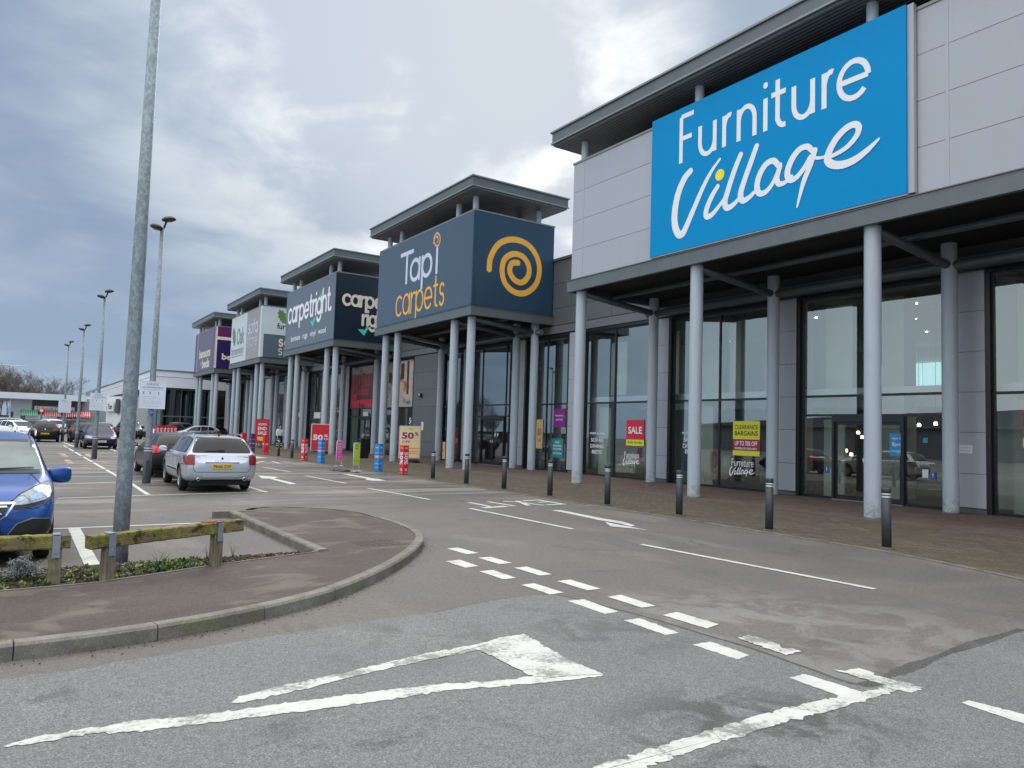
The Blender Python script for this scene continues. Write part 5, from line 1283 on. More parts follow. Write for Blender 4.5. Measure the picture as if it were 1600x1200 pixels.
for i, (px, py, dep) in enumerate(((1322,704,3.0),(1330,710,3.4),(1341,676,4.2),(1347,683,4.6),(1436,664,3.5),(1462,662,3.2),(1318,712,2.6))):
    p = PX(px, py, WX+dep)
    r = empty('table_lamp' if py > 690 else 'pendant_lamp', (p.x,p.y,p.z), 0, None, 'lamp')
    lab = ['lit table lamp low behind the glass, left of the entrance column','second lit table lamp low behind the glass, left of the entrance column','lit pendant lamp hanging deep inside beside the entrance column','second lit pendant lamp hanging beside the entrance column','lit pendant lamp behind the glass right of the entrance','second lit pendant lamp, close to the right column','lowest lit table lamp behind the entrance glass'][i]
    r['label'] = lab
    m = MB(); m.lathe([(.045,-.05),(.06,-.02),(.045,.05),(.0,.06)], seg=12); m.build('lamp_shade', 'warm_glow', r)
    m = MB()
    if py > 690: m.tube([(0,0,-p.z+.03),(0,0,-p.z+.05),(0,0,-.05)], [.12,.02,.012], 8)
    else: m.tube([(0,0,.05),(0,0,(6.3 if dep < 5 else 3.2)-p.z)], .008, 5)
    m.build('stem', 'dark_wood', r)
# ================================================================ CARS
def lerp(a, b, t): return a+(b-a)*t
def body_mesh(st, wheels, wr, arch=1.0, lvl=2):
    """st: stations (y, zb, w, zs, ws, zt, wt) rear to front -> finished body mesh with wheel arches cut, plus BVH of the uncut skin"""
    bm = bmesh.new(); rings = []
    def ring(y, zb, w, zs, ws, zt, wt):
        h = zs-zb
        half = [(0,zb),(w*.62,zb),(w*.93,zb+.03),(w*.985,zb+.28*h),(w,zb+.62*h),(lerp(w,ws,.45),zs-.10*h),(ws,zs),
                (lerp(ws,wt,.38)+.0,lerp(zs,zt,.36)),(lerp(ws,wt,.80),lerp(zs,zt,.78)),(wt,zt-.045*(1 if zt-zs > .25 else .4)),(wt*.72,zt-.006),(0,zt)]
        full = half+[(-x,z) for x, z in half[-2:0:-1]]
        return [bm.verts.new((x,y,z)) for x, z in full]
    for s in st: rings.append(ring(*s))
    n = len(rings[0])
    for a, b in zip(rings, rings[1:]):
        for k in range(n): bm.faces.new((a[k], a[(k+1)%n], b[(k+1)%n], b[k]))
    # end caps as strips
    for r, fl in ((rings[0], 0), (rings[-1], 1)):
        h = n//2
        for k in range(h):
            q = [r[k], r[k+1], r[(n-k-1)%n], r[(n-k)%n]]
            q2 = []
            for v in q:
                if v not in q2: q2.append(v)
            if len(q2) > 2: bm.faces.new(q2 if fl else q2[::-1])
    bmesh.ops.recalc_face_normals(bm, faces=bm.faces)
    me = bpy.data.meshes.new('body'); bm.to_mesh(me); bm.free()
    ob = bpy.data.objects.new('tmp', me); COL.objects.link(ob)
    sub = ob.modifiers.new('s', 'SUBSURF'); sub.levels = lvl; sub.render_levels = lvl
    bpy.context.view_layer.update(); dg = bpy.context.evaluated_depsgraph_get()
    skin = bpy.data.meshes.new_from_object(ob.evaluated_get(dg))
    bv = BVHTree.FromPolygons([v.co.copy() for v in skin.vertices], [tuple(p.vertices) for p in skin.polygons])
    cb = MB(); W = max(s[2] for s in st)
    for wy in wheels:
        for s in (-1, 1):
            R = wr+.055*arch
            cb.lathe([(0,s*(W-.30)),(R,s*(W-.30)),(R,s*(W+.2)),(0,s*(W+.2))], (0,wy,wr+.01), 40, 'x')
    co_ = cb.build('cut', 'tyre_rubber', fixn=True); bmc = bmesh.new(); bmc.from_mesh(co_.data); bmesh.ops.remove_doubles(bmc, verts=bmc.verts, dist=1e-5); bmesh.ops.recalc_face_normals(bmc, faces=bmc.faces); bmc.to_mesh(co_.data); bmc.free()
    bo = ob.modifiers.new('b', 'BOOLEAN'); bo.operation = 'DIFFERENCE'; bo.object = co_; bo.solver = 'EXACT'
    bpy.context.view_layer.update(); dg = bpy.context.evaluated_depsgraph_get()
    out = bpy.data.meshes.new_from_object(ob.evaluated_get(dg))
    bpy.data.objects.remove(ob); bpy.data.objects.remove(co_)
    return out, bv
def patch(bv, poly, view, off=.004, grid=.05, flip=1, thick=0):
    """poly in (u,v); view: 'side+','side-' (u=y,v=z), 'front','rear' (u=x,v=z), 'top' (u=x,v=y) -> MB-ready verts/faces hugging the skin"""
    bm = bmesh.new(); vs = [bm.verts.new((p[0],p[1],0)) for p in poly]
    try: bm.faces.new(vs)
    except Exception: return [], []
    u0, u1 = min(p[0] for p in poly), max(p[0] for p in poly); v0, v1 = min(p[1] for p in poly), max(p[1] for p in poly)
    for lo, hi, ax in ((u0,u1,0),(v0,v1,1)):
        n = int((hi-lo)/grid)
        for i in range(1, n+1):
            t_ = lo+(hi-lo)*i/(n+1); co_ = Vector((t_,0,0)) if ax == 0 else Vector((0,t_,0)); no = Vector((1,0,0)) if ax == 0 else Vector((0,1,0))
            bmesh.ops.bisect_plane(bm, geom=bm.verts[:]+bm.edges[:]+bm.faces[:], plane_co=co_, plane_no=no, dist=1e-5)
    bmesh.ops.triangulate(bm, faces=bm.faces)
    bm.verts.index_update(); out = []
    cfg = {'side+': (lambda u,v: Vector((3,u,v)), Vector((-1,0,0))), 'side-': (lambda u,v: Vector((-3,u,v)), Vector((1,0,0))),
           'front': (lambda u,v: Vector((u,9,v)), Vector((0,-1,0))), 'rear': (lambda u,v: Vector((u,-5,v)), Vector((0,1,0))), 'top': (lambda u,v: Vector((u,v,4)), Vector((0,0,-1)))}[view]
    for v in bm.verts:
        o = cfg[0](v.co.x, v.co.y); h = bv.ray_cast(o, cfg[1])
        if h[0] is None:
            h = bv.find_nearest(o+cfg[1]*((2.2 if 'side' in view else 8) if view != 'top' else 2.6))
        nrm = h[1]
        if nrm.dot(cfg[1]) > 0: nrm = -nrm
        out.append(h[0]+nrm*off)
    fs = []
    for f in bm.faces:
        i = [v.index for v in f.verts]
        n = (out[i[1]]-out[i[0]]).cross(out[i[2]]-out[i[0]])
        fs.append(i if n.dot(cfg[1]) < 0 else i[::-1])
    bm.free(); return out, fs
def rounded(poly, r=.03, n=4):
    out = []; m = len(poly)
    for i in range(m):
        a, b, c = Vector(poly[i-1]), Vector(poly[i]), Vector(poly[(i+1)%m])
        d1 = (a-b); d2 = (c-b); rr = min(r, d1.length*.45, d2.length*.45)
        p, q = b+d1.normalized()*rr, b+d2.normalized()*rr
        for k in range(n+1):
            t_ = k/n; out.append(tuple((1-t_)**2*p+2*t_*(1-t_)*b+t_*t_*q))
    return out
def wheel(root, x, y, r, w, spokes=5, side=1, off=(0,0,0), detail=True):
    t_ = MB(); s = side
    t_.lathe([(r*.62,-w/2),(r*.86,-w/2),(r*.95,-w*.44),(r,-w*.3),(r,w*.3),(r*.95,w*.44),(r*.86,w/2),(r*.62,w/2),(r*.62,-w/2)], (0,0,0), 28, 'x')
    wo = t_.build('wheel', 'tyre_rubber', root); wo.location = (x,y,r)
    m = MB()
    m.lathe([(r*.66,s*w*.5),(r*.64,s*(w*.5+.004)),(r*.58,s*w*.42),(r*.58,s*w*.1)], (0,0,0), 28, 'x')
    m.lathe([(0,s*w*.44),(r*.14,s*w*.43),(r*.15,s*w*.3)], (0,0,0), 16, 'x')
    for k in range(spokes):
        a = 2*PI*k/spokes+.2
        for da in ((-.13,.13) if detail else (0,)):
            c, q = math.cos(a+da*.6), math.sin(a+da*.6); c2, q2 = math.cos(a+da), math.sin(a+da); hw = r*.045 if detail else r*.09
            p0 = Vector((s*w*.42, c*r*.1, q*r*.1)); p1 = Vector((s*w*.40, c2*r*.6, q2*r*.6)); sd_ = Vector((0,-q,c))*hw
            b = Vector((-s*.03,0,0))
            m.add([p0-sd_,p0+sd_,p1+sd_*1.3,p1-sd_*1.3,p0-sd_+b,p0+sd_+b,p1+sd_*1.3+b,p1-sd_*1.3+b], [(0,1,2,3),(7,6,5,4),(0,4,5,1),(1,5,6,2),(2,6,7,3),(3,7,4,0)])
    o = m.build('rim', 'alloy', wo, fixn=True)
    d = MB(); d.lathe([(0,s*w*.12),(r*.58,s*w*.12)], (0,0,0), 20, 'x'); d.build('brake_disc', 'black_plastic', wo)
    return wo
def strip(bv, pts, view, w, off=.005):
    """thin seam strip along (u,v) points"""
    vs = []; fs = []
    for (a, b) in zip(pts, pts[1:]):
        A, B = Vector(a), Vector(b); d = (B-A).normalized(); n = Vector((-d.y, d.x))*w/2
        v, f = patch(bv, [A-n, B-n, B+n, A+n], view, off, .08); o = len(vs); vs += v; fs += [[i+o for i in q] for q in f]
    return vs, fs
def surf(bv, x, z, view='rear'):
    h = bv.ray_cast(Vector((x,-5,z)), Vector((0,1,0))) if view == 'rear' else bv.ray_cast(Vector((x,9,z)), Vector((0,-1,0)))
    return h[0].y if h[0] else 0
def mirror(r, x, y, z, side, paint, s=1.0):
    m = MB(); nu, nv = 16, 10; vs = []
    sp_ = lambda c, p: math.copysign(abs(c)**p, c)
    for i in range(nv+1):
        f = -PI/2+PI*i/nv
        for k in range(nu):
            t_ = 2*PI*k/nu; q = Vector((sp_(math.cos(f),.55)*sp_(math.cos(t_),.6)*.115, sp_(math.cos(f),.55)*sp_(math.sin(t_),.6)*.055, sp_(math.sin(f),.55)*.088))
            if q.x*side < 0: q.z *= 1-.25*abs(q.x)/.115
            q.y += .25*q.z*0
            vs.append(q*s + Vector((x+side*.15*s, y, z)))
    m.add(vs, [(i*nu+k, i*nu+(k+1)%nu, (i+1)*nu+(k+1)%nu, (i+1)*nu+k) for i in range(nv) for k in range(nu)], 0, True)
    o = m.build('wing_mirror', paint, r, fixn=True)
    a = MB(); a.tube([(x-side*.06,y,z-.07*s),(x+side*.08*s,y,z-.04*s)], .022*s, 8); a.build('mirror_arm', 'dark_trim', o)
    g_ = MB(); g_.box((min(x+side*.08*s,x+side*.22*s),y-.060*s,z-.045*s),(max(x+side*.08*s,x+side*.22*s),y-.057*s,z+.045*s)); g_.build('mirror_glass', 'chrome', o)
def plate(r, x, y, z, txt, mat, facing=-1, w=.52, h=.11, tilt=0):
    m = MB(); m.box((x-w/2,y-.006,z-h/2),(x+w/2,y+.006,z+h/2)); o = m.build('number_plate', mat, r)
    if txt:
        t_ = MB(); text(t_, txt, (x,y+facing*.0065,z), (1,0,0) if facing < 0 else (-1,0,0), UZ, w*.86, h*.66, bold=.015, eps=.002); t_.build('lettering', 'letter_black', o)
def make_car(name, label, group, loc, rz, spec, paint, glass='car_glass', scale=.94):
    L = spec['L']; r = empty(name, loc, rz, label, 'car', group); r.scale = (scale,)*3
    me, bv = body_mesh(spec['st'], spec['wheels'], spec['wr'])
    W = max(s[2] for s in spec['st'])
    me.materials.clear(); me.materials.append(MATS[paint]); me.materials.append(MATS['black_plastic'])
    for p in me.polygons:
        p.use_smooth = True; p.material_index = 0; c = p.center
        for wy in spec['wheels']:
            if math.hypot(c.y-wy, c.z-spec['wr']-.01) < spec['wr']+.0545 and abs(c.x) > W-.32: p.material_index = 1
        if c.z < spec.get('sill', .0): p.material_index = 1
    me.set_sharp_from_angle(angle=math.radians(38))
    o = bpy.data.objects.new('body', me); COL.objects.link(o); o.parent = r; CH.setdefault(r.name, []).append(o)
    def P(nm, mat, polys, view, off=.005, rd=.03, parent=None, lbl=None, grid=.05, mirror_=False):
        mb = MB()
        for poly in polys:
            v, f = patch(bv, rounded(poly, rd) if rd else poly, view, off, grid); 
            if v: mb.add(v, f, 0, True)
        q = mb.build(nm, mat, parent or r)
        if lbl: q['label'] = lbl
        return q
    hi = spec.get('hi', True)
    for s, vw in ((1,'side+'),(-1,'side-')):
        if hi: P('window_surround', 'dark_trim', [spec['dlo']], vw, .0025, .05)
        for w_ in spec['sidewin']: P('side_window', glass, [w_], vw, .006, .035)
        if hi:
            mb = MB()
            for seam in spec.get('seams', []): v, f = strip(bv, seam, vw, .009, .0035); mb.add(v, f)
            if mb.v: mb.build('door_seam', 'dark_gap', r)
            mb = MB()
            for hy, hz in spec.get('handles', []): 
                h = bv.ray_cast(Vector((3*s,hy,hz)), Vector((-s,0,0)))
                if h[0]: mb.obox(h[0]+Vector((s*.012,0,0)), .022, .17, .03)
            if mb.v: mb.build('door_handle', paint, r, bevel=.008)
            for mm in spec.get('mould', []): P('side_moulding', 'dark_trim', [mm], vw, .007, .01)
    P('windscreen', glass if 'screen' not in spec else spec['screen'], [spec['front_glass']], 'front', .005, .07)
    if spec.get('rear_trim'): P('window_surround', 'dark_trim', [spec['rear_trim']], 'rear', .003, .08)
    P('rear_window', glass, [spec['rear_glass']], 'rear', .006, .07)
    for nm, mat, polys, view, off, rd in spec.get('extra', []):
        for pl in polys: P(nm, mat, [pl], view, off, rd)
    for s in (-1, 1):
        for wy in spec['wheels']: wheel(r, s*(W-.125), wy, spec['wr'], .20, spec.get('spokes', 5), s, detail=hi)
    my, mz, mx = spec['mirror']
    for s in (-1, 1): mirror(r, s*mx, my, mz, s, spec.get('mpaint', paint), spec.get('ms', 1))
    if 'rails' in spec:
        for s in (-1, 1):
            m = MB(); m.tube([(s*x,y,z) for x,y,z in spec['rails']], [.012]+[.016]*(len(spec['rails'])-2)+[.012], 8); m.build('roof_rail', spec.get('railmat', 'alloy'), r)
    if 'post' in spec: spec['post'](r, P, bv)
    ub = MB(); ub.box((-W*.78,.35,.16),(W*.78,L-.35,.30)); ub.build('underbody', 'black_plastic', r)
    return r
m_carpaint('paint_silver', S(172,180,190), .5); m_carpaint('paint_blue', S(3,66,140), .25, .3, coat=.6); m_carpaint('paint_darkgrey', S(28, 31, 38), .3)
m_carpaint('paint_navy', S(22,26,60), .3, coat=.4); m_carpaint('paint_black', S(13,14,20), .1, coat=.25); m_carpaint('paint_white', S(214,218,222), 0); m_carpaint('paint_midnight', S(30,40,68), .3, coat=.3); m_carpaint('paint_lightgrey', S(128,136,144), .5)

# ---- estate (length 4.80)
EST = [(.0,.42,.66,.66,.60,.74,.42),(.05,.34,.80,.72,.77,.80,.60),(.13,.28,.865,.90,.83,.985,.70),(.17,.27,.875,.955,.85,1.04,.72),(.30,.25,.89,.965,.862,1.235,.66),(.44,.24,.90,.965,.87,1.385,.60),
 (.62,.23,.905,.965,.872,1.43,.60),(1.15,.22,.905,.955,.872,1.455,.61),(2.0,.20,.905,.935,.87,1.468,.62),(2.75,.20,.905,.92,.868,1.43,.60),(3.15,.20,.905,.91,.865,1.30,.62),(3.6,.20,.903,.905,.86,1.07,.70),(3.78,.20,.90,.90,.845,.985,.74),
 (4.2,.20,.885,.845,.80,.905,.58),(4.55,.22,.84,.74,.74,.80,.50),(4.74,.28,.74,.62,.62,.68,.42),(4.80,.36,.60,.56,.50,.60,.34)]
def est_post(r, P, bv):
    # shut lines of the tailgate
    m = MB()
    for seam in ([(-.66,.965),(-.70,.62),(-.64,.52),(.64,.52),(.70,.62),(.66,.965)],): v, f = strip(bv, seam, 'rear', .012, .004); m.add(v, f)
    m.build('tailgate_seam', 'dark_gap', r)
    ys = surf(bv, 0, .665); plate(r, 0, ys-.012, .665, 'PK60 ZVP', 'plate_yellow', w=.50, h=.108)
    q = MB(); y7 = surf(bv, 0, .765); q.box((-.42,y7-.022,.752),(.42,y7+.02,.778)); q.build('chrome_strip', 'chrome', r, bevel=.005)
    q = MB(); y3 = surf(bv, 0, .40); q.box((-.44,y3-.008,.39),(.44,y3+.02,.41)); q.build('bumper_strip', 'chrome', r)
    for s in (-1, 1):
        e = MB(); e.lathe([(.028,0),(.045,0),(.045,.05),(.03,.05)], (0,0,0), 14); M = Matrix.Rotation(PI/2,4,'X'); ye = surf(bv, s*.56, .36)+.02; e.v = [M @ v + Vector((s*.56,ye,.34)) for v in e.v]; e.build('exhaust', 'chrome', r)
        i_ = MB(); i_.lathe([(0,0),(.03,0)], (0,0,0), 12); i_.v = [M @ v + Vector((s*.56,ye-.045,.34)) for v in i_.v]; i_.build('exhaust_bore', 'dark_gap', r)
    a = MB(); a.tube([(x,surf(bv,x,z)-.022,z) for x, z in ((.02,1.075),(-.15,1.065),(-.40,1.05))], [.018,.013,.008], 6); a.obox((.0,surf(bv,0,1.06)-.02,1.06), .12, .03, .05); a.build('wiper', 'black_plastic', r)
    yb = surf(bv, 0, .86)-.012
    a = MB(); a.add([(x*.055,yb,.86+z*.06) for x, z in ((0,1),(.62,0),(0,-1),(-.62,0))], [(0,1,2,3)]); a.add([(x*.03,yb-.003,.86+z*.034) for x, z in ((0,1),(.62,0),(0,-1),(-.62,0))], [(0,1,2,3)], 1); a.build('badge', ['chrome','paint_darkgrey'], r)
    t_ = MB(); text(t_, 'L A G U N A', (0,surf(bv,0,.80)-.006,.805), (1,0,0), UZ, .36, .03, bold=.01, eps=.003); t_.build('lettering', 'chrome', r)
    f = MB(); f.add([(-.03,.72,1.44),(.03,.72,1.44),(.015,.66,1.475),(-.015,.66,1.475),(0,.80,1.44)], [(0,1,2,3),(0,3,4),(1,4,2),(2,4,3)]); f.build('aerial', 'black_plastic', r)
    P('spoiler_lip', 'dark_trim', [[(-.58,1.36),(.58,1.36),(.56,1.395),(-.56,1.395)]], 'rear', .012, .01)
ESTATE = dict(L=4.80, st=EST, wheels=(.98,3.74), wr=.325, sill=.0, mirror=(3.28,1.0,.86), spokes=7,
 dlo=[(.36,1.0),(.60,1.345),(1.2,1.392),(2.2,1.405),(2.78,1.365),(3.50,.985)],
 sidewin=[[(.46,1.02),(.64,1.315),(1.10,1.36),(1.16,1.01)],[(1.22,1.01),(1.18,1.365),(1.98,1.385),(2.06,.998)],[(2.13,.998),(2.08,1.385),(2.72,1.345),(3.36,.985),(3.30,.985)]],
 seams=[[(1.24,.95),(1.36,.72),(1.52,.30)],[(2.10,.96),(2.12,.55),(2.10,.26)],[(3.42,.92),(3.36,.6),(3.22,.26)]], handles=[(1.40,.82),(2.28,.81)],
 mould=[[(1.45,.50),(3.2,.50),(3.2,.54),(1.45,.54)]],
 front_glass=[(-.70,1.03),(.70,1.03),(.60,1.375),(-.60,1.375)], rear_trim=[(-.74,1.0),(.74,1.0),(.60,1.39),(-.60,1.39)], rear_glass=[(-.70,1.03),(.70,1.03),(.575,1.35),(-.575,1.35)],
 extra=[('tail_light','lamp_red',[[(-.90,.70),(-.66,.70),(-.66,.93),(-.72,.965),(-.90,.93)],[(.90,.70),(.66,.70),(.66,.93),(.72,.965),(.90,.93)]],'rear',.010,.03),
        ('tail_light','lamp_red',[[(.10,.72),(.32,.74),(.46,.93),(.28,.955),(.10,.94)]],'side-',.008,.04),('tail_light','lamp_red',[[(.10,.72),(.32,.74),(.46,.93),(.28,.955),(.10,.94)]],'side+',.008,.04),
        ('bumper_insert','dark_trim',[[(-.70,.24),(.70,.24),(.66,.33),(-.66,.33)]],'rear',.006,.03),
        ('headlight','lamp_clear',[[(-.84,.64),(-.50,.62),(-.46,.72),(-.78,.80)],[(.84,.64),(.50,.62),(.46,.72),(.78,.80)]],'front',.008,.03),
        ('grille','black_plastic',[[(-.4,.40),(.4,.40),(.36,.56),(-.36,.56)]],'front',.008,.03)],
 rails=[(.60,.75,1.435),(.60,.95,1.475),(.61,1.6,1.487),(.61,2.3,1.487),(.60,2.72,1.435)], post=est_post)
make_car('estate_car', 'silver estate car with red tail lights parked facing away beside the lamp post', None, (4.24,18.85,.006), math.radians(-1.6), ESTATE, 'paint_silver')

# ---- hatchback (length 4.25)
HST = [(.0,.42,.66,.66,.60,.74,.42),(.05,.32,.80,.74,.78,.82,.60),(.12,.27,.865,.92,.83,1.02,.70),(.20,.25,.88,1.0,.84,1.12,.70),(.42,.24,.895,1.02,.85,1.32,.60),(.62,.23,.90,1.0,.86,1.425,.585),
 (1.1,.22,.905,.97,.865,1.475,.60),(1.9,.20,.905,.94,.865,1.485,.60),(2.45,.20,.905,.92,.862,1.41,.59),(2.8,.20,.905,.915,.86,1.25,.62),(3.15,.20,.90,.905,.855,1.06,.70),(3.3,.20,.895,.895,.84,.985,.72),
 (3.7,.20,.88,.83,.80,.90,.56),(4.02,.22,.83,.72,.73,.78,.48),(4.2,.28,.72,.60,.60,.66,.40),(4.25,.36,.58,.55,.48,.58,.32)]
def hatch(tail, plate_r=None, plate_f=None, badge=False, hi=True, tl=None):
    def post(r, P, bv):
        if plate_r: plate(r, 0, surf(bv,0,.60)-.012, .60, plate_r, 'plate_yellow', w=.50, h=.108)
        if plate_f: plate(r, 0, surf(bv,0,.45,'front')+.012, .45, plate_f, 'plate_white', facing=1, w=.50, h=.108)
        if badge: b = MB(); b.lathe([(0,0),(.055,0),(.055,.012),(0,.012)], (0,0,0), 16); M = Matrix.Rotation(PI/2,4,'X'); b.v = [M @ v + Vector((0,surf(bv,0,.88)-.002,.88)) for v in b.v]; b.build('badge', 'chrome', r)
        a = MB(); a.tube([(0,.75,1.46),(0,.62,1.62)], [.006,.003], 5); a.build('aerial', 'black_plastic', r)
        a = MB(); a.tube([(x,surf(bv,x,z)-.02,z) for x, z in ((.02,1.12),(-.15,1.11),(-.33,1.10))], [.014,.010,.005], 6); a.build('wiper', 'black_plastic', r)
    tl = tl or [(.86,.80),(.60,.82),(.62,.98),(.74,1.05),(.86,.98)]
    return dict(L=4.25, st=HST, wheels=(.78,3.42), wr=.32, mirror=(2.86,1.0,.86), spokes=5, hi=hi,
     dlo=[(.50,1.06),(.74,1.345),(1.2,1.40),(2.0,1.41),(2.45,1.335),(3.10,.975)],
     sidewin=[[(.62,1.07),(.78,1.315),(1.12,1.365),(1.18,1.03)],[(1.24,1.03),(1.18,1.37),(1.72,1.39),(1.82,1.0)],[(1.88,1.0),(1.78,1.39),(2.40,1.315),(3.00,.975)]],
     seams=[[(1.0,.95),(1.12,.72),(1.26,.30)],[(1.85,.96),(1.86,.26)],[(3.0,.92),(2.92,.26)]] if hi else [], handles=[(1.25,.84),(2.0,.83)],
     front_glass=[(-.68,1.03),(.68,1.03),(.58,1.36),(-.58,1.36)], rear_trim=[(-.72,1.06),(.72,1.06),(.56,1.385),(-.56,1.385)], rear_glass=[(-.68,1.09),(.68,1.09),(.54,1.35),(-.54,1.35)],
     extra=[('tail_light',tail,[tl,[(-x,z) for x,z in tl]],'rear',.010,.03),('tail_light',tail,[[(.10,.82),(.34,.80),(.52,.98),(.36,1.05),(.14,1.02)]],'side-',.008,.04),('tail_light',tail,[[(.10,.82),(.34,.80),(.52,.98),(.36,1.05),(.14,1.02)]],'side+',.008,.04),
        ('bumper_insert','dark_trim',[[(-.60,.25),(.60,.25),(.56,.36),(-.56,.36)]],'rear',.006,.03),
        ('headlight','lamp_clear',[[(-.84,.62),(-.50,.60),(-.44,.70),(-.66,.79),(-.82,.76)],[(.84,.62),(.50,.60),(.44,.70),(.66,.79),(.82,.76)]],'front',.008,.04),
        ('grille','black_plastic',[[(-.46,.28),(.46,.28),(.40,.40),(-.40,.40)]],'front',.008,.03),('grille','black_plastic',[[(-.30,.56),(.30,.56),(.34,.66),(-.34,.66)]],'front',.008,.02)], post=post)
make_car('hatchback', 'dark grey hatchback with a bright red tail light in front of the silver estate', None, (4.2,24.2,.006), math.radians(.5), hatch('lamp_red_bright'), 'paint_black', scale=.91)
H2 = hatch('lamp_red', 'NX14 WVF', None, True, tl=[(.86,.80),(.44,.82),(.46,.93),(.72,.97),(.86,.95)]); H3 = hatch('lamp_red', 'MK12 GHE', None, True)
c_golf = G(72,691); make_car('hatchback', 'black hatchback with yellow plate seen from behind, left of the far lamp posts', None, (c_golf.x-.1,c_golf.y,.006), math.radians(-2), H2, 'paint_black', scale=1.0)
c_b = G(129,692); make_car('hatchback', 'dark blue hatchback seen from behind, between the two slim lamp posts', None, (c_b.x+.1,c_b.y,.006), 0, H3, 'paint_midnight', scale=1.0)
c_n = G(158,702); make_car('coupe', 'navy car with pale headlights facing the camera behind the third lamp post', None, (c_n.x,c_n.y+4.2,.006), PI, hatch('lamp_red', None, 'SE56 JKL'), 'paint_navy', scale=.98)

# ---- SUV (length 4.28) seen nose-on beside the rail
UST = [(.0,.48,.66,.72,.60,.80,.42),(.06,.38,.80,.80,.78,.90,.60),(.14,.34,.865,.98,.83,1.10,.70),(.30,.32,.885,1.08,.85,1.34,.64),(.55,.31,.89,1.08,.86,1.56,.60),(1.0,.30,.89,1.06,.862,1.625,.61),
 (1.9,.29,.89,1.03,.862,1.64,.63),(2.45,.29,.89,1.01,.86,1.585,.63),(2.8,.29,.89,1.0,.858,1.42,.66),(3.12,.29,.888,1.0,.855,1.21,.71),(3.28,.29,.886,.995,.85,1.12,.73),
 (3.62,.29,.875,.955,.82,1.06,.62),(3.92,.30,.85,.90,.77,1.00,.58),(4.10,.31,.82,.80,.73,.93,.54),(4.22,.33,.74,.66,.66,.80,.50),(4.28,.40,.60,.60,.54,.66,.44)]
def suv_post(r, P, bv):
    def V(nm, mat, pl, off, rd=.03, parent=None, view='front'): return P(nm, mat, [pl], view, off, rd, parent, grid=.03)
    for s in (-1, 1):
        hl = [(s*.82,.96),(s*.77,1.0),(s*.62,.96),(s*.46,.885),(s*.36,.785),(s*.39,.76),(s*.56,.775),(s*.74,.815),(s*.81,.88)]
        V('headlight_surround', 'black_plastic', [(s*.33,.755),(s*.42,.705),(s*.72,.77),(s*.84,.85),(s*.84,.98),(s*.77,1.015),(s*.60,.97),(s*.44,.895)], .004, .03)
        h = V('headlight', 'lamp_clear', hl, .010, .03)
        V('indicator', 'lamp_inner', [(s*.42,.80),(s*.49,.81),(s*.51,.875),(s*.46,.86)], .014, .02, h); V('lens', 'lamp_inner', [(s*.55,.805),(s*.69,.83),(s*.70,.91),(s*.57,.88)], .014, .03, h); V('reflector', 'chrome', [(s*.74,.85),(s*.79,.89),(s*.78,.965),(s*.745,.95)], .014, .01, h)
        V('fog_recess', 'black_plastic', [(s*.36,.42),(s*.44,.54),(s*.60,.60),(s*.78,.58),(s*.82,.50),(s*.80,.34),(s*.40,.34)], .004, .05)
        V('fog_trim', 'alloy', [(s*.345,.42),(s*.43,.55),(s*.59,.612),(s*.77,.595),(s*.775,.583),(s*.60,.60),(s*.44,.54),(s*.36,.42)], .008, 0)
        m = MB(); v, f = strip(bv, [(s*.44,1.2),(s*.60,1.08),(s*.68,.99),(s*.46,.87),(s*.34,.80)], 'front', .010, .004); m.add(v, f)
        v, f = strip(bv, [(s*.40,.75),(s*.60,.715),(s*.86,.80)], 'front', .008, .004); m.add(v, f); m.build('panel_seam', 'dark_gap', r)
        w_ = MB(); v0 = bv.ray_cast(Vector((s*.1-.1,9,1.125)), Vector((0,-1,0)))[0]
    V('grille', 'black_plastic', [(-.36,.80),(.36,.80),(.30,.66),(.22,.60),(-.22,.60),(-.30,.66)], .006, .03)
    for z, w_ in ((.74,.33),(.66,.28)): V('grille_bar', 'chrome', [(-w_,z),(w_,z),(w_-.01,z+.018),(-w_+.01,z+.018)], .013, 0)
    V('grille_frame', 'chrome', [(-.40,.80),(.40,.80),(.385,.775),(-.385,.775)], .014, 0)
    for s in (-1, 1): V('grille_frame', 'chrome', [(s*.40,.80),(s*.385,.78),(s*.31,.65),(s*.23,.59),(s*.23,.575),(s*.325,.635),(s*.41,.785)], .014, 0)
    V('grille_frame', 'chrome', [(-.23,.575),(.23,.575),(.23,.59),(-.23,.59)], .014, 0)
    V('lower_intake', 'black_plastic', [(-.34,.34),(.34,.34),(.30,.47),(-.30,.47)], .006, .03)
    V('skid_plate', 'alloy', [(-.46,.30),(.46,.30),(.40,.345),(-.40,.345)], .02, .01)
    plate(r, 0, surf(bv,0,.50,'front')+.02, .50, 'DX13 LVB', 'plate_white', facing=1)
    b = MB(); b.lathe([(0,0),(.05,0),(.05,.012),(0,.012)], (0,0,0), 16); M = Matrix.Rotation(-PI/2,4,'X'); b.v = [M @ v + Vector((0,surf(bv,0,.70,'front')+.01,.70)) for v in b.v]; b.build('badge', 'chrome', r)
    # wipers lying at the foot of the windscreen
    for pts in ([(.20,1.17),(-.25,1.145),(-.62,1.165)], [(-.02,1.15),(.30,1.14),(.60,1.18)]):
        q = []
        for x, z in pts:
            h = bv.ray_cast(Vector((x,9,z)), Vector((0,-1,0)))
            if h[0]: q.append(h[0]+Vector((0,.02,.012)))
        a = MB(); a.tube(q, [.014,.010,.006], 6); a.build('wiper', 'black_plastic', r)
    V('scuttle', 'black_plastic', [(-.70,1.10),(.70,1.10),(.68,1.145),(-.68,1.145)], .006, .02)
    v, f = patch(bv, [(-.56,1.50),(.56,1.50),(.56,1.53),(-.56,1.53)], 'front', .007, .04); m = MB(); m.add(v, f); m.build('screen_band', 'dark_trim', r)
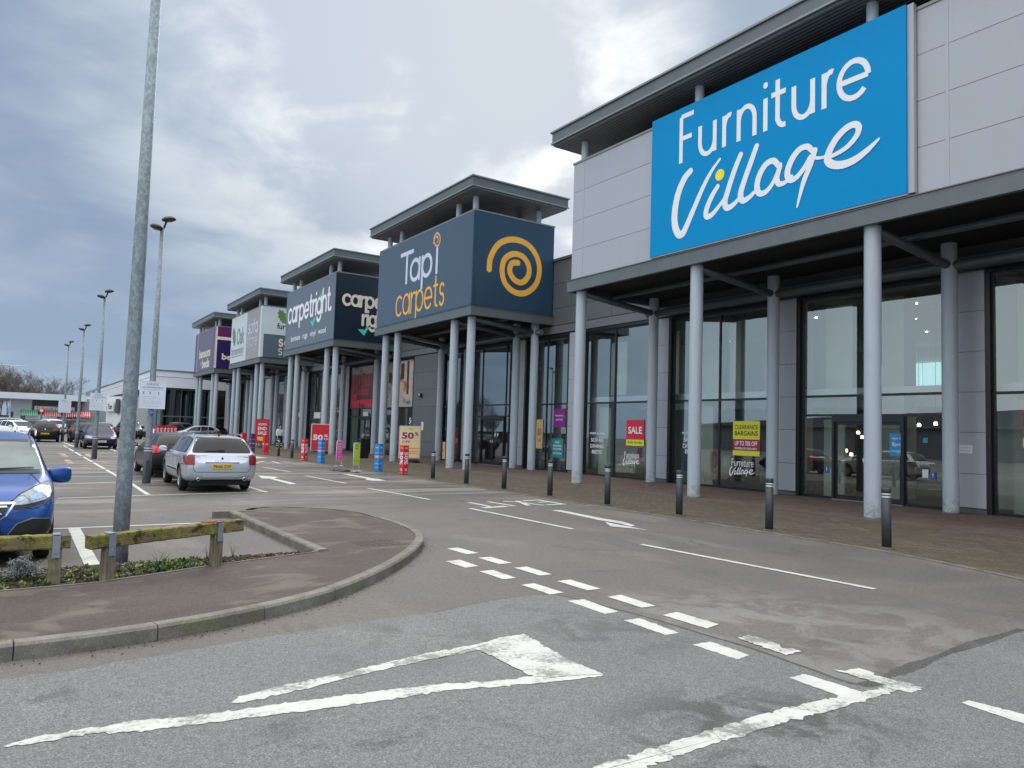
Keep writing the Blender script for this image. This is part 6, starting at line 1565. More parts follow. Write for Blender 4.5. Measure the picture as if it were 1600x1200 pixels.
    inner = MB(); h0 = bv.ray_cast(Vector((0,9,1.46)), Vector((0,-1,0)))[0]
SUV = dict(L=4.28, st=UST, wheels=(.86,3.42), wr=.345, sill=.36, mirror=(2.86,1.05,.75), spokes=5, ms=1.32, screen='suv_screen_glass',
 dlo=[(.42,1.12),(.66,1.46),(1.1,1.53),(1.9,1.545),(2.40,1.49),(3.08,1.07)],
 sidewin=[[(.60,1.14),(.74,1.43),(1.12,1.50),(1.18,1.12)],[(1.24,1.12),(1.18,1.51),(1.75,1.525),(1.84,1.10)],[(1.90,1.10),(1.80,1.525),(2.36,1.465),(2.96,1.08)]],
 seams=[[(1.1,1.03),(1.22,.8),(1.34,.38)],[(1.87,1.03),(1.88,.36)],[(3.0,1.0),(2.94,.7),(2.92,.36)]], handles=[(1.35,.93),(2.05,.92)],
 front_glass=[(-.72,1.135),(.72,1.135),(.62,1.53),(-.62,1.53)], rear_trim=[(-.72,1.14),(.72,1.14),(.58,1.5),(-.58,1.5)], rear_glass=[(-.68,1.17),(.68,1.17),(.55,1.47),(-.55,1.47)],
 extra=[('tail_light','lamp_red',[[(.86,.86),(.66,.88),(.70,1.06),(.84,1.08)],[(-.86,.86),(-.66,.88),(-.70,1.06),(-.84,1.08)]],'rear',.010,.03)],
 rails=[(.63,.70,1.57),(.64,.85,1.645),(.655,1.6,1.675),(.655,2.2,1.655),(.645,2.55,1.585)], railmat='alloy', post=suv_post)
make_car('suv', 'bright blue SUV parked nose-on behind the knee rail at the left edge', None, (-.40,13.62,.006), PI+math.radians(1.5), SUV, 'paint_blue', scale=.895)

# ---- cars far off
lo = hatch('lamp_red', None, None, hi=False)
def far_car(nm, label, x, y, rz, spec, paint, scale=1.0): return make_car(nm, label, 'cars parked far across the car park', (x,y,.006), rz, spec, paint, scale=scale)
def at(px, depth):   # ground point under the pixel column px at a given distance
    d = ray(px, 660); d.z = 0; d.normalize(); return d*depth
SUV_LO = dict(SUV, hi=False, screen='car_glass'); 
def bull_post(r, P, bv):
    m = MB(); m.tube([(-.45,4.30,.42),(-.34,4.36,.78),(.34,4.36,.78),(.45,4.30,.42)], .035, 8); m.build('bull_bar', 'chrome', r)
    P('headlight', 'lamp_clear', [[(.50,.76),(.84,.84),(.82,.95),(.56,.90)]], 'front', .01, .02); P('headlight', 'lamp_clear', [[(-.50,.76),(-.84,.84),(-.82,.95),(-.56,.90)]], 'front', .01, .02)
p = at(210, 78); far_car('suv', 'dark SUV with silver nose bar left of the red flags', p.x-.2, p.y+4, PI, dict(SUV_LO, post=bull_post), 'paint_darkgrey', 1.08)
E_LO = dict(ESTATE, hi=False); E_LO.pop('post'); 
p = at(40, 74); far_car('hatchback', 'dark car seen side-on beyond the roof of the blue car', p.x+2.0, p.y, PI/2, lo, 'paint_black')
p = at(38, 80); far_car('estate_car', 'white car seen side-on behind the dark side-on car', p.x+2.6, p.y, PI/2, E_LO, 'paint_white')
p = at(4, 66); far_car('hatchback', 'white car at the left edge, nose toward the camera', p.x, p.y+3, PI+.5, lo, 'paint_white')
p = at(14, 88); far_car('suv', 'grey SUV at the left edge behind the white car', p.x+1.5, p.y, PI/2+.2, SUV_LO, 'paint_lightgrey')
p = at(92, 84); far_car('suv', 'white SUV left of the far parking notice', p.x, p.y, .35, SUV_LO, 'paint_white')
p = at(56, 96); far_car('hatchback', 'pale car in front of the green awning', p.x+2, p.y, PI/2, lo, 'paint_lightgrey')
p = at(74, 98); far_car('estate_car', 'white car in front of the red awnings', p.x+2, p.y, PI/2, E_LO, 'paint_white')
p = at(146, 92); far_car('suv', 'black car in front of the white block wall', p.x, p.y, PI/2, SUV_LO, 'paint_black')
p = at(160, 80); far_car('hatchback', 'pale grey car just behind the navy car', p.x+.3, p.y, 0, lo, 'paint_lightgrey')
p = at(306, 72); far_car('coupe', 'light grey car side-on seen through the thin far columns', p.x+2.1, p.y, PI/2, lo, 'paint_lightgrey')
p = at(275, 84); far_car('suv', 'black SUV parked side-on under the glass showroom', p.x+2, p.y, PI/2, SUV_LO, 'paint_black')
p = at(318, 86); far_car('hatchback', 'black hatchback side-on right of the black SUV', p.x+2.4, p.y, PI/2, lo, 'paint_black')

# ================================================================ TOTEMS AND SIGNS ON THE PAVEMENT
simple('totem_red', S(202,38,56), .5, 0, .05, 6); simple('totem_blue', S(36,128,200), .5, 0, .05, 6); simple('totem_pink', S(222,92,178), .55, 0, .05, 6); simple('totem_lime', S(168,192,50), .55, 0, .05, 6); simple('totem_purple', S(78,44,98), .5); simple('salmon', S(224,120,110), .5)
def totem(x, y, mat, label, items, rz=.35, h=1.06, w=.24, band=None, top=None):
    r = empty('bollard_cover', (x,y,.012), rz, label, 'bollard cover', 'printed covers slipped over bollards')
    m = MB(); m.box((-w/2,-w/2,0),(w/2,w/2,h)); b = m.build('cover', mat, r, bevel=.006)
    cap = MB(); cap.box((-w/2-.004,-w/2-.004,h),(w/2+.004,w/2+.004,h+.012)); cap.build('lid', top or mat, r)
    for N_, U_ in ((Vector((0,-1,0)),Vector((1,0,0))), (Vector((-1,0,0)),Vector((0,-1,0)))):
        t_ = MB()
        for s_, z, ww, hh, bo, rot in items:
            c = N_*(w/2+.001)+Vector((0,0,z))
            if rot: text(t_, s_, c, -UZ, U_, hh, ww, bold=bo)
            else: text(t_, s_, c, U_, UZ, ww, hh, bold=bo)
        t_.build('lettering', 'letter_white', b)
        if band:
            q = MB(); 
            for z0, z1, mt in band:
                c = N_*(w/2+.0008)
                q.add([c-U_*w*.46+UZ*z0, c+U_*w*.46+UZ*z0, c+U_*w*.46+UZ*z1, c-U_*w*.46+UZ*z1], [(0,1,2,3)])
            q.build('printed_band', band[0][2], b)
    return r
IT50 = [('50%',.60,.17,.46,.02,True),('OFF',.18,.12,.10,.02,True),('SALE',.98,.14,.05,.01,False),('NOW ON',.06,.16,.03,.0,False)]
totem(12.03,25.1,'totem_red','red 50% bollard cover standing in front of the cream sale board', IT50, .25)
totem(11.9,27.1,'totem_blue','blue bollard cover just left of the cream sale board', [('SOFAS',.92,.15,.06,.01,False),('FREE DELIVERY',.72,.17,.04,0,False),('5 YEAR',.56,.12,.07,.01,False),('GUARANTEE',.30,.17,.05,0,False),('in store',.16,.14,.04,0,False)], .5, band=[(.52,.62,'salmon')])
totem(11.75,33.2,'totem_blue','blue bollard cover in front of the red sale board', [('SOFAS',.92,.15,.06,.01,False),('FREE DELIVERY',.72,.17,.04,0,False),('5 YEAR',.56,.12,.07,.01,False),('GUARANTEE',.30,.17,.05,0,False),('in store',.16,.14,.04,0,False)], .5, band=[(.52,.62,'salmon')])
totem(11.75,35.6,'totem_red','red 50% bollard cover left of the red sale board', IT50, .5)
totem(12.0,43.2,'totem_red','plain red bollard cover right of the purple one', [('50%',.58,.19,.10,.02,False),('sale now on',.08,.19,.035,0,False)], .2, h=1.1, w=.27)
totem(11.95,45.9,'totem_purple','purple bollard cover between two red ones', [('beds for',.8,.19,.05,0,False),('SALE',.55,.18,.08,.01,False),('ends soon',.3,.19,.05,0,False)], .2, h=1.12, top='black_plastic')
totem(12.1,48.6,'totem_red','farthest red bollard cover, beside the silver car roof', [('50%',.55,.19,.10,.02,False)], .3, h=1.12, w=.27)
def flag_board(x, y, mat, label, words, rz):
    r = empty('pavement_sign', (x,y,.012), rz, label, 'sign', 'coloured panel signs on wire frames')
    f = MB(); f.tube([(-.15,0,0),(-.15,0,1.08)], .012, 6); f.tube([(.15,0,.2),(.15,0,1.08)], .012, 6); f.tube([(-.15,0,1.08),(.15,0,1.08)], .012, 6); f.tube([(-.15,.0,.25),(.15,.0,.25)], .010, 6); f.tube([(-.15,-.14,.01),(-.15,.14,.01)], .012, 6); f.tube([(.15,-.14,.01),(.15,.14,.01)], .012, 6); f.tube([(.15,0,.0),(.15,0,.25)], .01, 6)
    f.build('frame', 'white_panel', r)
    m = MB(); m.box((-.15,-.012,.27),(.15,.012,1.06)); b = m.build('panel', mat, r)
    t_ = MB()
    for s_, z, ww, hh in words: text(t_, s_, (0,-.0135,z), (1,0,0), UZ, ww, hh, bold=.01)
    t_.build('lettering', 'letter_white' if mat == 'totem_pink' else 'letter_black', b)
totem_pink = flag_board(*[G(456/1600*0+529, 729).x, G(529,729).y], 'totem_pink', 'pink panel sign between the blue cover and the lime sign', [('Mobility',.95,.2,.06),('scooters',.84,.2,.05),('& chairs',.74,.2,.05),('in store',.62,.18,.05),('today',.40,.14,.05)], .35)
p = G(556,737); flag_board(p.x, p.y, 'totem_lime', 'lime green panel sign at the kerb next to the pink one', [('Beds',.98,.14,.05),('& more',.88,.14,.05),('this way',.40,.2,.05)], .35)
for kx, col_ in ((529,'dark'),): 
    q = G(529,729); m = MB()
# swing board signs
simple('board_cream', S(244,220,168), .5, 0, .08, 3); simple('board_red', S(204,36,54), .45, 0, .04, 3); simple('sign_frame', S(196,200,206), .4, .2); simple('print_violet', S(128,60,132), .5); simple('print_orange', S(224,110,40), .5)
def swing(px, py, dep, w, h, mat, label, rz, zb, framemat='sign_frame'):
    d = ray(px, py); d.z = 0; d.normalize(); p = d*dep
    r = empty('swing_sign', (p.x,p.y,.012), rz, label, 'sign', 'big poster boards on black bases')
    b = MB(); b.lathe([(.0,.16),(.26,.16),(.46,.10),(.52,.0)], seg=28); b.v = [Vector((v.x*1.15,v.y*.6,v.z)) for v in b.v]; b.build('base', 'black_plastic', r)
    lg = MB(); lg.tube([(-w*.3,0,.12),(-w*.3,0,zb)], .03, 8); lg.tube([(w*.3,0,.12),(w*.3,0,zb)], .03, 8); lg.build('spring_leg', 'black_plastic', r)
    f = MB(); f.prism([(x*1.0,y) for x, y in ((-w/2,-.035),(w/2,-.035),(w/2,.035),(-w/2,.035))], zb, zb+h); fo = f.build('frame', framemat, r, bevel=.03)
    m = MB(); m.box((-w/2+.05,-.042,zb+.05),(w/2-.05,.042,zb+h-.05)); po = m.build('poster', mat, r)
    return r, po
s, po = swing(640, 700, 38.2, 1.12, 1.66, 'board_cream', 'tall cream 50% OFF board on a black base in front of the grey wall', -.25, .2)
for txt, z, ww, hh, mt, x, bo in (('Tapi',1.70,.26,.09,'letter_slate',0,.0),('50',1.36,.62,.34,'print_violet',-.12,.04),('%',1.46,.2,.18,'print_violet',.33,.02),('OFF',1.05,.42,.12,'print_violet',-.2,.01),('SALE NOW ON',.72,.5,.08,'print_orange',.18,.02),('hundreds of',.58,.5,.07,'print_orange',.18,.02),('carpets',.46,.46,.07,'print_orange',.18,.02)):
    t_ = MB(); text(t_, txt, (x,-.0425,z), (1,0,0), UZ, ww, hh, bold=bo); t_.build('lettering', mt, po)
s, po = swing(501, 690, 47.5, 1.22, 1.66, 'board_red', 'tall red 50% OFF board between the far columns', -.2, .2)
for txt, z, ww, hh, x, bo in (('50',1.02,.60,.34,-.18,.04),('%',1.13,.22,.16,.30,.03),('OFF',.92,.26,.11,.32,.03)):
    t_ = MB(); text(t_, txt, (x,-.0425,z), (1,0,0), UZ, ww, hh, bold=bo); t_.build('lettering', 'letter_white', po)
s, po = swing(409, 685, 57.0, .95, 1.75, 'totem_red', 'dark red MONTH END SALE board behind the purple cover', -.2, .35, 'sale_maroon')
for txt, z, ww, hh in (('MONTH',1.72,.55,.16),('END',1.42,.6,.24),('SALE',1.10,.6,.24)):
    t_ = MB(); text(t_, txt, (0,-.0425,z), (1,0,0), UZ, ww, hh, bold=.03); t_.build('lettering', 'letter_white', po)
t_ = MB(); t_.ngon([(-.3,-.044,.58),(.05,-.044,.52),(.42,-.044,.62),(.4,-.044,.86),(-.1,-.044,.80),(-.32,-.044,.84)]); t_.build('price_flash', simple('flash_yellow', S(236,196,70), .5), po)
# litter bin
p = G(566,713); r = empty('litter_bin', (p.x*.93,p.y*.93,.012), .2, 'black litter bin behind the lime green sign', 'bin')
m = MB(); m.box((-.26,-.26,0),(.26,.26,.95)); m.build('body', 'black_plastic', r, bevel=.03)
m = MB(); m.box((-.30,-.30,.97),(.30,.30,1.08)); m.build('lid', 'black_plastic', r, bevel=.03)
m = MB(); m.box((-.16,-.266,.70),(.16,-.262,.88)); m.build('slot', 'dark_gap', r)

# ================================================================ PERSON IN PALE HIGH-VISIBILITY JACKET
simple('skin', S(190,142,118), .6); simple('hair_dark', S(36,30,28), .8); simple('hivis', S(186,222,204), .6, 0, .08, 9); simple('trousers', S(30,32,38), .85, 0, .15, 9); simple('band_grey', S(190,196,198), .4)
def skin_mesh(name, pts, edges, rad, mat, parent, lvl=2, root=0):
    me = bpy.data.meshes.new(name); me.from_pydata(pts, edges, []); o = bpy.data.objects.new('tmp', me); COL.objects.link(o)
    sk = o.modifiers.new('k', 'SKIN'); sk.use_smooth_shade = True; su = o.modifiers.new('s', 'SUBSURF'); su.levels = lvl
    for i, v in enumerate(me.skin_vertices[0].data): v.radius = rad[i] if hasattr(rad[i], '__len__') else (rad[i], rad[i]); v.use_root = (i == root)
    bpy.context.view_layer.update(); dg = bpy.context.evaluated_depsgraph_get(); out = bpy.data.meshes.new_from_object(o.evaluated_get(dg)); bpy.data.objects.remove(o)
    out.materials.clear(); out.materials.append(MATS[mat])
    for p_ in out.polygons: p_.use_smooth = True; p_.material_index = 0
    q = bpy.data.objects.new(name, out); COL.objects.link(q); q.parent = parent; CH.setdefault(parent.name, []).append(q); return q
d = ray(437, 690); d.z = 0; d.normalize(); pp = d*54
r = empty('person', (pp.x,pp.y,.012), .15, 'person in a pale high-visibility jacket and dark banded trousers walking by the columns', 'person')
pts = [(0,0,.93),(0,0,1.1),(0,.01,1.32),(0,.02,1.43),(0,0,1.5),(0,-.02,1.6),(0,-.02,1.68),
 (.10,0,.88),(.11,-.04,.50),(.12,.06,.09),(.12,-.08,.04),(-.10,0,.88),(-.11,.02,.50),(-.12,.14,.12),(-.12,.02,.05),
 (.19,.02,1.37),(.24,.05,1.10),(.22,-.08,.90),(.22,-.12,.82),(-.19,.02,1.37),(-.25,.0,1.10),(-.23,-.1,.92),(-.22,-.14,.84)]
ed_ = [(0,1),(1,2),(2,3),(3,4),(4,5),(5,6),(0,7),(7,8),(8,9),(9,10),(0,11),(11,12),(12,13),(13,14),(2,15),(15,16),(16,17),(17,18),(2,19),(19,20),(20,21),(21,22)]
rad = [(.15,.11),(.14,.10),(.17,.11),(.06,.06),(.055,.055),(.085,.10),(.07,.085),(.085,.085),(.06,.06),(.045,.045),(.035,.05),(.085,.085),(.06,.06),(.045,.045),(.035,.05),.06,.045,.032,.028,.06,.045,.032,.028]
bo = skin_mesh('body', pts, ed_, rad, 'skin', r)
skin_mesh('jacket', pts[:4]+pts[15:18]+pts[19:22], [(0,1),(1,2),(2,3),(2,4),(4,5),(5,6),(2,7),(7,8),(8,9)], [(.18,.14),(.17,.13),(.20,.14),(.085,.085),.078,.062,.05,.078,.062,.05], 'hivis', r)
skin_mesh('trousers', [pts[0]]+[pts[7],pts[8],(.12,.05,.12)]+[pts[11],pts[12],(-.12,.12,.14)], [(0,1),(1,2),(2,3),(0,4),(4,5),(5,6)], [(.165,.12),.10,.078,.062,.10,.078,.062], 'trousers', r)
for z in (.28,.40,.62,.74):
    for s_ in (-1,1):
        t_ = MB(); y_ = (-.01 if s_ > 0 else .07)*(1-z); t_.lathe([(.088,z),(.094,z+.02),(.088,z+.05)], (s_*.115,y_,0), 12); t_.build('reflective_band', 'band_grey', r)
h_ = MB(); h_.lathe([(.02,1.79),(.07,1.775),(.098,1.72),(.10,1.66),(.085,1.61)], (0,.012,0), 14); h_.build('hair', 'hair_dark', r)
f_ = MB(); f_.add([(0,-.135,1.625),(.014,-.105,1.615),(-.014,-.105,1.615),(0,-.105,1.66)], [(0,1,3),(0,3,2),(0,2,1)]); f_.build('nose', 'skin', bo)
for s_ in (-1,1): e2 = MB(); e2.lathe([(0,-.008),(.009,0),(0,.008)], (s_*.034,-.112,1.66), 8); e2.build('eye', 'letter_black', bo); e2 = MB(); e2.lathe([(0,-.012),(.012,0),(0,.03)], (s_*.09,-.01,1.64), 8); e2.build('ear', 'skin', bo)
mo = MB(); mo.box((-.024,-.112,1.585),(.024,-.106,1.593)); mo.build('mouth', 'sale_maroon', bo)

# ================================================================ BUILDINGS ACROSS THE CAR PARK
simple('white_fascia', S(206,213,222), .5, 0, .03, .3); simple('louvre_grey', S(98,102,110), .6, 0, .05, 1); simple('render_white', S(190,196,204), .7, 0, .04, .6); simple('render_grey', S(150,156,160), .8, 0, .05, .5); simple('panel_dark', S(58,64,68), .5, 0, .1, .8)
t = NT('louvre_stripes'); w = t.n('ShaderNodeTexWave'); w.bands_direction = 'Z'; w.inputs['Scale'].default_value = 1.2; t.l(t.pos, w.inputs[0]); t.col(t.ramp(w.outputs[1], [(.0,S(78,82,88)),(.5,S(116,120,126))])); t.set(Roughness=.6); MATS['louvre_stripes'] = t.m
C0 = at(235, 0.001); SXc, SYc = 12.9, 92.0
dC = ray(235, 660); k_ = SYc/dC.y; SXc = dC.x*k_
def zpx(px, py, X=None, Y=None): p = PX(px, py, X) if X is not None else PY(px, py, Y); return p
off = (SXc, SYc, 0)
sh = empty('car_showroom', off, 0, 'white-topped car showroom with dark glass beyond the far lamp posts', 'building')
zt_ = zpx(235,578,Y=SYc).z; zb_ = zpx(235,604,Y=SYc).z
yl_ = zpx(150,600,X=SXc).y; yl2 = min(zpx(112,622,X=SXc).y, 215)
print('showroom', SXc, SYc, zt_, zb_, yl_, yl2)
m = MB(); m.box((SXc,SYc,zb_),(SXc+30,SYc+.4,zt_)); m.box((SXc,SYc+.4,zb_),(SXc+.4,yl_,zt_)); m.box((SXc+.4,SYc+.4,zb_),(SXc+30,yl_,zb_+.3)); m.build('fascia', 'white_fascia', sh, off)
m = MB(); m.box((SXc-.1,SYc-.1,zt_),(SXc+30,SYc+.5,zt_+.12)); m.box((SXc-.1,SYc+.5,zt_),(SXc+.5,yl_,zt_+.12)); m.build('coping', 'louvre_grey', sh, off)
zj = zb_+(zt_-zb_)*.62; m = MB(); m.box((SXc-.012,SYc-.012,zj),(SXc+30,SYc,zj+.05)); m.box((SXc-.012,SYc,zj),(SXc,yl_,zj+.05)); m.build('panel_joint', 'louvre_grey', sh, off)
m = MB(); m.box((SXc-.1,yl_,zb_),(SXc+6,yl2,zb_+.9)); m.build('canopy', 'white_fascia', sh, off)
m = MB(); m.box((SXc+2,yl_+.1,zb_+.9),(SXc+8,yl2+4,zt_+1.2)); m.build('roof_louvre', 'louvre_stripes', sh, off)
fr = MB(); y = SYc+1.2
for i in range(15): fr.box((SXc+1.2+i*2,y-.05,0),(SXc+1.32+i*2,y+.1,zb_))
for z in (2.3,): fr.box((SXc+1.2,y-.04,z),(SXc+30,y+.08,z+.15))
for i in range(12): fr.box((SXc+1.15,SYc+1.2+i*3,0),(SXc+1.3,SYc+1.32+i*3,zb_))
fr.box((SXc+1.15,y-.045,zb_-.2),(SXc+30,y+.09,zb_-.05)); fr.box((SXc+1.15,SYc+1.3,zb_-.2),(SXc+1.29,SYc+35,zb_-.05))
fo = fr.build('window', 'louvre_grey', sh, off)
for i in range(14):
    g_ = MB(); g_.quad((SXc+1.32+i*2,y,0),(SXc+3.2+i*2,y,0),(SXc+3.2+i*2,y,zb_),(SXc+1.32+i*2,y,zb_)); g_.build('glass', 'showroom_glass', fo, off)
g_ = MB(); g_.quad((SXc+1.2,SYc+36,0),(SXc+1.2,SYc+1.2,0),(SXc+1.2,SYc+1.2,zb_),(SXc+1.2,SYc+36,zb_)); g_.build('glass', 'showroom_glass', fo, off)
m = MB(); m.box((SXc+1.6,SYc+14,0),(SXc+30,SYc+14.3,zb_)); m.box((SXc+1.6,SYc+1.6,zb_-.2),(SXc+30,SYc+14,zb_-.1)); m.build('inner_wall', 'panel_dark', sh, off)
m = MB(); m.box((SXc+1.9,yl2-.2,0),(SXc+9,yl2+.2,zb_)); m.build('wall', 'render_grey', sh, off)
# white block wall with sign under the canopy
a_ = zpx(165,650,X=SXc-1.2); b_ = zpx(190,650,X=SXc-1.2)
bwY0, bwY1 = min(a_.y,b_.y), max(a_.y,b_.y)
print('block', bwY0, bwY1)
a_ = at(165,92); b_ = at(190,88)
off2 = (b_.x,b_.y,0); bl_ = empty('white_block', off2, 0, 'white walled entrance block with a dark-lettered sign, left of the thick lamp post', 'building')
m = MB(); m.prism([(a_.x,a_.y),(b_.x,b_.y),(b_.x+3,b_.y+2),(a_.x+3,a_.y+2)], .6, 4.25); m.build('wall', 'white_fascia', bl_, off2)
m = MB(); m.prism([(a_.x,a_.y),(b_.x,b_.y),(b_.x+3,b_.y+2),(a_.x+3,a_.y+2)], 0, .6); m.build('base', 'panel_dark', bl_, off2)
dA = (b_-a_).normalized(); nA = Vector((dA.y,-dA.x,0)); 
if nA.y > 0: nA = -nA
m = MB(); c_ = a_+dA*((b_-a_).length*.38)+nA*.3
m.add([c_-dA*1.2+UZ*2.7+nA*0, c_+dA*1.0+UZ*2.7, c_+dA*1.0+UZ*3.6, c_-dA*1.2+UZ*3.6], [(0,1,2,3)]); 
m2 = MB(); m2.obox(c_+UZ*3.15-dA*.1, 2.4, .1, 1.0, Matrix.Rotation(math.atan2(dA.y,dA.x),3,'Z')); so_ = m2.build('sign_board', 'white_panel', bl_, off2)
t_ = MB(); text(t_, '& Tom', c_+UZ*3.15-dA*.1+nA*.055, dA, UZ, 1.8, .6, bold=.03); t_.build('lettering', 'letter_black', so_, off2)
m = MB(); m.obox(a_+dA*((b_-a_).length*.8)+nA*.2+UZ*3.2, .9, .1, 1.5, Matrix.Rotation(math.atan2(dA.y,dA.x),3,'Z')); m.build('window', 'panel_dark', bl_, off2)

# low building with striped awnings
YD = 99.0; off = (0,YD,0)
dt_ = empty('drive_through_restaurant', off, 0, 'low drive-through building with green and red awnings at the far left', 'building')
def X_(px): return PY(px, 660, YD).x
def Z_(py, px=60): return PY(px, py, YD).z
zr = Z_(624,60); 
m = MB(); m.box((X_(14),YD,0),(X_(125),YD+14,zr)); m.build('wall', 'render_white', dt_, off)
m = MB(); m.box((X_(125),YD+.5,0),(X_(166),YD+9,zr+.3)); m.build('side_wall', 'render_grey', dt_, off)
m = MB(); m.box((X_(-60),YD-1.6,zr-.05),(X_(132),YD+15,zr+.62)); m.build('roof', 'white_fascia', dt_, off)
m = MB(); m.box((X_(48),YD-.05,Z_(648)),(X_(126),YD,zr-.08)); m.build('dark_band', 'panel_dark', dt_, off)
m = MB(); m.box((X_(-55),YD-1.2,0),(X_(-54),YD-1,zr)); m.box((X_(13.2),YD-1.3,0),(X_(14.6),YD-1.1,zr)); m.build('canopy_post', 'render_white', dt_, off)
simple('awning_green', S(24,168,104), .6, 0, .1, 4); simple('awning_red', S(222,34,60), .6, 0, .1, 4); simple('awning_white', S(222,220,222), .6)
def awning(a, b, mat):
    m = MB(); n = 28 if b-a < 30 else 40; z1, z0 = Z_(641), Z_(647.5)
    for i in range(n):
        xa = X_(a)+(X_(b)-X_(a))*i/n; xb = X_(a)+(X_(b)-X_(a))*(i+1)/n; mi = 1 if i % 3 == 2 else 0
        m.add([(xa,YD-.9,z0),(xb,YD-.9,z0),(xb,YD-.06,z1),(xa,YD-.06,z1)], [(0,1,2,3)], mi); m.add([(xa,YD-.9,z0-.18),(xb,YD-.9,z0-.18),(xb,YD-.9,z0),(xa,YD-.9,z0)], [(0,1,2,3)], mi)
    m.build('awning', [mat,'awning_white'], dt_, off)
awning(31,58,'awning_green'); awning(67,94,'awning_red'); awning(100,140,'awning_red')
for a, b in ((31,57),(68,94)):
    m = MB(); m.box((X_(a),YD-.04,1.0),(X_(b),YD,Z_(648))); sh_ = m.build('shutter', 'louvre_stripes', dt_, off)
for a, b in ((104,112),(114,124)): m = MB(); m.box((X_(a),YD-.07,.1),(X_(b),YD-.05,Z_(648.5))); m.build('window', 'panel_dark', dt_, off)
m = MB(); m.box((X_(16),YD-.05,.1),(X_(19.5),YD,2.3)); m.build('door', 'panel_dark', dt_, off)
m = MB(); m.box((X_(52),YD-.16,Z_(640.5)),(X_(115),YD-.06,Z_(634.5))); sg_ = m.build('sign_board', 'sign_frame', dt_, off)
t_ = MB(); text(t_, 'Drive-In Takeaway', ((X_(52)+X_(115))/2,YD-.165,(Z_(640.5)+Z_(634.5))/2), (1,0,0), UZ, (X_(115)-X_(52))*.92, .42, bold=.02); t_.build('lettering', 'letter_white', sg_, off)
t_ = MB(); text(t_, 'Drive-In Takeaway', ((X_(52)+X_(115))/2+.05,YD-.162,(Z_(640.5)+Z_(634.5))/2-.05), (1,0,0), UZ, (X_(115)-X_(52))*.92, .42, bold=.04, eps=0.0); t_.build('lettering', 'panel_dark', sg_, off)
for px, py in ((53,650),(76,651)): q = PY(px, py, YD-.5); m = MB(); m.box((q.x-.8,q.y,q.z-.35),(q.x+.8,q.y+.03,q.z+.2)); m.build('banner', 'white_panel', dt_, off)
# brick-coloured low wall / fence right of it
m = MB(); p0 = at(112,80); p1 = at(138,76)
fe = empty('hedge', (p0.x,p0.y,0), 0, 'scrubby low brown hedge beside the farthest parking notice', 'hedge')
m = MB(); rr = random.Random(9)
simple('hedge_brown', S(104,96,72), .9, 0, .35, 20)
for i in range(1500):
    t_ = rr.random(); c = p0.lerp(p1, t_)+Vector((rr.uniform(-.4,.4),rr.uniform(-.5,.5),rr.uniform(.05,1.25)))
    leaf(m, c, rr.uniform(.1,.3), .03, rr.uniform(0,6.3), rr.uniform(-.3,1.4), 0)
m.build('foliage', 'hedge_brown', fe, (p0.x,p0.y,0))
m = MB()
for k in range(9): c = p0.lerp(p1, k/8); m.tube([(c.x,c.y,0),(c.x,c.y,.8)], [.03,.01], 5)
m.build('stem', 'shrub_twig', fe, (p0.x,p0.y,0))
# no-entry style roundel on a post
p = at(63.5, 88); r = empty('road_sign', (p.x,p.y,0), 0, 'small round red-ringed road sign in front of the awnings', 'sign')
m = MB(); m.tube([(0,0,0),(0,0,2.7)], .035, 8); m.build('post', 'galvanised', r)
m = MB(); m.lathe([(.15,0),(.27,0),(.27,.02),(.15,.02)], (0,0,0), 20); M = Matrix.Rotation(PI/2,4,'X'); m.v = [M @ v + Vector((0,-.04,2.45)) for v in m.v]; m.build('ring', 'lamp_red_bright', r)
m = MB(); m.lathe([(0,.005),(.16,.005)], (0,0,0), 20); m.v = [M @ v + Vector((0,-.04,2.45)) for v in m.v]; m.build('disc', 'white_panel', r)
# white marker post
p = at(27.5, 62); m = MB(); m.tube([(0,0,0),(0,0,.95)], .05, 8); m.lathe([(.07,.93),(.07,1.02),(0,1.04)], seg=10); tag(m.build('marker_post', 'white_panel', off=(0,0,0)), 'white marker post just above the roof of the blue car', 'post').location = (p.x,p.y,0)
# row of red sale flags by the showroom
for i, px in enumerate((246.5,252,257.5,263,268.5,274)):
    p = at(px, 76+i*.2); r = empty('banner_post', (p.x,p.y,0), .2, ['red banner post nearest the lamp pole in the far row','second red banner post from the lamp pole in the far row','third red banner post from the lamp pole in the far row','fourth red banner post from the lamp pole in the far row','fifth red banner post from the lamp pole in the far row','last red banner post on the right of the far row'][i], 'banner', 'red banners in front of the showroom')
    m = MB(); m.box((-.15,-.12,0),(.15,.12,1.35)); b = m.build('panel', 'totem_red', r, bevel=.01)
    t_ = MB(); text(t_, 'SALE', (0,-.121,.75), -UZ, (1,0,0), .8, .2, bold=.04); t_.build('lettering', 'letter_white', b)
for i, px in enumerate((236,241)):
    p = at(px, 76); m = MB(); m.tube([(0,0,0),(0,0,1.0)], .10, 10); m.lathe([(.1,1.0),(0,1.03)], seg=10); o = m.build('marker_post', 'white_panel'); o.location = (p.x,p.y,0); tag(o, ['white marker post nearest the lamp pole, left of the red banners','white marker post directly left of the red banners'][i], 'post')
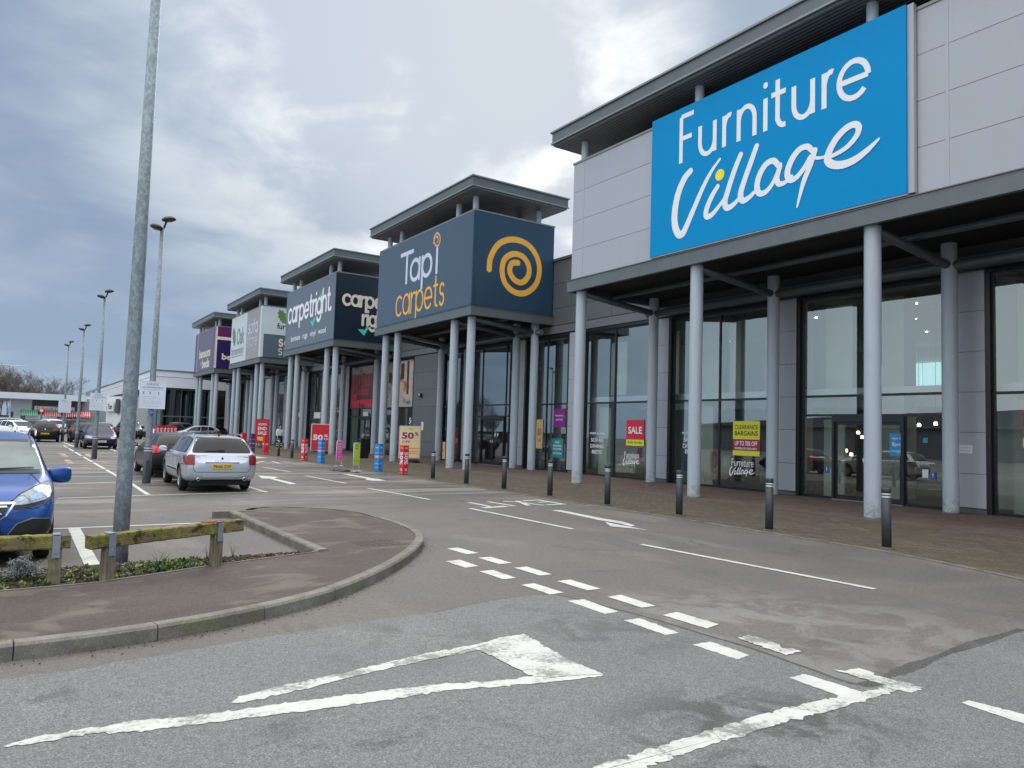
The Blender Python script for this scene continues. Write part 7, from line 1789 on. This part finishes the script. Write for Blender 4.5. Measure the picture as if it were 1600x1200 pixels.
# dark shrubs seen between the far columns
simple('shrub_dark', S(44,34,40), .9, 0, .3, 20)
for i, (px, dep, w_) in enumerate(((322,66,1.2),(347,64,1.9))):
    p = at(px, dep); r = empty('shrub', (p.x,p.y,0), 0, ['smaller dark shrub behind the roof of the silver car','larger dark shrub behind the roof of the silver car'][i], 'shrub', 'dark shrubs beyond the silver car')
    m = MB()
    for k in range(700):
        a = rr.uniform(0,6.3); q = rr.random()**.5; c = Vector((math.cos(a)*q*w_/2, math.sin(a)*q*w_/2, rr.uniform(.15,1.15)*(1-.35*q)+.1))
        leaf(m, c, rr.uniform(.06,.16), .05, rr.uniform(0,6.3), rr.uniform(-.4,1.3), 0)
    m.build('foliage', 'shrub_dark', r); m = MB()
    for k in range(6): a = k; m.tube([(0,0,0),(math.cos(a)*w_*.3,math.sin(a)*w_*.3,.8)], [.02,.006], 5)
    m.build('stem', 'shrub_twig', r)
# distant lighting columns with twin arms
for i, (px, py, dep) in enumerate(((14,571,150),(42,631,112),(54,622,118),(62,620,124))):
    p = at(px, dep); z = (PY(px, py, p.y)).z; r = empty('street_lamp', (p.x,p.y,0), 0, ['tall far twin-arm lamp above the trees at the left edge','far lamp with a bright head over the low roof','far lamp with twin arms over the low roof','rightmost far lamp with twin arms over the low roof'][i], 'street lamp', 'distant lamps behind the low building')
    m = MB(); m.tube([(0,0,0),(0,0,z)], [.14,.07], 8); m.build('pole', 'galvanised', r)
    for s_ in (-1,1):
        m = MB(); m.tube([(0,0,z),(s_*1.0,0,z+.1)], .05, 6); m.obox((s_*1.4,0,z+.1), 1.0, .35, .16); m.build('lamp_head', 'white_panel', r)

# ================================================================ BARE WINTER TREES
simple('bark', S(104,92,80), .95, 0, .2, 6); simple('birch_bark', S(150,146,138), .9, 0, .2, 6); simple('twig_brown', S(106,98,92), .95, 0, .2, 6); simple('twig_olive', S(104,98,84), .95, 0, .2, 6)
def tree_proto(seed, h, barkm, twigm):
    R = random.Random(seed); r = empty('bare_tree', (0,0,0)); tr = MB(); cr = MB()
    def grow(mb, p, d, L, rad, dep):
        n = 3; pts = [p]; rs = [rad]
        for i in range(n):
            d = (d+Vector((R.gauss(0,.10),R.gauss(0,.10),R.gauss(.03,.06)))).normalized(); pts.append(pts[-1]+d*L/n); rs.append(rad*(1-.5*(i+1)/n))
        mb.tube(pts, rs, 5 if dep < 2 else 3, cap=False)
        if dep >= 4: return
        k = [11,8,6,5][dep]
        for i in range(k):
            t_ = R.uniform(.28 if dep == 0 else .2, 1.0); j = min(int(t_*n), n-1); q = pts[j].lerp(pts[j+1], t_*n-j)
            a = R.uniform(0,2*PI); o_ = d.orthogonal().normalized(); b_ = d.cross(o_); side = (o_*math.cos(a)+b_*math.sin(a))
            nd = (d*R.uniform(.5,.9)+side*R.uniform(.4,.8)+Vector((0,0,.25))).normalized()
            grow(tr if dep == 0 else cr, q, nd, L*R.uniform(.36,.62), max(rs[j]*.5, .016), dep+1)
    grow(tr, Vector((0,0,0)), Vector((0,0,1)), h*.85, h*.013, 0)
    tr.build('trunk', barkm, r); cr.build('crown', twigm, r); return r
protos = [tree_proto(11, 10.5, 'bark', 'twig_brown'), tree_proto(23, 9.5, 'birch_bark', 'twig_olive'), tree_proto(37, 11, 'bark', 'twig_olive'), tree_proto(51, 9, 'birch_bark', 'twig_brown')]
R = random.Random(77); k = 0; used = [False]*4
spots = []
for row, (Y0, n_, a, b) in enumerate(((118, 26, -34, 19), (126, 26, -38, 22), (136, 24, -44, 26), (148, 20, -48, 30))):
    for i in range(n_): spots.append((lerp(a, b, (i+R.uniform(.1,.9))/n_), Y0+R.uniform(-2.5,2.5), .92+.04*row))
for x, y, s_ in spots:
    j = R.randrange(4); s2 = s_*R.uniform(.78,1.14)
    fx = 800+0; px_ = None
    v = Vector((x,y,5))-CAMP; cx_ = v.dot(_r)/v.dot(_f)*F_PX+800 if v.dot(_f) > 1 else -999
    # the belt of trees drops toward the right
    if y > 100 and cx_ > 112: continue
    s2 *= .64 if y > 100 else .86
    if cx_ > 45: s2 *= .84
    if cx_ > 150: s2 *= 1.0
    o = protos[j] if not used[j] else copy_tree(protos[j]); used[j] = True
    o.location = (x,y,-.1); o.rotation_euler = (0,0,R.uniform(0,6.3)); o.scale = (s2,s2,s2*R.uniform(.9,1.1))
    tag(o, 'leafless winter tree in the belt behind the far buildings' if y > 100 and x > -50 else 'leafless winter tree at the far side of the car park', 'tree', 'bare trees behind the far buildings' if y > 100 and x > -50 else 'bare trees across the car park')
# dark fence under the trees at the far left
m = MB(); p0 = Vector((-46,108,0)); 
for i in range(24): m.box((-46+i*1.9,108,0),(-46+i*1.9+1.86,108.06,1.9))
for i in range(25): m.box((-46+i*1.9-.05,107.94,0),(-46+i*1.9+.05,108.0,2.0), 0)
tag(m.build('fence', 'dark_gap'), 'dark close-boarded fence below the bare trees at the far left', 'fence')
SC.render.film_transparent = False
SC.cycles.max_bounces = 8; SC.cycles.transparent_max_bounces = 16

# long grey warehouse closing the far side of the car park (seen only as a reflection in the shop glass)
wh = empty('warehouse', (-62,20,0), 0, 'long low grey warehouse with a curved roof, mirrored faintly in the shop windows', 'building'); woff = (-62,20,0)
m = MB(); m.box((-80,-50,0),(-62,95,4.2)); m.build('wall', 'louvre_stripes', wh, woff)
m = MB(); n_ = 16
for i in range(n_):
    a0, a1 = -50+145*i/n_, -50+145*(i+1)/n_; h0, h1 = 4.3+2.4*math.sin(PI*i/n_), 4.3+2.4*math.sin(PI*(i+1)/n_)
    m.add([(-61.4,a0,4.2),(-61.4,a1,4.2),(-61.4,a1,h1),(-61.4,a0,h0),(-80,a0,h0),(-80,a1,h1)], [(0,1,2,3),(3,2,5,4)])
m.build('roof', 'louvre_grey', wh, woff)
for y in (-30,-8,14,36,58,80): m = MB(); m.box((-61.95,y,0),(-61.9,y+5,3.2)); m.build('shutter', 'panel_dark', wh, woff)
